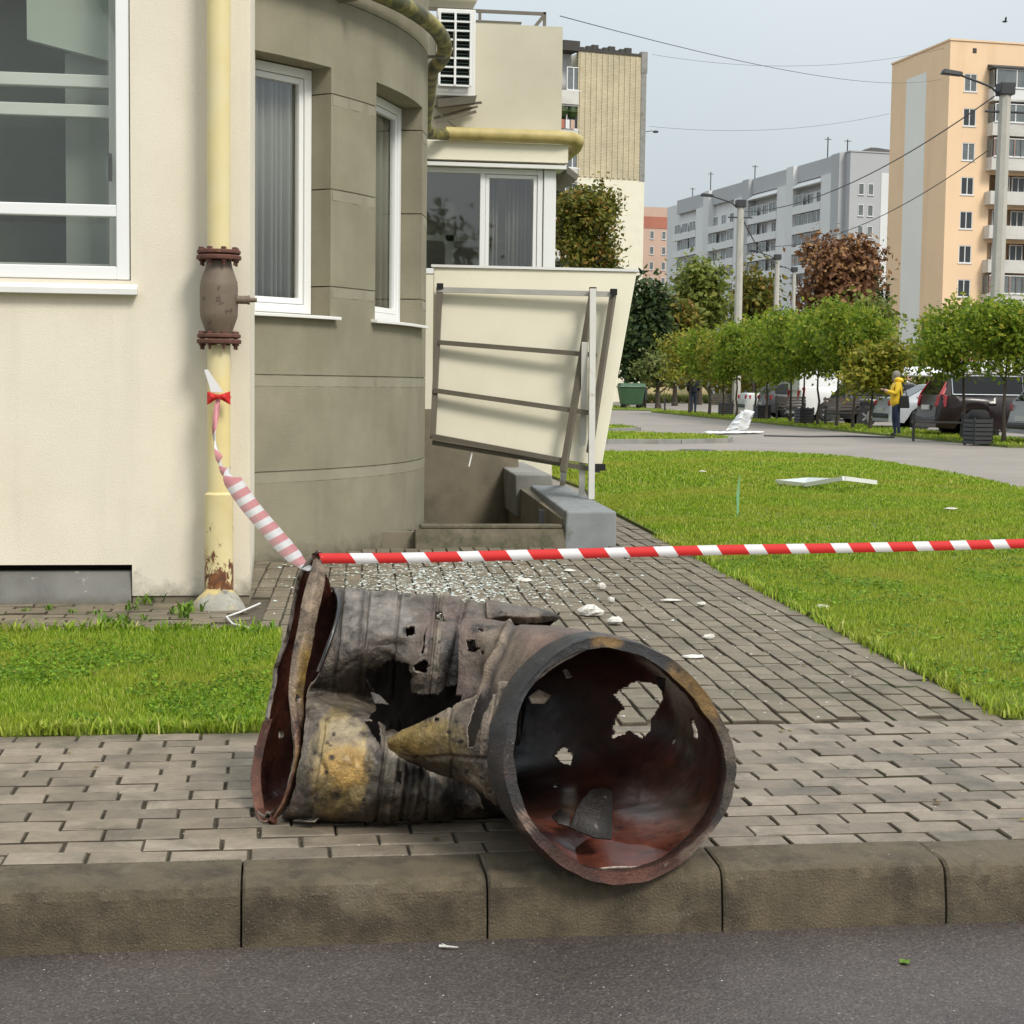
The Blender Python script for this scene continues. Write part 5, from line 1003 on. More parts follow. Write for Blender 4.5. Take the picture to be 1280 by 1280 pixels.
# ------------------------------------------------------------------ barrier tapes
M['tape_red'] = leafm('red_tape', [(0, (0.62, 0.03, 0.03)), (1, (0.68, 0.045, 0.04))], .25, .3); M['tape_white'] = leafm('white_tape', [(0, (0.78, 0.76, 0.76)), (1, (0.82, 0.80, 0.80))], .3, .3)
M['tape_pink'] = leafm('red_tape_back', [(0, (0.66, 0.27, 0.30)), (1, (0.70, 0.31, 0.33))], .3, .3)
def tape(name, cen, wid, tw, seq, slant, label, rep=400, group=None, extra=None):
    """ribbon along points cen; wid: width; tw: function s -> width direction; stripes as alternating runs with slanted joins"""
    cen = np.array(cen); seg = np.r_[0, np.cumsum(np.linalg.norm(np.diff(cen, axis=0), axis=1))]; T = seg[-1]
    at_ = lambda s: np.array([np.interp(s, seg, cen[:, k]) for k in range(3)])
    V = []; Fc = []; mi = []; s = 0.0; j = 0
    w_at = lambda s: np.interp(s/T, np.linspace(0, 1, len(wid)), wid) if hasattr(wid, '__len__') else wid
    while s < T:
        L = seq[j % len(seq)][0]; e = min(T, s+L)
        nsub = 4
        for q in range(nsub):
            a, b = s+(e-s)*q/nsub, s+(e-s)*(q+1)/nsub; i = len(V)
            for x in ([a, b] if not V else [b]):
                for sg in (-1, 1): y = min(max(x+sg*slant/2, 0), T); V.append(at_(y)+tw(y/T)*w_at(y)*sg/2)
            i = len(V)-4; Fc.append((i, i+2, i+3, i+1)); mi.append(seq[j % len(seq)][1])
        s = e; j += 1
    mats = [M['tape_red'], M['tape_white'], M['tape_pink']]
    o = np_mesh(name, np.array(V), np.array(Fc), mats, mi=mi, smooth=True)
    sm = o.modifiers.new('Solidify', 'SOLIDIFY'); sm.thickness = .0006
    return o
def smooth_path(P_, n=60): return cr(np.array(P_), np.linspace(0, len(P_)-1, n))
up_ = np.array([0, 0, 1.0])
cen = smooth_path([dp(398, 698, 4.72), dp(520, 697, 4.98), dp(700, 692.5, 5.36), dp(900, 687.5, 5.78), dp(1100, 684, 6.2), dp(1290, 679, 6.62), dp(1500, 672, 7.1)], 140)
fw3 = np.array([.14, .99, 0])
o = tape('barrier_tape', cen, [.030, .033, .034, .036, .037, .038, .039, .040], lambda t: (up_*math.cos(.3)+fw3*math.sin(.3)), [(.128, 0), (.086, 1), (.112, 0), (.088, 1)], -.030, '')
tag(o, 'red and white barrier tape stretched level from the wreck across to the lawn', 'barrier tape')
knot = np.array([RX, RY-.075, 0])
c2 = [dp(273, 497, 8.76), dp(270, 520, 8.73), dp(268, 545, 8.65), dp(274, 572, 8.4), dp(290, 600, 7.7), dp(312, 632, 6.9), dp(340, 665, 6.0), dp(362, 690, 5.3), dp(378, 706, 4.85), dp(390, 712, 4.72)]
cen = smooth_path(c2, 150)
def tw1(t):
    a = 9.0*max(0, .30-t)/.30 * 1.2; dv = _r*.86+_u*.52; nv = np.cross(dv, np.array([.3, -.9, -.4])); nv /= np.linalg.norm(nv)
    return dv*math.cos(a)+nv*math.sin(a)
o = tape('barrier_tape', cen, [.03, .034, .055, .082, .080, .074, .068, .064, .060, .05, .02], tw1, [(.21, 2), (.19, 1)], .02, '')
tag(o, 'pink and white barrier tape hanging slanted from the riser pipe down to the wreck', 'barrier tape'); TP = o
mb = MB(); 
for sx in (-1, 1):
    a = dp(273, 496, 8.75); V = [a+_r*.008*sx+_u*.012, a+_r*.008*sx-_u*.012, a+_r*.062*sx-_u*.042+(_f*.012), a+_r*.060*sx+_u*.030+(_f*.012), a+_r*.032*sx-_f*.012-_u*.004]
    mb.add(V, [(0, 1, 4), (1, 2, 4), (2, 3, 4), (3, 0, 4)])
mb.lathe([(.0, -.013), (.013, -.008), (.015, .004), (.0, .012)], dp(273, 496, 8.74), 10, axis=_r)
o = mb.build('tape_knot', M['tape_red'], TP); so = o.modifiers.new('Solidify', 'SOLIDIFY'); so.thickness = .0008
mb = MB(); a, b = dp(271, 490, 8.76), dp(258, 462, 8.77); mb.add([a-_r*.03, a+_r*.035, b+_r*.008, b-_r*.012], [(0, 1, 2, 3)]); o = mb.build('tape_tail', M['tape_white'], TP); so = o.modifiers.new('Solidify', 'SOLIDIFY'); so.thickness = .0008
mb = MB(); mb.lathe([(.0635, -.004), (.0635, .004)], (RX, RY, dp(273, 496, 8.95)[2]), 24, cap=False); o = mb.build('tape_loop', M['tape_red'], TP); so = o.modifiers.new('Solidify', 'SOLIDIFY'); so.thickness = .0008; so.offset = 1

# ------------------------------------------------------------------ debris
def chunk(name, c, s, label=None, cat=None, group=None, m='plaster', seed=0, n=9, flat=.55):
    r_ = random.Random(seed); mb = MB(); V = []; Fc = []; rings = 5
    for i in range(rings):
        p = PI*(i+.5)/rings
        for k in range(n):
            a = 2*PI*k/n; w = 1+.30*mn.noise((math.cos(a)*1.4+seed, math.sin(a)*1.4, i*.6+seed*3))+r_.uniform(-.08, .08)
            V.append((c[0]+s[0]*w*math.cos(a)*math.sin(p), c[1]+s[1]*w*math.sin(a)*math.sin(p), c[2]+s[2]*(.5-.5*math.cos(p))*w*1.2-.003))
    for i in range(rings-1):
        for k in range(n): Fc.append((i*n+k, i*n+(k+1) % n, (i+1)*n+(k+1) % n, (i+1)*n+k))
    Fc += [tuple(range(n))[::-1], tuple((rings-1)*n+k for k in range(n))]
    mb.add(V, Fc); o = mb.build(name, M[m]); return tag(o, label, cat, group)
CH = 'white plaster chunks scattered on the brick path'
for k, (x, y, sx, sy, sz, lb) in enumerate([(739, 770, .072, .07, .05, 'largest white plaster chunk, lying behind the round end of the wreck'), (768, 780, .046, .045, .032, 'second largest white plaster chunk, just right of the largest one'),
        (655, 727, .05, .06, .02, 'flat white plaster piece lying among the glass near the middle of the path'), (752, 737, .03, .03, .035, 'small upright white plaster lump between the tape and the biggest chunk'), (764, 753, .022, .02, .028, 'tiny white plaster lump directly above the biggest chunk'),
        (838, 751, .06, .03, .012, 'long thin white sliver lying midway across the path'), (885, 798, .03, .03, .02, 'white plaster crumb on the open bricks above the ring'), (866, 822, .05, .035, .012, 'flat white flake close to the right upper side of the ring'),
        (877, 757, .025, .03, .02, 'small white crumb on the path nearer the lawn'), (712, 714, .04, .05, .014, 'thin white flake just under the striped tape'), (919, 712, .05, .02, .012, 'thin white strip at the meeting of path and lawn under the tape'), (1027, 760, .05, .03, .018, 'white flower sized scrap in the grass by the path edge')]):
    g_ = gp(x, y); chunk('plaster_chunk', g_, (sx, sy, sz), lb, 'plaster chunk', CH, seed=k+1)
# glass crumbs and plaster dust: uncountable
V = []; Fc = []; mi = []
def shard(x, y, s, z=0.001, k=0):
    a = rnd.uniform(0, 2*PI); i = len(V); h = s*rnd.uniform(.1, .5); p = [(math.cos(a+q*2.1+rnd.uniform(-.3, .3))*s*rnd.uniform(.5, 1.2), math.sin(a+q*2.1)*s*rnd.uniform(.4, 1)) for q in range(3)]
    V.extend([(x+p[0][0], y+p[0][1], z), (x+p[1][0], y+p[1][1], z), (x+p[2][0], y+p[2][1], z+h*.3), (x+rnd.gauss(0, s*.2), y+rnd.gauss(0, s*.2), z+h)])
    Fc.extend([(i, i+1, i+3), (i+1, i+2, i+3), (i+2, i, i+3)]); mi.extend([k]*3)
for _ in range(5200):
    px_ = rnd.gauss(540, 120); py_ = rnd.gauss(728, 20) if rnd.random() < .7 else rnd.uniform(690, 790)
    if not (325 < px_ < 900 and 692 < py_ < 800): continue
    if rnd.random() > math.exp(-((px_-560)/150)**2)+.10: continue
    g_ = gp(px_, py_)
    if on_path(g_[0], g_[1], .0): shard(g_[0], g_[1], rnd.choice((.006, .008, .011, .016)) * rnd.uniform(.7, 1.3), k=0 if rnd.random() < .72 else 1)
for _ in range(260):
    g_ = gp(rnd.uniform(700, 1150), rnd.uniform(700, 900))
    if on_path(g_[0], g_[1], .0): shard(g_[0], g_[1], rnd.uniform(.004, .011), k=1)
for _ in range(160):
    g_ = gp(rnd.uniform(0, 1280), rnd.uniform(925, 1075)); shard(g_[0], g_[1], rnd.uniform(.0015, .004), k=1)
for _ in range(500):
    g_ = gp(rnd.uniform(-20, 1300), rnd.uniform(1172, 1290), -.16); shard(g_[0], g_[1], rnd.uniform(.0012, .0035), z=-.159, k=rnd.choice((1, 2, 2)))
for _ in range(500):
    g_ = gp(rnd.uniform(-20, 1300), 1175, -.16); shard(g_[0], 3.985-abs(rnd.gauss(0, .035)), rnd.uniform(.002, .005), z=-.159, k=2)
for _ in range(700):
    x = rnd.uniform(-.8, 2.4); shard(x, 4.19+rnd.gauss(0, .012), rnd.uniform(.0015, .004), z=.001, k=2)
m_, nt, b = _new('broken_glass'); b.inputs['Base Color'].default_value = (.62, .68, .64, 1); b.inputs['Roughness'].default_value = .12; b.inputs['Specular IOR Level'].default_value = .9
M['shard'] = m_; M['grit'] = pm('road_grit', (0.12, 0.105, 0.085), .3, 60, .8, 0)
tag(np_mesh('glass_debris', np.array(V), np.array(Fc), [M['shard'], M['plaster'], M['grit']], mi=mi), 'broken glass crumbs and plaster dust strewn over the brick path', None, None, 'stuff')
for px_, py_, s, lb in ((1131, 1204, .022, 'small yellow green leaf lying on the dark road'),):
    g_ = gp(px_, py_, -.158); mb = MB(); V2 = [(0, 0, .003), (.3, .5, .2), (.9, .4, .1), (1.2, 0, .35), (.8, -.45, .1), (.3, -.4, .25)]
    mb.add([(g_[0]+(x-.6)*s, g_[1]+y*s*1.5, -.157+z*s) for x, y, z in V2], [(0, 1, 2), (0, 2, 3), (0, 3, 4), (0, 4, 5)]); o = mb.build('leaf', M['weed']); so = o.modifiers.new('Solidify', 'SOLIDIFY'); so.thickness = .0006; tag(o, lb, 'leaf')
g_ = gp(560, 1187, -.16); mb = MB(); mb.tube([g_+np.array([-.02, .01, .006]), g_+np.array([-.004, 0, .008]), g_+np.array([.025, -.004, .006])], [.004, .003, .0015], 6); mb.tube([g_+np.array([-.004, 0, .008]), g_+np.array([-.012, .02, .008])], [.003, .0015], 6); tag(mb.build('twig', M['plaster']), 'pale broken twig on the road by the kerb below the wreck', 'twig')
# ------------------------------------------------------------------ trees
def leaf_cloud(n, lobes, size, seed, squash=0.6, gap=0.25):
    """leaf-sized folded quads clumped in an uneven crown; lobes: (cx, cy, cz, rx, ry, rz)"""
    g_ = np.random.default_rng(seed); lobes = np.array(lobes, float); w = (lobes[:, 3]*lobes[:, 4]*lobes[:, 5])**.67; w /= w.sum()
    ncl = max(12, n//16); L_ = lobes[g_.choice(len(lobes), ncl, p=w)]
    d = g_.normal(size=(ncl, 3)); d /= np.linalg.norm(d, axis=1, keepdims=True); rr = g_.random(ncl)**.42
    rr *= 1+gap*np.array([mn.noise(Vector(q)*2.1+Vector((seed*1.3, 0, 0))) for q in d])
    cc = L_[:, :3]+d*rr[:, None]*L_[:, 3:]
    k = g_.integers(0, ncl, n); sp = size*2.3
    c = cc[k]+g_.normal(size=(n, 3))*sp*np.array([1, 1, .8])
    nrm = g_.normal(size=(n, 3))+np.array([0, 0, .5])+(c-lobes[:, :3].mean(0))*.35; nrm /= np.linalg.norm(nrm, axis=1, keepdims=True)
    t = np.cross(nrm, g_.normal(size=(n, 3))); t /= np.linalg.norm(t, axis=1, keepdims=True); b = np.cross(nrm, t); s = size*g_.uniform(.55, 1.3, n)[:, None]
    V = np.stack([c-t*s, c+b*s*squash-nrm*s*.22, c+t*s, c-b*s*squash-nrm*s*.22], 1).reshape(-1, 3); i = np.arange(n)*4
    return V, np.stack([i, i+1, i+2, i+3], -1)
LM = dict(
 street=leafm('street_tree_leaf', [(0, (0.075, 0.135, 0.012)), (.5, (0.19, 0.275, 0.022)), (.92, (0.31, 0.36, 0.036)), (1, (0.44, 0.38, 0.06))], .52),
 yellow=leafm('yellowing_leaf', [(0, (0.11, 0.14, 0.012)), (.5, (0.23, 0.245, 0.022)), (1, (0.38, 0.31, 0.05))], .38),
 dark=leafm('dark_evergreen_leaf', [(0, (0.018, 0.036, 0.012)), (.6, (0.042, 0.070, 0.020)), (1, (0.085, 0.115, 0.030))], .2),
 willow=leafm('willow_leaf', [(0, (0.085, 0.12, 0.018)), (.6, (0.175, 0.215, 0.034)), (1, (0.27, 0.26, 0.065))], .35),
 maple=leafm('red_maple_leaf', [(0, (0.09, 0.042, 0.022)), (.6, (0.23, 0.11, 0.05)), (1, (0.36, 0.20, 0.08))], .25),
 olive=leafm('browning_green_leaf', [(0, (0.060, 0.075, 0.012)), (.5, (0.145, 0.155, 0.022)), (.85, (0.24, 0.19, 0.03)), (1, (0.28, 0.14, 0.035))], .3),
 pale=leafm('pale_shrub_leaf', [(0, (0.09, 0.125, 0.03)), (.6, (0.18, 0.215, 0.06)), (1, (0.30, 0.29, 0.12))], .35))
def limbs(mb, base, h, r0, top, n, spread, seed, zfrac=(.45, .95)):
    r_ = random.Random(seed); b = np.array(base, float); k = 6
    pts = [b+np.array([r_.gauss(0, .03)*h*.3*(i > 0), r_.gauss(0, .03)*h*.3*(i > 0), h*i/k]) for i in range(k+1)]
    mb.tube(pts, [r0*(1-.75*i/k)*(1.35 if i == 0 else 1) for i in range(k+1)], 8)
    for j in range(n):
        f = r_.uniform(*zfrac); i = min(k-1, int(f*k)); p = pts[i]+(pts[i+1]-pts[i])*(f*k-i); a = r_.uniform(0, 2*PI); L = spread*r_.uniform(.6, 1.1)
        q = p+np.array([math.cos(a)*L*.55, math.sin(a)*L*.55, L*.42]); e = p+np.array([math.cos(a+.3)*L, math.sin(a+.3)*L, L*r_.uniform(.6, 1.1)])
        mb.tube([p, q, e], [r0*.42*(1-f*.5), r0*.25, r0*.08], 5)
def tree(name, loc, trunk, lobes, n, size, mat, label, group, seed, spread=None, nl=9, r0=.05, zf=(.4, .95), cat='tree', gap=.25):
    t = empty(name, loc, label, cat, group); L_ = [(loc[0]+a, loc[1]+b, loc[2]+c, d, e, f) for a, b, c, d, e, f in lobes]
    mb = MB(); limbs(mb, loc, trunk, r0, None, nl, spread or trunk*.3, seed, zf); mb.build('trunk', M['bark'], t, smooth=60)
    V, Fc = leaf_cloud(n, L_, size, seed, gap=gap); np_mesh('crown', V, Fc, LM[mat], t); return t
ROW0, ROW1 = np.array([16.3, 35.8]), np.array([17.8, 70.2])
def on_row(x):
    d = ray(x, 500)[:2]; t, s = np.linalg.solve(np.array([d, -(ROW1-ROW0)]).T, ROW0); return d*t
GT = 'small street trees in a row before the parked cars'
for k, (x, ht, rx, mat, lab) in enumerate([(1256, 3.35, 1.0, 'street', 'small round street tree at the right picture edge, in front of the near lamp post'), (1204, 3.4, 1.12, 'street', 'small street tree growing beside the dark red car'),
    (1089, 2.55, .75, 'yellow', 'low yellowing street tree just left of the person in yellow'), (1067, 3.85, 1.05, 'street', 'full street tree behind the low yellowing one'), (1046, 3.95, 1.1, 'street', 'street tree above the bench with slatted back'), (1023, 3.95, 1.1, 'street', 'street tree above the dark hatchback'),
    (1004, 3.8, 1.05, 'street', 'street tree directly behind the second slatted bin from the right'), (988, 3.85, 1.15, 'street', 'street tree in front of the white van'), (958, 3.9, 1.15, 'street', 'street tree above the white plastic sheet, right hand of the pair'), (944, 3.8, 1.1, 'street', 'street tree just right of the second lamp post'),
    (921, 3.75, 1.1, 'street', 'yellow green street tree left of the second lamp post'), (904, 3.7, 1.15, 'yellow', 'yellowish street tree over the far slatted bin'), (887, 3.75, 1.2, 'street', 'street tree just right of the person in dark clothes'), (862, 3.7, 1.25, 'yellow', 'yellow green street tree at the far end, over the person in dark clothes')]):
    p = on_row(x); low = 1.1 if ht < 3 else 1.5; cz = (ht+low)/2; rz = (ht-low)/2; r_ = random.Random(k+50)
    lobes = [(0, 0, cz, rx*.95, rx*.95, rz*.92)]+[(r_.uniform(-.8, .8)*rx, r_.uniform(-.8, .8)*rx, cz+r_.uniform(-.75, .55)*rz, rx*.55, rx*.55, rz*.42) for _ in range(8)]
    tree('street_tree', (p[0], p[1], -.02), low+.9, lobes, 6800 if x > 1130 else 4600, (.068 if x > 1130 else .08), mat, lab, GT, k+1, spread=.9, nl=9, r0=.05, zf=(.55, .98))
def at(x, y, D, z0=-.05): p = dp(x, y, D); return (p[0], p[1], z0)
def big_tree(name, x, ytop, ybot, wpx, D, n, size, mat, label, seed, depth=None, group='trees behind the car park', trunk=None, nlobe=9, gap=.3):
    top = dp(x, ytop, D); bot = dp(x, ybot, D); w = wpx/2080*D/2; zt, zb = top[2], max(.3, bot[2]); r_ = random.Random(seed); h = zt-zb; cz = (zt+zb)/2
    lobes = [(0, 0, cz, w*.75, (depth or w)*.75, h*.42)]+[(r_.uniform(-.62, .62)*w, r_.uniform(-.5, .5)*(depth or w), cz+r_.uniform(-.33, .38)*h, w*r_.uniform(.3, .48), w*.4, h*r_.uniform(.14, .26)) for _ in range(nlobe)]
    return tree(name, (top[0], top[1], -.05), zb+h*.6, lobes, n, size, mat, label, group, seed, spread=w*.8, nl=12, r0=.16*max(1, D/110), zf=(.3, .95), gap=gap)
big_tree('dark_tree', 806, 352, 482, 62, 92, 5200, .20, 'dark', 'dark green dense tree just right of the tilted panel, above the waste container', 101, gap=.4)
big_tree('dark_tree', 786, 345, 470, 50, 100, 3000, .2, 'dark', 'dark green tree half hidden by the edge of the tilted panel', 112, gap=.4)
big_tree('green_tree', 878, 318, 470, 96, 112, 6500, .22, 'willow', 'tall willow green tree left of the second lamp post', 102, gap=.45)
big_tree('green_tree', 846, 372, 470, 50, 104, 2600, .22, 'olive', 'olive green tree between the dark trees and the willow green one', 103, gap=.4)
big_tree('green_tree', 946, 332, 450, 60, 118, 2600, .24, 'olive', 'loose olive tree between the second and third lamp posts', 104, gap=.5)
big_tree('red_tree', 1048, 300, 430, 110, 122, 7500, .24, 'maple', 'big red brown tree before the grey apartment block', 105, nlobe=14)
big_tree('green_tree', 1093, 322, 430, 34, 126, 1500, .22, 'dark', 'narrow dark tree between the red brown tree and the orange block', 106)
big_tree('green_tree', 1085, 378, 450, 70, 80, 2600, .16, 'willow', 'bushy green tree behind the street trees, below the red brown one', 107)
big_tree('green_tree', 736, 236, 350, 92, 46, 11000, .075, 'olive', 'browning green tree beside the cream annex, above the tilted panel', 108, gap=.45, nlobe=12)
big_tree('shrub', 824, 436, 480, 56, 90, 1800, .13, 'pale', 'pale light green shrub behind the dumpster', 109)
big_tree('shrub', 1165, 436, 482, 70, 78, 2000, .13, 'willow', 'green shrub behind the white curved canopy', 110)
big_tree('shrub', 1098, 452, 486, 40, 84, 1200, .13, 'olive', 'olive shrub behind the silver car', 111)
# dry grass bank and far-off treeline
V = []; 
tl = []
for k in range(46):
    x = 700+k*15; D = 150+rnd.uniform(-10, 14); p = dp(x, 480, D); hgt = rnd.uniform(2.5, 5.0); tl.append((p[0], p[1], hgt*.5, 2.6, 2.6, hgt*.55))
V, Fc = leaf_cloud(9000, tl, .34, 77); tag(np_mesh('treeline', V, Fc, LM['olive']), 'low green treeline far behind the car park', None, None, 'stuff')
mb = MB(); A_, B_ = gp(798, 503), gp(880, 503); n = 18; V = []; Fc = []
for i in range(n+1):
    p = A_+(B_-A_)*i/n; h = 1.1+.35*mn.noise((i*.5, 2, 1))
    for q, z in ((-.9, -.03), (-.5, h*.7), (0, h), (.6, h*.6), (1.1, -.03)): V.append((p[0], p[1]+q*2, z))
for i in range(n):
    for k in range(4): Fc.append((i*5+k, (i+1)*5+k, (i+1)*5+k+1, i*5+k+1))
mb.add(V, Fc); M['straw'] = pm('dry_bank', (0.33, 0.25, 0.12), .3, 2, .95, .6, 6, stain=(.16, .19, .05), stain_amt=(.5, .7)); structure(mb.build('grass_bank', M['straw'], smooth=60))
pv = [(A_[0]+(B_[0]-A_[0])*rnd.random(), A_[1]-rnd.uniform(.2, 2.0), 1) for _ in range(260)]
tufts(pv, 9, .75, .05, 'dry_grass', LM['pale'], 'pale dry grass on the bank behind the dumpster')

# ------------------------------------------------------------------ lamp posts and cables
GPL = 'concrete lamp posts along the car park'
def lamp_post(x, ytop, D, label, arm=(-1, .2), h0=-.03, r=(.19, .125), lean=(0, 0)):
    p = dp(x, ytop, D); t = empty('lamp_post', (p[0], p[1], h0), label, 'lamp post', GPL); h = p[2]
    mb = MB(); mb.tube([(p[0]+lean[0], p[1], h0), (p[0]+lean[0]*.5, p[1], h*.5), (p[0], p[1], h)], [r[0], (r[0]+r[1])/2, r[1]], 8); mb.build('pole', M['pole'], t, smooth=40)
    a = np.array([arm[0], arm[1], 0.0]); a /= np.linalg.norm(a); q = np.array([p[0], p[1], h])
    mb = MB(); mb.tube([q-np.array([0, 0, .45]), q+a*.4+np.array([0, 0, -.1]), q+a*1.25+np.array([0, 0, .18])], [.035, .032, .03], 8); ar = mb.build('arm', M['darkmetal'], t, smooth=50)
    e = q+a*1.2+np.array([0, 0, .17]); mb = MB(); mb.hexa([e-np.array([0, .1, .03]), e+a*.55+np.array([0, -.12, .02]), e+a*.55+np.array([0, .12, .02]), e+np.array([0, .1, -.03]), e+np.array([0, -.09, .08]), e+a*.5+np.array([0, -.1, .15]), e+a*.5+np.array([0, .1, .15]), e+np.array([0, .09, .08])]); mb.build('lamp_head', M['darkmetal'], ar, bevel=.02)
    mb = MB(); mb.box(q-np.array([.2, .2, .32]), q+np.array([.2, .2, .0])); mb.bar(q+np.array([-.55, 0, -.75]), q+np.array([.55, 0, -.75]), .06); mb.build('bracket', M['darkmetal'], t, bevel=.02)
    return q
q1 = lamp_post(1257, 104, 44, 'tallest concrete lamp post beside the dark red car, lamp arm pointing left', (-1, .05), r=(.21, .16), lean=(-.05, 0))
q2 = lamp_post(926, 250, 72, 'second concrete lamp post, between the willow green tree and the street trees', (-1, .4), r=(.2, .15))
q3 = lamp_post(972, 318, 101, 'third lamp post in front of the grey block', (-1, .5), r=(.2, .14))
q4 = lamp_post(993, 334, 116, 'fourth lamp post before the left side of the red brown tree', (-.6, .6), r=(.17, .12))
q5 = lamp_post(1015, 360, 132, 'farthest lamp post, seen against the red brown tree', (1, .3), r=(.16, .11))
def cable(a, b, sag, r, label):
    a, b = np.asarray(a), np.asarray(b); mb = MB(); mb.tube([a+(b-a)*t-np.array([0, 0, 4*sag*t*(1-t)]) for t in np.linspace(0, 1, 24)], r, 5); tag(mb.build('cable', M['darkmetal'], smooth=60), label, 'cable', 'overhead cables')
cable(q1+np.array([-.3, 0, -.35]), q2+np.array([.2, 0, -.5]), .7, .018, 'thick dark cable from the tall lamp post to the second one, over the orange block')
cable(q1+np.array([-.4, 0, -1.75]), q2+np.array([.2, 0, -1.9]), .9, .014, 'lower dark cable between the tall lamp post and the second post')
cable(q2+np.array([0, 0, -.6]), q3+np.array([0, 0, -.5]), .5, .03, 'cable from the second lamp post to the third one')
cable(q1+np.array([.2, 0, -.5]), q1+np.array([9, -9, -.3]), .4, .03, 'cable leaving the tall lamp post to the right')
for a, b, s, l in (((700, 20, 40), (1190, 96, 150), 1.0, 'faint long cable slanting down across the sky from the annex towards the orange block'), ((815, 68, 124), (1190, 58, 138), 1.2, 'faint cable between the roofs of the brick tower and the orange block'), ((812, 158, 130), (1112, 142, 148), .8, 'thin lower sky cable above the grey block')):
    cable(dp(*a), dp(*b), s, .012, l)
b_ = dp(1256, 27, 90); mb = MB(); mb.lathe([(.0, -.17), (.05, -.1), (.06, .0), (.03, .12), (.0, .2)], b_, 8, axis=(1, .2, .1)); mb.add([b_, b_+np.array([.1, 0, 0]), b_+np.array([-.05, .35, .12]), b_+np.array([-.1, .2, .1])], [(0, 1, 2, 3)]); mb.add([b_, b_+np.array([.1, 0, 0]), b_+np.array([-.05, -.35, .2]), b_+np.array([-.1, -.2, .15])], [(3, 2, 1, 0)])
tag(mb.build('bird', M['darkmetal']), 'small dark bird flying in the pale sky above the orange block', 'bird')
# ------------------------------------------------------------------ parked cars
def paint(name, c, rough=.3): return pm(name, c, .03, 2, rough, 0, coat=.22, spec=.4, rvar=.05, stain=S(c, .75), stain_amt=(.6, .9))
M['tyre'] = pm('tyre', (.02, .02, .02), .2, 9, .85, 0); M['rim'] = pm('alloy_rim', (.5, .5, .5), .1, 9, .3, 0, metal=.9)
M['redlight'] = pm('red_tail_light', (.36, .010, .012), .1, 12, .15, 0, coat=.5); M['whitelight'] = pm('head_light', (.6, .62, .62), .1, 12, .12, 0, coat=.5); M['chrome'] = pm('chrome', (.7, .7, .7), .02, 3, .15, 0, metal=1.0)
M['carglass'] = glassm('car_glass', (.012, .014, .015), True); [n for n in M['carglass'].node_tree.nodes if n.type == 'BSDF_PRINCIPLED'][0].inputs['Specular IOR Level'].default_value = .3; M['plate'] = pm('number_plate', (.6, .6, .58), .05, 9, .5, 0)
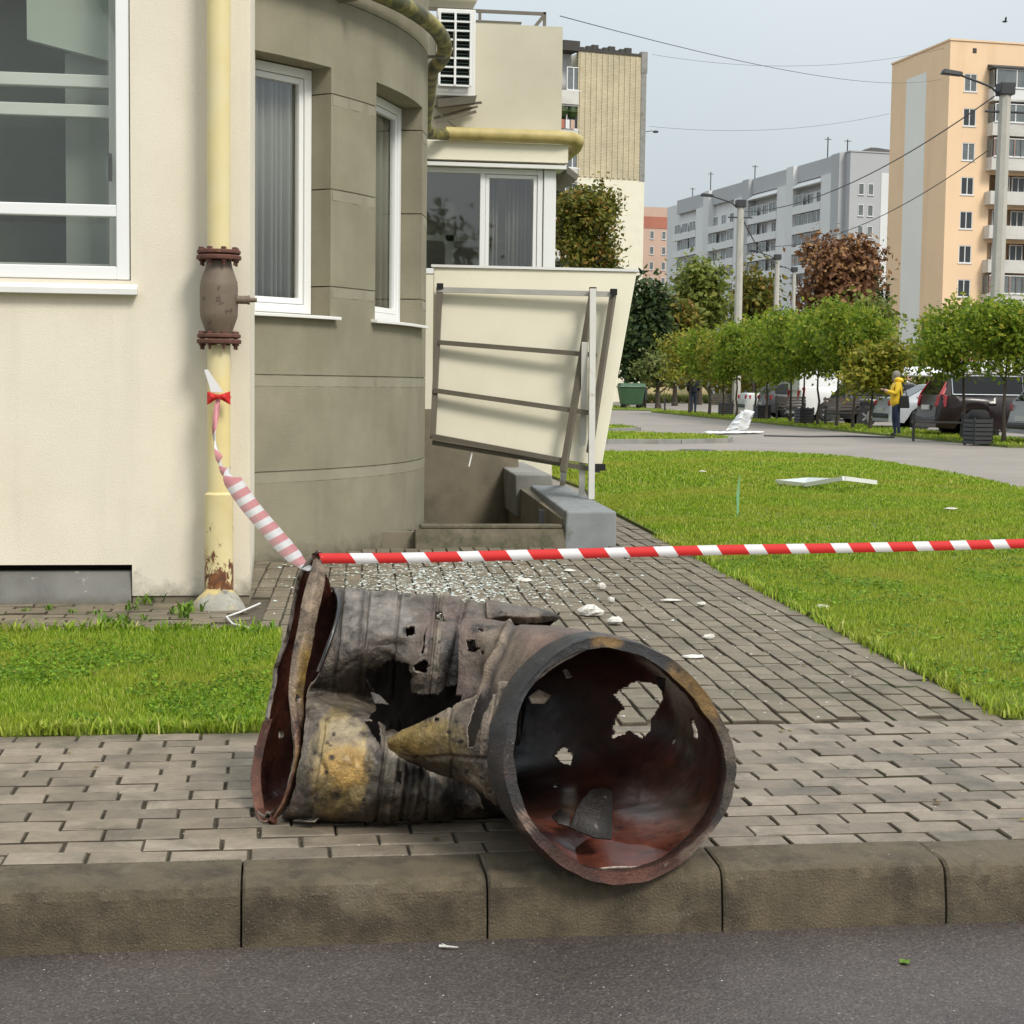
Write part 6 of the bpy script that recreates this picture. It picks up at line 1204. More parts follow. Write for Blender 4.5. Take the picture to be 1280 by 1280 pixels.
def car(kind, col, label, loc, ang, group='cars parked behind the street trees'):
    """side profile lofted across the width: body, glasshouse, wheels, lights; x forward, rear at -L/2"""
    spec = {'suv': (4.8, 1.9, 1.72, [(-2.4, .55), (-2.38, 1.02), (-2.20, 1.12), (2.0, .98), (2.34, .80), (2.40, .50)], [(-2.28, 1.08), (-1.98, 1.66), (-1.2, 1.72), (.15, 1.68), (1.15, 1.04)], .36),
            'sedan': (4.6, 1.8, 1.45, [(-2.3, .52), (-2.28, .92), (-2.05, .98), (1.9, .86), (2.24, .68), (2.3, .42)], [(-1.75, .96), (-.95, 1.38), (-.2, 1.45), (.45, 1.40), (1.35, .9)], .33),
            'hatch': (4.2, 1.78, 1.52, [(-2.1, .5), (-2.06, .95), (-1.95, 1.0), (1.7, .9), (2.04, .70), (2.1, .42)], [(-2.0, .98), (-1.55, 1.46), (-.8, 1.52), (.35, 1.46), (1.25, .93)], .32),
            'van': (5.2, 1.95, 2.25, [(-2.6, .5), (-2.58, 1.2), (-2.56, 1.3), (1.9, 1.15), (2.5, .95), (2.6, .45)], [(-2.56, 1.28), (-2.5, 2.2), (-1.0, 2.25), (1.0, 2.2), (1.95, 1.2)], .34)}[kind]
    L, Wd, Ht, low, cab, wr = spec; root = empty('parked_car', (0, 0, 0), label, 'van' if kind == 'van' else 'car', group)
    hw = Wd/2; xs = np.linspace(-L/2, L/2, 41); ax = (-L*.29, L*.29)
    zt = np.interp(xs, [p[0] for p in low], [p[1] for p in low]); V = []; Fc = []
    for x, z in zip(xs, zt):
        e = 1-.10*abs(x/(L/2))**5; f = abs(x)/(L/2); zb = .24+.10*max(0, f-.8)*5*.3
        for a in ax:
            if abs(x-a) < wr+.07: zb = max(zb, math.sqrt(max(0, (wr+.07)**2-(x-a)**2))+wr-.02)
        zb = min(zb, z-.06)
        V += [(x, -hw*e*.96, zb), (x, -hw*e, zb+(z-zb)*.35), (x, -hw*e*.985, zb+(z-zb)*.7), (x, -hw*e*.92, z-.03), (x, -hw*e*.78, z+.02), (x, hw*e*.78, z+.02), (x, hw*e*.92, z-.03), (x, hw*e*.985, zb+(z-zb)*.7), (x, hw*e, zb+(z-zb)*.35), (x, hw*e*.96, zb)]
    n = 10
    for i in range(len(xs)-1):
        for k in range(n-1): Fc.append((i*n+k, i*n+k+1, (i+1)*n+k+1, (i+1)*n+k)[::-1])
        Fc.append((i*n+n-1, i*n, (i+1)*n, (i+1)*n+n-1)[::-1])
    Fc += [tuple(range(n)), tuple((len(xs)-1)*n+k for k in range(n))[::-1]]
    mb = MB(); mb.add(V, Fc); body = mb.build('body', col, root, smooth=50)
    mb = MB(); cx = np.array(cab); ys_ = (.88, .86, .80, .70); V = []
    def cp(x, z, s): zn = (z-1.0)/(Ht-1.0+1e-6); return (x, s*hw*(.90-.20*max(0, min(1, zn))), z)
    prof = cab; P1 = [cp(x, z, -1) for x, z in prof]; P2 = [cp(x, z, 1) for x, z in prof]; k = len(prof)
    base = min(p[1] for p in prof)-.08
    P1b, P2b = [cp(prof[0][0], base, -1), *P1, cp(prof[-1][0], base, -1)], [cp(prof[0][0], base, 1), *P2, cp(prof[-1][0], base, 1)]; k += 2
    mb.add(P1b+P2b, [tuple(range(k)), tuple(range(2*k-1, k-1, -1))]+[((i+1) % k, i, k+i, k+(i+1) % k) for i in range(k)]); mb.build('cabin', col, root, bevel=.07, seg=3)
    # glass: side windows, front and rear screens
    for s in (-1, 1):
        x0, x1, x2 = prof[0][0]+(.30 if kind != 'van' else 2.9), -L*.02, prof[-1][0]-.22; zb = prof[0][1]+.04; ztop = Ht-.12
        def edge(x):  # roof line under the profile
            return min(ztop, np.interp(x, [p[0] for p in prof], [p[1] for p in prof])-.10)
        for a, b in ((x0, x1-.03), (x1+.03, x2)):
            if b-a < .3: continue
            t = np.linspace(a, b, 9); poly = [(x, zb) for x in (a, b)]+[(x, max(zb+.03, edge(x))) for x in t[::-1]]
            mb = MB(); mb.prism([np.array(cp(x, z, s))+np.array([0, s*.012, 0]) for x, z in poly], (0, -s*.02, 0)); mb.build('window', M['carglass'], root)
            if kind == 'suv':
                mb = MB(); lo = [np.array(cp(x, z, s))+np.array([0, s*.02, 0]) for x, z in poly]; mb.tube(lo+[lo[0]], .014, 5); mb.build('window_trim', M['chrome'], root)
    for (a, b) in ((0, 1), (k-4, k-3)):
        if kind == 'van' and a == 0: continue
        pA, pB = prof[a], prof[b]; q = [np.array(cp(*pA, -1))*np.array([1, .86, 1]), np.array(cp(*pA, 1))*np.array([1, .86, 1]), np.array(cp(*pB, 1))*np.array([1, .9, 1]), np.array(cp(*pB, -1))*np.array([1, .9, 1])]
        nr = np.cross(q[1]-q[0], q[2]-q[0]); nr /= np.linalg.norm(nr); nr = nr if nr[2] > 0 else -nr
        m_ = [p+(sum(q)/4-p)*.1+nr*.012 for p in q]; mb = MB(); mb.prism(m_, -nr*.03); mb.build('windscreen', M['carglass'], root)
    for a in ax:
        for s in (-1, 1):
            mb = MB(); mb.lathe([(wr*.62, -.10), (wr*.9, -.105), (wr, -.07), (wr, .07), (wr*.9, .105), (wr*.62, .10)], (a, s*(hw-.12), wr), 24, axis=(0, 1, 0)); w = mb.build('wheel', M['tyre'], root, smooth=40)
            mb = MB(); yy = s*(hw-.02)
            mb.lathe([(wr*.64, -.02), (wr*.64, .02), (wr*.55, .015), (wr*.55, -.02)], (a, yy-s*.02, wr), 20, axis=(0, 1, 0), cap=False)
            for j in range(5):
                an = 2*PI*j/5; mb.bar((a, yy-s*.01, wr), (a+math.cos(an)*wr*.6, yy-s*.01, wr+math.sin(an)*wr*.6), .06, .03, up=(0, 1, 0))
            mb.build('rim', M['rim'], w)
    zr = low[1][1]
    for s in (-1, 1):
        mb = MB(); lo_, hi_ = (zr-.42, zr+.34) if kind == 'suv' else (zr-.2, zr-.02)
        if kind == 'van': lo_, hi_ = .75, 1.25
        if kind == 'suv':
            for (xa, za), (xb, zb_) in (((-2.30, 1.10), (-2.10, 1.44)),):
                ya, yb = s*(hw*.865), s*(hw*.735); mb.hexa([(xa-.03, ya-s*.07, za), (xa+.02, ya+s*.02, za), (xa+.11, ya+s*.02, za), (xa+.07, ya-s*.07, za), (xb-.03, yb-s*.05, zb_), (xb+.02, yb+s*.02, zb_), (xb+.06, yb+s*.02, zb_), (xb+.05, yb-s*.05, zb_)])
            lo_, hi_ = .78, 1.10
        mb.hexa([(-L/2-.012, s*hw*.70, lo_+.05), (-L/2+.22, s*hw*.975, lo_), (-L/2+.22, s*hw*.9, lo_), (-L/2+.05, s*hw*.70, lo_), (-L/2+.0+.05*(kind == 'suv'), s*hw*.74, hi_), (-L/2+.26, s*hw*.96, hi_), (-L/2+.30, s*hw*.8, hi_), (-L/2+.14, s*hw*.7, hi_)]); mb.build('tail_light', M['redlight'], root, bevel=.02)
        mb = MB(); zf = low[-2][1]-.1; mb.hexa([(L/2-.12, s*hw*.62, zf-.09), (L/2-.30, s*hw*.955, zf-.09), (L/2-.34, s*hw*.8, zf-.09), (L/2-.2, s*hw*.62, zf-.09), (L/2-.12, s*hw*.62, zf+.07), (L/2-.36, s*hw*.95, zf+.10), (L/2-.38, s*hw*.8, zf+.10), (L/2-.2, s*hw*.62, zf+.07)]); mb.build('headlight', M['whitelight'], root)
        mb = MB(); xm = prof[-1][0]-.25; mb.box((xm, s*(hw-.06), prof[-1][1]+.02), (xm+.1, s*(hw+.12), prof[-1][1]+.17)); mb.build('mirror', col, root, bevel=.03)
        if kind != 'van':
            for xh in (-L*.2, L*.03): mb = MB(); mb.box((xh-.1, s*(hw*.985), zr-.16), (xh+.1, s*(hw*.985+.03), zr-.12)); mb.build('door_handle', col, root)
    mb = MB(); mb.box((-L/2-.02, -.26, .72 if kind == 'suv' else .55), (-L/2+.03, .26, .84 if kind == 'suv' else .67)); mb.build('number_plate', M['plate'], root)
    mb = MB(); mb.box((-L/2-.03, -hw*.86, .36), (-L/2+.15, hw*.86, .52)); mb.build('bumper', M['darkmetal'], root, bevel=.05, seg=2); mb = MB(); mb.box((L/2-.15, -hw*.84, .3), (L/2+.015, hw*.84, .46)); mb.build('bumper', M['darkmetal'], root, bevel=.05, seg=2)
    root.location = loc; root.rotation_euler = (0, 0, ang); return root
CA = math.radians(-3)
def park(kind, col, rear_px, D, label, ang=CA, L=4.8):
    p = dp(rear_px, 500, D); d = np.array([math.cos(ang), math.sin(ang)]); c = p[:2]+d*L/2; return car(kind, col, label, (c[0], c[1], -.03), ang)
park('suv', paint('dark_red_car_paint', (.012, .005, .0055)), 1157, 43.3, 'dark red estate car with tall red tail lights behind the person in yellow')
park('sedan', paint('silver_car_paint', (.42, .44, .47), .3), 1101, 50, 'silver saloon parked left of the dark red car', L=4.6)
park('hatch', paint('black_car_paint', (.022, .022, .026)), 1042, 55, 'black car with bright wheel behind the slatted bench', L=4.2)
park('van', paint('white_van_paint', (.72, .72, .71), .35), 990, 63, 'tall white van behind the street trees', L=5.2)
park('hatch', paint('dark_grey_car_paint', (.07, .072, .078)), 951, 66, 'dark grey hatchback with red tail light left of the white van', L=4.2)
park('sedan', paint('pale_car_paint', (.55, .56, .55), .3), 926, 71, 'pale car at the far left end of the parked row', L=4.6)
park('hatch', paint('light_grey_car_paint', (.30, .31, .32), .3), 1276, 37.6, 'light grey car cut off by the right picture edge', L=4.2)
park('van', paint('white_van_paint', (.72, .72, .71), .35), 1196, 56, 'white van mostly hidden behind the dark red car', L=5.2)
# canopy with curved white roof
c = dp(1158, 470, 66); t = empty('carport', (c[0], c[1], 0), 'white curved canopy roof behind the dark red car', 'canopy'); mb = MB(); V = []; n = 12
for i in range(n+1): a = PI*i/n; V += [(c[0]-1.6, c[1]-1.5*math.cos(a), 1.75+.35*math.sin(a)), (c[0]+1.6, c[1]-1.5*math.cos(a), 1.75+.35*math.sin(a))]
mb.add(V, [(2*i, 2*i+1, 2*i+3, 2*i+2) for i in range(n)]); o = mb.build('roof', M['white'], t, smooth=60); so = o.modifiers.new('Solidify', 'SOLIDIFY'); so.thickness = .04
for sx in (-1.5, 1.5):
    for sy in (-1.4, 1.4): mb = MB(); mb.bar((c[0]+sx, c[1]+sy, -.03), (c[0]+sx, c[1]+sy, 1.85), .07); mb.build('post', M['frame'], t)

# ------------------------------------------------------------------ benches, bins, container
M['slatwood'] = pm('dark_bench_slat', (.065, .052, .042), .25, 8, .6, .1)
def bench(loc, ang, label, w=1.3, back=True):
    t = empty('park_bench', (0, 0, 0), label, 'bench', 'benches between the street trees')
    for k in range(4): mb = MB(); mb.box((-w/2, -.21+k*.11, .44), (w/2, -.12+k*.11, .475)); mb.build('seat_slat', M['slatwood'], t)
    if back:
        for k in range(4): mb = MB(); mb.hexa([(-w/2, .24+k*.025, .54+k*.10), (w/2, .24+k*.025, .54+k*.10), (w/2, .265+k*.025, .54+k*.10), (-w/2, .265+k*.025, .54+k*.10), (-w/2, .26+k*.025, .62+k*.10), (w/2, .26+k*.025, .62+k*.10), (w/2, .285+k*.025, .62+k*.10), (-w/2, .285+k*.025, .62+k*.10)]); mb.build('back_slat', M['slatwood'], t)
    for s in (-1, 1):
        x = s*(w/2-.06); mb = MB(); mb.bar((x, -.22, 0), (x, -.22, .68), .045); mb.bar((x, .24, 0), (x, .27 if not back else .36, .68 if not back else .95), .045); mb.bar((x, -.25, .67), (x, .28, .67), .05, .04); mb.bar((x, -.22, .43), (x, .24, .43), .04); mb.build('leg_frame', M['darkmetal'], t)
    t.location = loc; t.rotation_euler = (0, 0, ang); return t
def spot(x, y): p = gp(x, y, -.03); return (p[0], p[1], -.03)
bench(spot(1172, 552), -.35, 'backless dark bench in front of the dark red car', 1.25, False); bench(spot(1052, 534), -.25, 'slatted bench with backrest in front of the black car', 1.15); bench(spot(988, 528), -.25, 'bench with backrest in front of the white van', 1.1)
bench(spot(902, 519), -.3, 'far bench with backrest beside the far slatted bin', 1.1); bench(spot(926, 519), -.2, 'far backless bench right of the far slatted bin', 1.3, False); bench(spot(848, 516), -.3, 'farthest backless bench left of the person in dark clothes', 1.4, False)
def bin_(loc, label, bag=False):
    t = empty('litter_bin', (0, 0, 0), label, 'litter bin', 'slatted bins between the benches')
    mb = MB(); mb.box((-.2, -.2, .03), (.2, .2, .56)); mb.build('liner', M['black'], t)
    for k in range(6):
        for a in range(4): mb = MB(); z = .04+k*.095; mb.box((-.245, -.245, z), (.245, -.215, z+.075)); o = mb.build('slat', M['darkmetal'], t); o.rotation_euler = (0, 0, a*PI/2)
    for a in range(4): mb = MB(); mb.box((-.23, -.23, 0), (-.19, -.19, .62)); o = mb.build('post', M['darkmetal'], t); o.rotation_euler = (0, 0, a*PI/2)
    if bag: mb = MB(); mb.lathe([(.21, .56), (.24, .64), (.22, .74), (.14, .80), (.05, .78)], (0, 0, 0), 12); mb.build('bin_bag', M['black'], t, smooth=60)
    t.location = loc; t.rotation_euler = (0, 0, .1); return t
bin_(spot(1222, 557), 'slatted dark bin with black bag beside the tall lamp post', True); bin_(spot(1005, 533), 'slatted bin in front of the white van'); bin_(spot(952, 527), 'slatted bin behind the white plastic sheet'); bin_(spot(907, 521), 'farthest slatted bin beside the far bench')
M['green'] = pm('green_container', (.035, .085, .040), .2, 3, .5, .1, 20, stain=(.02, .05, .025))
c = gp(789, 511); t = empty('waste_container', tuple(c), 'green wheeled waste container standing on the asphalt beyond the panel', 'dumpster'); x, y = c[0], c[1]
mb = MB(); mb.hexa([(x-.52, y-.4, .22), (x+.50, y-.4, .22), (x+.50, y+.4, .22), (x-.52, y+.4, .22), (x-.66, y-.52, 1.12), (x+.64, y-.52, 1.12), (x+.64, y+.52, 1.12), (x-.66, y+.52, 1.12)]); mb.box((x-.70, y-.56, 1.10), (x+.68, y+.56, 1.17)); mb.build('body', M['green'], t, bevel=.03, seg=2)
mb = MB(); V = [];
for i in range(9): a = PI*i/8; V += [(x-.66, y-.5*math.cos(a), 1.175+.16*math.sin(a)), (x+.64, y-.5*math.cos(a), 1.175+.16*math.sin(a))]
mb.add(V, [(2*i, 2*i+1, 2*i+3, 2*i+2) for i in range(8)]+[tuple(range(0, 18, 2))[::-1], tuple(range(1, 18, 2))]); mb.build('lid', M['green'], t, smooth=40)
for sx in (-.42, .40):
    for sy in (-.3, .3): mb = MB(); mb.lathe([(.1, -.03), (.1, .03)], (x+sx, y+sy, .1), 14, axis=(0, 1, 0)); mb.box((x+sx-.04, y+sy-.05, .12), (x+sx+.04, y+sy+.05, .24)); mb.build('wheel', M['black'], t)
mb = MB(); mb.box((x+.66, y-.3, .5), (x+.78, y+.3, 1.1)); mb.build('side_bracket', M['darkmetal'], t)

# ------------------------------------------------------------------ people
def skin(name, J, E_, mat, parent=None, sub=2):
    me = bpy.data.meshes.new(name); me.from_pydata([j[0] for j in J], E_, []); o = bpy.data.objects.new(name, me); COL.objects.link(o)
    sk = o.modifiers.new('Skin', 'SKIN'); sk.use_smooth_shade = True
    if not me.skin_vertices: me.skin_vertices.new()
    for v, j in zip(me.skin_vertices[0].data, J): v.radius = j[1] if isinstance(j[1], tuple) else (j[1], j[1])
    me.skin_vertices[0].data[0].use_root = True
    ss = o.modifiers.new('Subsurf', 'SUBSURF'); ss.levels = sub; ss.render_levels = sub
    dg = bpy.context.evaluated_depsgraph_get(); m2 = bpy.data.meshes.new_from_object(o.evaluated_get(dg)); bpy.data.objects.remove(o); bpy.data.meshes.remove(me)
    m2.name = name; m2.materials.clear(); mats = mat if isinstance(mat, list) else [mat]
    for q in mats: m2.materials.append(q)
    m2.polygons.foreach_set('use_smooth', [True]*len(m2.polygons)); o = bpy.data.objects.new(name, m2); COL.objects.link(o)
    if parent is not None: attach(o, parent)
    return o
M['skin'] = pm('skin', (.52, .33, .25), .05, 5, .55, 0); M['jeans'] = pm('dark_jeans', (.018, .028, .060), .2, 12, .85, .1, 60); M['yjacket'] = pm('yellow_jacket', (.72, .47, .018), .08, 8, .6, .2, 25); M['djacket'] = pm('dark_jacket', (.012, .013, .022), .2, 8, .7, .1, 30); M['greyhair'] = pm('grey_cap', (.22, .20, .17), .2, 30, .9, .3, 60); M['shoe'] = pm('dark_shoe', (.02, .018, .018), .1, 9, .6, 0); M['darkhair'] = pm('dark_hair', (.02, .015, .012), .2, 30, .8, .2, 60)
def person(loc, ang, label, jacket, jm, hairm, arms, long_coat, bag=False, h=1.68):
    """faces +x before rotation; body is one skinned surface, clothes are children"""
    t = empty('person', (0, 0, 0), label, 'person'); k = h/1.7; s = lambda *p: tuple(q*k for q in p)
    J = [(s(0, 0, .93), (.12*k, .15*k)), (s(0, 0, 1.12), (.11*k, .14*k)), (s(0, 0, 1.32), (.12*k, .17*k)), (s(.01, 0, 1.44), .06*k), (s(.02, 0, 1.50), .052*k), (s(.03, 0, 1.57), (.085*k, .07*k)), (s(.03, 0, 1.65), (.085*k, .07*k)),
         (s(0, -.09, .86), .095*k), (s(.03, -.10, .48), .062*k), (s(-.02, -.10, .09), .042*k), (s(.11, -.10, .04), (.035*k, .04*k)), (s(0, .09, .86), .095*k), (s(-.03, .09, .48), .062*k), (s(-.08, .09, .09), .042*k), (s(.06, .09, .04), (.035*k, .04*k))]
    E_ = [(0, 1), (1, 2), (2, 3), (3, 4), (4, 5), (5, 6), (0, 7), (7, 8), (8, 9), (9, 10), (0, 11), (11, 12), (12, 13), (13, 14)]
    hands = []
    for sg, (el, wr_) in zip((-1, 1), arms):
        i = len(J); J += [(s(0, sg*.17, 1.38), .055*k), (s(*el), .045*k), (s(*wr_), .033*k), (tuple(np.array(s(*wr_))+(np.array(s(*wr_))-np.array(s(*el)))*.30), .036*k)]; E_ += [(2, i), (i, i+1), (i+1, i+2), (i+2, i+3)]; hands.append((J[i+2][0], J[i+3][0]))
    b = skin('body', J, E_, [M['skin'], M['jeans'], M['shoe']], t)
    mi = [2 if p.center.z < .09*k else (1 if p.center.z < .98*k and abs(p.center.y) < .2*k and p.center.x < .17 else 0) for p in b.data.polygons]; b.data.polygons.foreach_set('material_index', mi)
    zl = .72 if long_coat else .86
    J2 = [(s(0, 0, zl+.04), (.185*k, .205*k)), (s(0, 0, 1.0), (.18*k, .20*k)), (s(0, 0, 1.15), (.165*k, .19*k)), (s(0, 0, 1.33), (.165*k, .195*k)), (s(.0, 0, 1.45), .085*k)]; E2 = [(0, 1), (1, 2), (2, 3), (3, 4)]
    for sg, (el, wr_) in zip((-1, 1), arms): i = len(J2); J2 += [(s(0, sg*.18, 1.38), .075*k), (s(*el), .066*k), (s(*wr_), .052*k)]; E2 += [(3, i), (i, i+1), (i+1, i+2)]
    skin('jacket', J2, E2, jm, t)
    mb = MB(); mb.lathe([(.085, -.07), (.102, -.02), (.104, .03), (.085, .085), (.045, .115), (0, .122)], s(.015, 0, 1.615), 16); mb.build('hair', hairm, t, smooth=60)
    if long_coat:
        mb = MB(); mb.lathe([(.10, -.04), (.135, 0), (.14, .04), (.11, .09), (.08, .10)], s(-.03, 0, 1.46), 14, axis=(-.25, 0, 1)); mb.build('hood', jm, t, smooth=60)
        mb = MB(); mb.lathe([(.075, -.03), (.09, 0), (.085, .03), (.07, .05)], s(.03, 0, 1.50), 12); mb.build('scarf', hairm, t, smooth=60)
    mb = MB(); mb.lathe([(.0, .0), (.016, .012), (.012, .03), (0, .04)], s(.10, 0, 1.575), 8, axis=(1, 0, -.2)); mb.build('nose', M['skin'], t, smooth=60)
    for a, e in hands:      # four fingers and a thumb curled from each palm
        a, e = np.array(a), np.array(e); d = (e-a)/np.linalg.norm(e-a); sd_ = np.cross(d, (0, 0, 1.0)); sd_ /= np.linalg.norm(sd_)+1e-6; mb = MB()
        for q in range(4): b0 = e+sd_*(q-1.5)*.016; mb.tube([b0, b0+d*(.035+.004*(q in (1, 2)))-np.array([0, 0, .006]), b0+d*(.05+.006*(q in (1, 2)))-np.array([0, 0, .028])], [.009, .008, .006], 6)
        mb.tube([a+sd_*.03, a+sd_*.05+d*.03, a+sd_*.045+d*.06], [.011, .009, .007], 6); mb.build('fingers', M['skin'], t, smooth=60)
    t.location = loc; t.rotation_euler = (0, 0, ang); return t
pl = spot(1119, 546)
person(pl, math.radians(172), 'person in a yellow hooded jacket and dark jeans standing side on, holding a phone', 'y', M['yjacket'], M['greyhair'], [((.08, -.24, 1.12), (.28, -.14, 1.22)), ((.06, .24, 1.12), (.27, .12, 1.20))], True, h=1.68)
mb = MB(); q = np.array(pl)+np.array([-.345, .0, 1.23]); mb.box(q-np.array([.008, .035, .07]), q+np.array([.008, .035, .075])); tag(mb.build('phone', M['black'], bevel=.006), 'dark phone held in the hands of the person in yellow', 'phone')
mb = MB(); q = np.array(pl)+np.array([.13, -.20, .92]); mb.hexa([q+np.array(p) for p in ((-.13, -.06, -.17), (.15, -.06, -.17), (.15, .06, -.17), (-.13, .06, -.17), (-.10, -.04, .15), (.12, -.04, .15), (.12, .04, .15), (-.10, .04, .15))]); bg_ = mb.build('shoulder_bag', M['black'], bevel=.03, seg=2); tag(bg_, 'black shoulder bag hanging at the side of the person in yellow', 'bag')
mb = MB(); mb.tube([q+np.array([-.08, 0, .14]), q+np.array([-.12, .03, .40]), q+np.array([-.10, .10, .53]), q+np.array([0, .1, .48]), q+np.array([.08, 0, .14])], .013, 6); mb.build('strap', M['black'], bg_)
person(spot(866, 518), math.radians(80), 'person in dark jacket and blue jeans seen from behind near the far bench', 'd', M['djacket'], M['darkhair'], [((.02, -.24, 1.12), (.16, -.2, 1.0)), ((.02, .24, 1.12), (.16, .2, 1.0))], False, h=1.74)

# ------------------------------------------------------------------ fallen leaves on lawn, path and road edge
V = []; Fc = []
for k in range(150):
    q = rnd.random()
    if q < .55: x, y, z = rnd.uniform(2.9, 8), rnd.uniform(6, 20), .03
    elif q < .75: x, y, z = rnd.uniform(-2, 0), rnd.uniform(5.8, 8), .035
    elif q < .9: x, y, z = rnd.uniform(.2, 3), rnd.uniform(6, 14), .004
    else: x, y, z = rnd.uniform(-1, 2.4), rnd.uniform(4.25, 5.7), .003
    s = rnd.uniform(.008, .018); a = rnd.uniform(0, 2*PI); c, d = math.cos(a)*s, math.sin(a)*s; i = len(V)
    V += [(x-c, y-d, z), (x+d*.6, y-c*.6, z+s*.3), (x+c, y+d, z+s*.15), (x-d*.6, y+c*.6, z+s*.35)]; Fc.append((i, i+1, i+2, i+3))
LM['fallen'] = leafm('fallen_leaf', [(0, (.10, .055, .02)), (.5, (.26, .17, .04)), (1, (.42, .33, .08))], .2)
tag(np_mesh('fallen_leaves', np.array(V), np.array(Fc), LM['fallen']), 'brown and yellow fallen leaves scattered on lawn and paving', None, None, 'stuff')

# ------------------------------------------------------------------ far debris on grass and asphalt
M['sheeting'] = pm('white_plastic_sheet', (.78, .78, .77), .04, 4, .5, .2, 20)
c = gp(926, 541, -.03); V = []; Fc = []; n = 12
for i in range(n+1):
    for j in range(7):
        u, v = i/n, j/6-.5; z = .60*u; w = .40*(1-.2*u)+.08; V.append((c[0]+.34*u+v*w-.16+.05*mn.noise((i*.5, j*.6, 1)), c[1]+.12*math.sin(j*1.7+u*3)+.1*mn.noise((i*.7, j*.5, 4)), max(-.02, z-.12*abs(v)*u)))
for i in range(n):
    for j in range(6): Fc.append((i*7+j, i*7+j+1, (i+1)*7+j+1, (i+1)*7+j))
mb = MB(); mb.add(V, Fc); o = mb.build('plastic_sheet', M['sheeting'], smooth=60); so = o.modifiers.new('Solidify', 'SOLIDIFY'); so.thickness = .02; tag(o, 'white sheet crumpled upright on the asphalt by the grass island', 'sheet')
V = []; Fc = []; n = 14; a, b = gp(882, 543, -.03), gp(950, 542, -.03)
for i in range(n+1):
    for j in range(4): p = a+(b-a)*i/n; V.append((p[0], p[1]+(j-1.5)*.28+.1*mn.noise((i, j, 2)), .0+.06*abs(mn.noise((i*.7, j*.9, 7)))))
for i in range(n):
    for j in range(3): Fc.append((i*4+j, i*4+j+1, (i+1)*4+j+1, (i+1)*4+j))
mb = MB(); mb.add(V, Fc); o = mb.build('plastic_sheet', M['sheeting'], smooth=60); so = o.modifiers.new('Solidify', 'SOLIDIFY'); so.thickness = .015; tag(o, 'flat white sheet scraps lying around the foot of the upright sheet', 'sheet')
mb = MB(); mb.tube([gp(955, 545, -.02), gp(1010, 546, -.015), gp(1060, 545.5, -.015), gp(1118, 547, -.015)], .03, 6); tag(mb.build('hose', M['darkmetal'], smooth=60), 'dark hose lying along the asphalt left of the person in yellow', 'hose')
fr_ = empty('broken_window_frame', tuple(gp(1030, 602, .02)), 'white broken window frame lying flat on the lawn with its sheet of glass', 'window frame'); P4 = [gp(972, 602, .05), gp(1008, 606, .06), gp(1055, 598, .17), gp(1094, 603, .06)]
for a, b in ((P4[1], P4[2]), (P4[2], P4[3]), (P4[0], P4[1])): mb = MB(); mb.bar(a, b, .05, .05); mb.build('frame_bar', M['white'], fr_)
mb = MB(); mb.prism([gp(968, 601, .06), gp(1006, 604, .06), gp(1052, 599, .16), gp(1010, 597.5, .10)], (0, 0, .008)); mb.build('pane', M['shard'], fr_)
a, b = gp(921, 646, .0), dp(925, 591, 16.0); mb = MB(); g0 = gp(921, 646); D0 = float((g0-EYE)@_f); mb.prism([dp(920.5, 620, D0), dp(921.5, 646, D0), dp(923.5, 640, D0), dp(925, 592, D0), dp(922.5, 606, D0)], (0, .012, 0))
m_, nt, b = _new('green_glass_edge'); b.inputs['Base Color'].default_value = (.25, .55, .33, 1); b.inputs['Roughness'].default_value = .08; b.inputs['Alpha'].default_value = .55; M['gshard'] = m_
tag(mb.build('glass_shard', M['gshard']), 'upright green tinted glass shard stuck in the lawn', 'glass shard')
tag(chunk('scrap', gp(1184, 636), (.14, .03, .02)), 'thin pale scrap lying in the lawn at the right', 'scrap', m=None) if False else None
for k, (x, y, s, lb) in enumerate([(762, 533, .10, 'white scrap on the farther grass island'), (770, 545, .08, 'white scrap on the nearer grass island'), (878, 590, .05, 'pale scrap in the lawn left of the glass shard'), (1188, 637, .07, 'thin pale scrap lying in the lawn at the right')]):
    chunk('scrap', gp(x, y, .03), (s, s*.5, .02), lb, 'scrap', 'pale scraps on the grass', seed=k+40)
# ------------------------------------------------------------------ far apartment buildings (built in their own axes, then placed)
FH = np.array([math.sin(PSI), math.cos(PSI), 0])
def place(root, px, D, ang, y=480): d = ray(px, y); p = EYE+d*(D/(d@FH)); root.location = (p[0], p[1], -.05); root.rotation_euler = (0, 0, ang)
def topz(px, y, D): d = ray(px, y); return float((EYE+d*(D/(d@FH)))[2])
M['orange'] = pm('orange_render', (0.78, 0.56, 0.36), .05, .25, .9, .05, 5, stain=(.72, .50, .31), stain_amt=(.55, .8), stain_scale=.12, streak=((.52, .33, .19), .35, .6))
M['stripe'] = pm('pale_stripe', (0.74, 0.73, 0.68), .04, .3, .9, 0); M['wdirty'] = pm('dirty_white_parapet', (.56, .54, .50), .1, .5, .9, .05, 4, stain=(.40, .38, .34), stain_amt=(.5, .75), stain_scale=.6)
M['greyren'] = pm('grey_render', (.415, .42, .425), .05, .2, .9, 0); M['lgrey'] = pm('light_grey_render', (.62, .62, .615), .05, .2, .9, 0); M['wren'] = pm('white_render', (.66, .66, .65), .05, .3, .9, 0)
M['pink'] = pm('pinkish_render', (.52, .36, .28), .06, .2, .9, 0, stain=(.46, .33, .26)); M['redband'] = pm('red_band', (.40, .15, .10), .1, .4, .9, 0); M['roofd'] = pm('roof_felt', (.06, .055, .05), .2, .6, .9, 0)
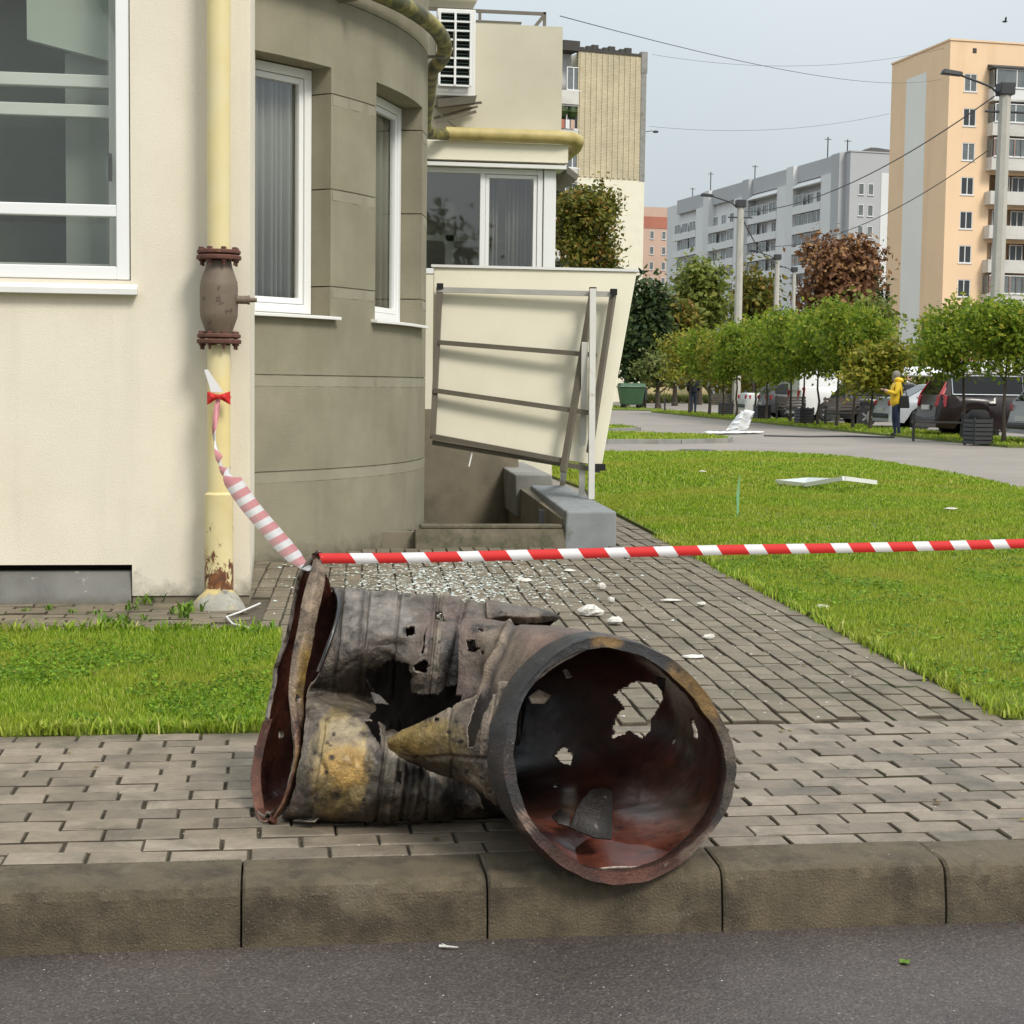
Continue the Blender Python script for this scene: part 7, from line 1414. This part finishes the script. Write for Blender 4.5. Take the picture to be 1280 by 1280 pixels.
def brick_rib():
    m, nt, b = _new('pale_ribbed_brick'); tc = nt.nodes.new('ShaderNodeTexCoord'); mp = nt.nodes.new('ShaderNodeMapping'); mp.inputs['Rotation'].default_value = (PI/2, 0, 0); nt.links.new(tc.outputs['Object'], mp.inputs['Vector'])
    br = N(nt, 'TexBrick', Scale=1.0); br.inputs['Brick Width'].default_value = .3; br.inputs['Row Height'].default_value = .11; br.inputs['Mortar Size'].default_value = .012
    br.inputs['Color1'].default_value = (.50, .43, .285, 1); br.inputs['Color2'].default_value = (.58, .51, .355, 1); br.inputs['Mortar'].default_value = (.36, .31, .22, 1); nt.links.new(mp.outputs['Vector'], br.inputs['Vector'])
    col = mixc(nt, 1.0, br.outputs['Color'], ramp(nt, noise_t(nt, .5, 6, .6), [(.3, (.86, .86, .86)), (.7, (1.1, 1.09, 1.07))]), 'MULTIPLY'); nt.links.new(col, b.inputs['Base Color']); b.inputs['Roughness'].default_value = .9; return m
M['ribbrick'] = brick_rib()
def far_window(w, h, glass, proud=.0, split=True):
    """prototype window in local axes: face looks to -y, origin bottom-left"""
    mb = MB(); f = .07
    mb.box((0, -.04+proud, 0), (f, .03, h)); mb.box((w-f, -.04+proud, 0), (w, .03, h)); mb.box((f, -.04+proud, 0), (w-f, .03, f)); mb.box((f, -.04+proud, h-f), (w-f, .03, h))
    if split: mb.box((w*.5-.04, -.03+proud, f), (w*.5+.04, .02, h-f))
    mb.box((-.06, -.12, -.07), (w+.06, .02, -.005)); fr = mb.build('window', M['wren'])
    mb = MB(); mb.box((f-.01, .012, f-.01), (w-f+.01, .02, h-f+.01)); mb.build('pane', M[glass], fr); return fr
def put(proto, parent, loc, rot=0.0, first=[]):
    c = copy_tree(proto); c.parent = parent; c.location = loc; c.rotation_euler = (0, 0, rot); return c
protos = []
# --- orange block
OB = empty('orange_block', (0, 0, 0), 'tall orange apartment block with pale vertical stripe on its gable wall', 'apartment block', 'apartment blocks')
Hh = topz(1188, 48, 139)-.1
def rows_wall(name, parent, width, holes, H_, m, z0=-.5, depth=.35, flip=None):
    us = [0, width]+[u for h in holes for u in (h[0], h[1])]; vs = [z0, H_]+[v for h in holes for v in (h[2], h[3])]
    return wall_grid(name, us, vs, lambda u, v: any(h[0] < u < h[1] and h[2] < v < h[3] for h in holes), lambda u, v, d: (u, d, v), depth, M[m], parent)
zs_w = [topz(1212, 103, 139.5)-2.8*k-.72 for k in range(10)]; holes = [(1.35, 2.5, z, z+1.45) for z in zs_w]+[(1.9, 2.2, 29.05, 29.4)] if False else [(1.35, 2.5, z, z+1.45) for z in zs_w]
holes += [(3.9, 7.6, z-.6, z+1.75) for z in zs_w]
rows_wall('front_wall', OB, 18, holes, Hh, 'orange')
mb = MB(); mb.box((0, .352, -.5), (.3, 10.9, Hh)); mb.build('gable_wall', M['orange'], OB)
mb = MB(); mb.box((17.7, .352, -.5), (18, 10.9, Hh)); mb.box((.302, 10.6, -.5), (17.698, 10.9, Hh)); mb.box((.302, 2.2, -.5), (17.698, 2.3, Hh-.4)); mb.build('rear_wall', M['orange'], OB)
mb = MB(); mb.box((.3, .35, Hh-.5), (17.7, 10.6, Hh-.3)); mb.build('roof', M['roofd'], OB); mb = MB(); mb.box((-.08, -.08, Hh), (18.1, .4, Hh+.14)); mb.box((-.08, .402, Hh), (.36, 11, Hh+.14)); mb.build('coping', M['orange'], OB)
mb = MB(); mb.box((-.02, 4.1, 2), (-.0005, 7.9, 28)); mb.build('pale_stripe', M['stripe'], OB); mb = MB(); mb.box((2.0, -.02, 28.9), (2.35, .02, 29.3)); mb.build('vent', M['roofd'], OB)
pw = far_window(1.15, 1.45, 'dglass'); pw2 = far_window(1.15, 1.45, 'pglass')
for k, z in enumerate(zs_w): put(pw2 if k in (0, 2) else pw, OB, (1.35, .06, z))
pb = far_window(3.7, 1.5, 'pglass'); pd_ = far_window(1.2, 2.2, 'dglass'); rb = random.Random(4)
for k, z in enumerate(zs_w):
    zb = z-.78; mb = MB(); mb.box((3.5, -1.0, zb), (8.0, .0, zb+.16)); mb.build('balcony_slab', M['wdirty'], OB)
    mb = MB(); e = .03*rb.random(); mb.box((3.52, -1.0, zb+.162), (7.98, -.92, zb+1.05+e)); mb.box((3.52, -.918, zb+.162), (3.6, -.002, zb+1.05+e)); mb.build('balcony_parapet', M['wdirty'] if k not in (0,) else M['wren'], OB)
    put(pd_, OB, (4.3+.5*rb.random(), .3, z-.55)); put(pd_, OB, (6.1, .3, z-.55))
    if k in (0, 1, 2, 6, 7): 
        put(pb, OB, (3.7, -.95, zb+1.1))
        mb = MB(); mb.box((3.56, -.9, zb+1.1), (3.6, -.05, zb+2.55)); mb.build('side_glazing', M['pglass'], OB)
        if k in (2, 6, 7):
            for q in range(6): mb = MB(); mb.box((3.7+q*.6, -1.03, zb+1.08), (3.75+q*.6, -1.0, zb+2.5)); mb.build('balcony_bar', M['redband'] if q % 3 == 0 else M['frame'], OB)
mb = MB(); mb.hexa([(3.4, -1.1, zs_w[0]+1.85), (8.1, -1.1, zs_w[0]+1.85), (8.1, .0, zs_w[0]+1.85), (3.4, .0, zs_w[0]+1.85), (3.4, -1.1, zs_w[0]+1.95), (8.1, -1.1, zs_w[0]+1.95), (8.1, 0, zs_w[0]+2.3), (3.4, 0, zs_w[0]+2.3)]); mb.build('balcony_roof', M['roofd'], OB)
put(pw, OB, (10, .06, zs_w[3]));
for k, z in enumerate(zs_w): put(pw, OB, (12.5, .06, z))
for o_ in (): pass
place(OB, 1188, 139, math.radians(4.5), 60)
# --- long grey block: gable faces us, balcony side recedes to the left
GB = empty('grey_block', (0, 0, 0), 'long grey apartment block with white glazed balconies, behind the red brown tree', 'apartment block', 'apartment blocks')
LG = 70.0; HG = topz(1063, 188, 224)-.1
# local axes: x along the gable (towards the right), y along the long side (away); the long side is the face at x = 0
mb = MB(); mb.box((0.02, 0, -.5), (6, 14, HG)); mb.build('gable_wall', M['greyren'], GB)
mb = MB(); mb.box((4.6, -.06, -.5), (13, -.002, HG-2.6)); mb.box((6.002, 0, -.5), (13, 14, HG)); mb.build('white_gable', M['wren'], GB)
mb = MB(); mb.box((0.3, 14.002, -.5), (13, LG, HG-.5)); mb.build('core', M['lgrey'], GB)
mb = MB(); mb.box((-.1, -.1, HG), (13.1, 6, HG+.15)); mb.build('coping', M['greyren'], GB)
mb = MB(); mb.hexa([(2.5, 1, HG+.2), (11, 1, HG+.2), (11, 5, HG+.2), (2.5, 5, HG+.2), (4, 2, HG+1.0), (5, 2, HG+1.0), (5, 4, HG+1.0), (4, 4, HG+1.0)]); mb.build('roof_sheeting', M['roofd'], GB)
gw = far_window(.8, 1.5, 'pglass', split=False); gw2 = far_window(1.6, 1.5, 'pglass'); gw3 = far_window(2.6, 1.55, 'pglass'); gwd = far_window(1.6, 1.5, 'dglass')
for k in range(9):
    z = HG-5.6-2.8*k
    for x in (1.3, 2.7): put(gw, GB, (x, -.02, z))
SEC = [(2.5, 17), (17, 33), (33, 49), (49, 65)]; r_ = random.Random(8)
for si, (a, b) in enumerate(SEC):
    mb = MB(); mb.box((-.9, a-1.1, -.5), (.298, a+1.3, HG)); mb.build('pilaster', M['greyren' if si % 2 == 0 else 'lgrey'], GB)
    mb = MB(); mb.box((-.25, a+1.302, HG-2.3), (.298, b-1.102, HG)); mb.build('attic_band', M['greyren'], GB)
    mb = MB(); mb.box((-.85, a+1.302, -.5), (.298, a+4.5, HG-2.4)); mb.build('white_bay', M['wren'], GB)
    if si < 2: mb = MB(); mb.hexa([(-1.1, a+4.4, HG-3.3), (.2, a+4.4, HG-3.3), (.2, b-1.2, HG-3.3), (-1.1, b-1.2, HG-3.3), (-1.1, a+4.4, HG-3.15), (.2, a+4.4, HG-2.2), (.2, b-1.2, HG-2.2), (-1.1, b-1.2, HG-3.15)]); mb.build('balcony_roof', M['lgrey'], GB)
    for k in range(9):
        z = HG-5.9-2.8*k; y0, y1 = a+4.5, b-1.1
        mb = MB(); mb.box((-.95, y0+.002, z-1.0), (.298, y1, z+.05)); mb.build('balcony_parapet', M['wren'], GB)
        n = 3; w = (y1-y0)/n
        for q in range(n):
            pr = r_.choice((gw3, gw3, gw2, gwd)); ww = {gw3.name: 2.6, gw2.name: 1.6, gwd.name: 1.6}[pr.name]
            put(pr, GB, (-.72 if pr is gw3 else -.2, y1-q*w-.4, z+.1), -PI/2)
        mb = MB(); mb.box((-.1, y0, z+.05), (.298, y1, z+1.78)); mb.build('balcony_wall', M['lgrey'], GB)
for x, y, h in ((1.5, 4, 2.2), (1, 9, 3.2), (1, 34, 2.4), (1, 52, 3.5), (1, 60, 1.8)): mb = MB(); mb.bar((x, y, HG), (x, y, HG+h), .12); mb.bar((x-.5, y, HG+h*.9), (x+.5, y, HG+h*.9), .08); mb.build('aerial', M['darkmetal'], GB)
place(GB, 1063, 224, math.radians(7.1), 200)
# --- far pinkish block with red band
PB = empty('pink_block', (0, 0, 0), 'distant pinkish apartment block with a red band under its roof', 'apartment block', 'apartment blocks')
mb = MB(); mb.box((0, 0, -.5), (7, 12, 35.0)); mb.box((7.002, 2, -.5), (20, 14, 34)); mb.build('wall', M['pink'], PB)
mb = MB(); mb.box((-.06, -.06, 31.0), (7.06, -.004, 33.2)); mb.box((-.06, -.0, 31.0), (-.004, 12, 33.2)); mb.build('red_band', M['redband'], PB)
for k in range(10): put(gw, PB, (1.6, -.03, 29.0-2.9*k)); put(gw, PB, (4.0, -.03, 29.0-2.9*k))
place(PB, 803, 318, math.radians(7), 260)
# --- pale brick tower
TB = empty('brick_tower', (0, 0, 0), 'pale ribbed brick apartment tower with stacked loggias, behind the annex', 'apartment block', 'apartment blocks')
TW, TH = 5.55, topz(722, 60, 125)-.15
mb = MB(); mb.box((0, 0, 16.6), (TW-.42, .35, TH)); mb.build('brick_wall', M['ribbrick'], TB)
for k in range(11): mb = MB(); mb.box((.12+k*.455, -.055, 16.7), (.12+k*.455+.2, -.001, TH-.1)); mb.build('brick_rib', M['ribbrick'], TB)
mb = MB(); mb.box((0, -.02, -.5), (TW, .352, 16.598)); mb.build('plastered_wall', M['panel'], TB)
mb = MB(); mb.box((TW-.418, -.05, 16.6), (TW, .35, TH+.05)); mb.box((TW-.45, -.08, TH-1.2), (TW+.05, .4, TH+.35)); mb.build('corner_pier', M['concrete'], TB)
mb = MB(); mb.box((.3, .352, -.5), (TW, 12, TH)); mb.build('side_wall', M['panel'], TB)
mb = MB(); mb.box((-.05, -.08, TH), (TW-.46, .4, TH+.16)); 
for k in range(9): x = .2+k*.45; mb.box((x, -.02, TH+.16), (x+.3+.1*(k % 3), .3, TH+.30+.12*((k*7) % 3)))
mb.build('roof_edge', M['roofd'], TB); mb = MB(); mb.box((-1.1, .2, TH+.0), (.2, .8, TH+.75)); mb.build('roof_vent', M['roofd'], TB)
mb = MB(); mb.box((-9, 1.3, -.5), (-.002, 12, TH)); mb.build('loggia_back', M['wren'], TB); tw_ = far_window(1.0, 1.7, 'dglass'); tw2 = far_window(1.1, 1.7, 'pglass')
for k in range(9):
    z = TH-2.0-2.83*k
    mb = MB(); mb.box((-9, -.15, z-2.1), (-.002, 1.298, z-1.95)); mb.build('loggia_slab', M['concrete'], TB); mb = MB(); mb.box((-9, -.2, z-1.948), (-.004, -.1, z-.95)); mb.build('loggia_parapet', M['wdirty'], TB)
    put(tw_ if k % 2 == 0 else tw2, TB, (-1.75, 1.2, z-1.1)); put(tw2 if k != 1 else tw_, TB, (-.9, .05, z-.9)); put(tw2, TB, (-3.2, 1.2, z-1.1)); put(tw_, TB, (-5, 1.2, z-1.1))
mb = MB(); mb.box((-9.1, -.2, TH-.05), (-.002, 1.3, TH+.1)); mb.build('loggia_roof', M['roofd'], TB)
for dx, c_ in ((-1.3, 'redband'), (-.9, 'wren'), (-.5, 'pink')): mb = MB(); mb.box((dx-.16, -.28, TH-5.75), (dx+.16, -.22, TH-5.1)); mb.build('laundry', M[c_], TB)
for dx in (-1.2, -.4): mb = MB(); mb.lathe([(.0, 0), (.3, .12), (.45, .5), (.3, .85), (0, 1.0)], (dx, .1, TH-5.0), 9); mb.build('potted_plant', LM['dark'], TB)
mb = MB(); mb.tube([(TW, .1, 20.3), (TW+.5, .0, 20.4), (TW+.75, -.05, 20.38)], .03, 6); mb.box((TW+.7, -.2, 20.28), (TW+1.0, .1, 20.42)); mb.build('wall_lamp', M['darkmetal'], TB)
place(TB, 723, 125, math.radians(13), 80)
# --- low red roofed kiosk under the orange block
KB = empty('low_shed', (0, 0, 0), 'low shed with dark red roof at the foot of the orange block', 'shed'); mb = MB(); mb.box((0, 0, -.5), (6, 4, 3.4)); mb.build('wall', M['pink'], KB); mb = MB(); mb.box((-.3, -.4, 3.4), (6.3, 4.3, 3.75)); mb.box((-.05, -.06, .3), (-.001, .2, 3.39)); mb.build('roof', M['redband'], KB); place(KB, 1134, 122, math.radians(7))
for p_ in (pw, pw2, pb, pd_, gw, gw2, gw3, gwd, tw_, tw2):
    for c_ in list(p_.children): bpy.data.objects.remove(c_)
    bpy.data.objects.remove(p_)
# ------------------------------------------------------------------ the other side of the street, mirrored in the window panes
OP_ = empty('street_house', (0, -24, 0), 'pale house across the street behind the camera', 'house')
mb = MB(); mb.box((-22, -32, -.2), (-4.6, -24, 11.0)); mb.build('wall', M['lgrey'], OP_); mb = MB(); mb.box((-4.598, -32, -.2), (-4.15, -24.2, 10.2)); mb.build('end_wall', M['wren'], OP_); mb = MB(); mb.prism([(-22.5, -33, 11.0), (-22.5, -23.4, 11.0), (-22.5, -28, 14)], (19, 0, 0)); mb.build('roof', M['roofd'], OP_)
for k in range(4):
    for z in (1, 4, 7.5): mb = MB(); mb.box((-15.5+3*k, -24.06, z), (-14.0+3*k, -24.001, z+1.6)); mb.build('window', M['dglass'], OP_)
big = [(-1, -19, 1.0), (5, -23, 1.25), (-10, -15, .7)]
proto = None
for k, (x, y, s_) in enumerate(big):
    if proto is None: proto = tree('street_tree', (0, 0, -.16), 3.4, [(0, 0, 4.2, 1.8, 1.8, 1.9), (.8, .2, 5.0, 1.1, 1.1, 1.1), (-.9, -.3, 3.8, 1.2, 1.1, 1.0), (.2, .8, 4.8, 1.2, 1.0, 1.2)], 2600, .16, 'dark', 'broad tree across the street behind the camera', 'trees across the street', 500, spread=1.6, r0=.14); o = proto
    else: o = copy_tree(proto)
    o.location = (x, y, -.16); o.scale = (s_, s_, s_); o.rotation_euler = (0, 0, k*1.1); o['label'] = ['mid sized tree straight across the street behind the camera', 'largest tree across the street behind the camera', 'smallest tree across the street, before the pale house'][k]
for o in proto.users_collection[0].objects:
    if o.get('label') == 'broad tree across the street behind the camera': pass
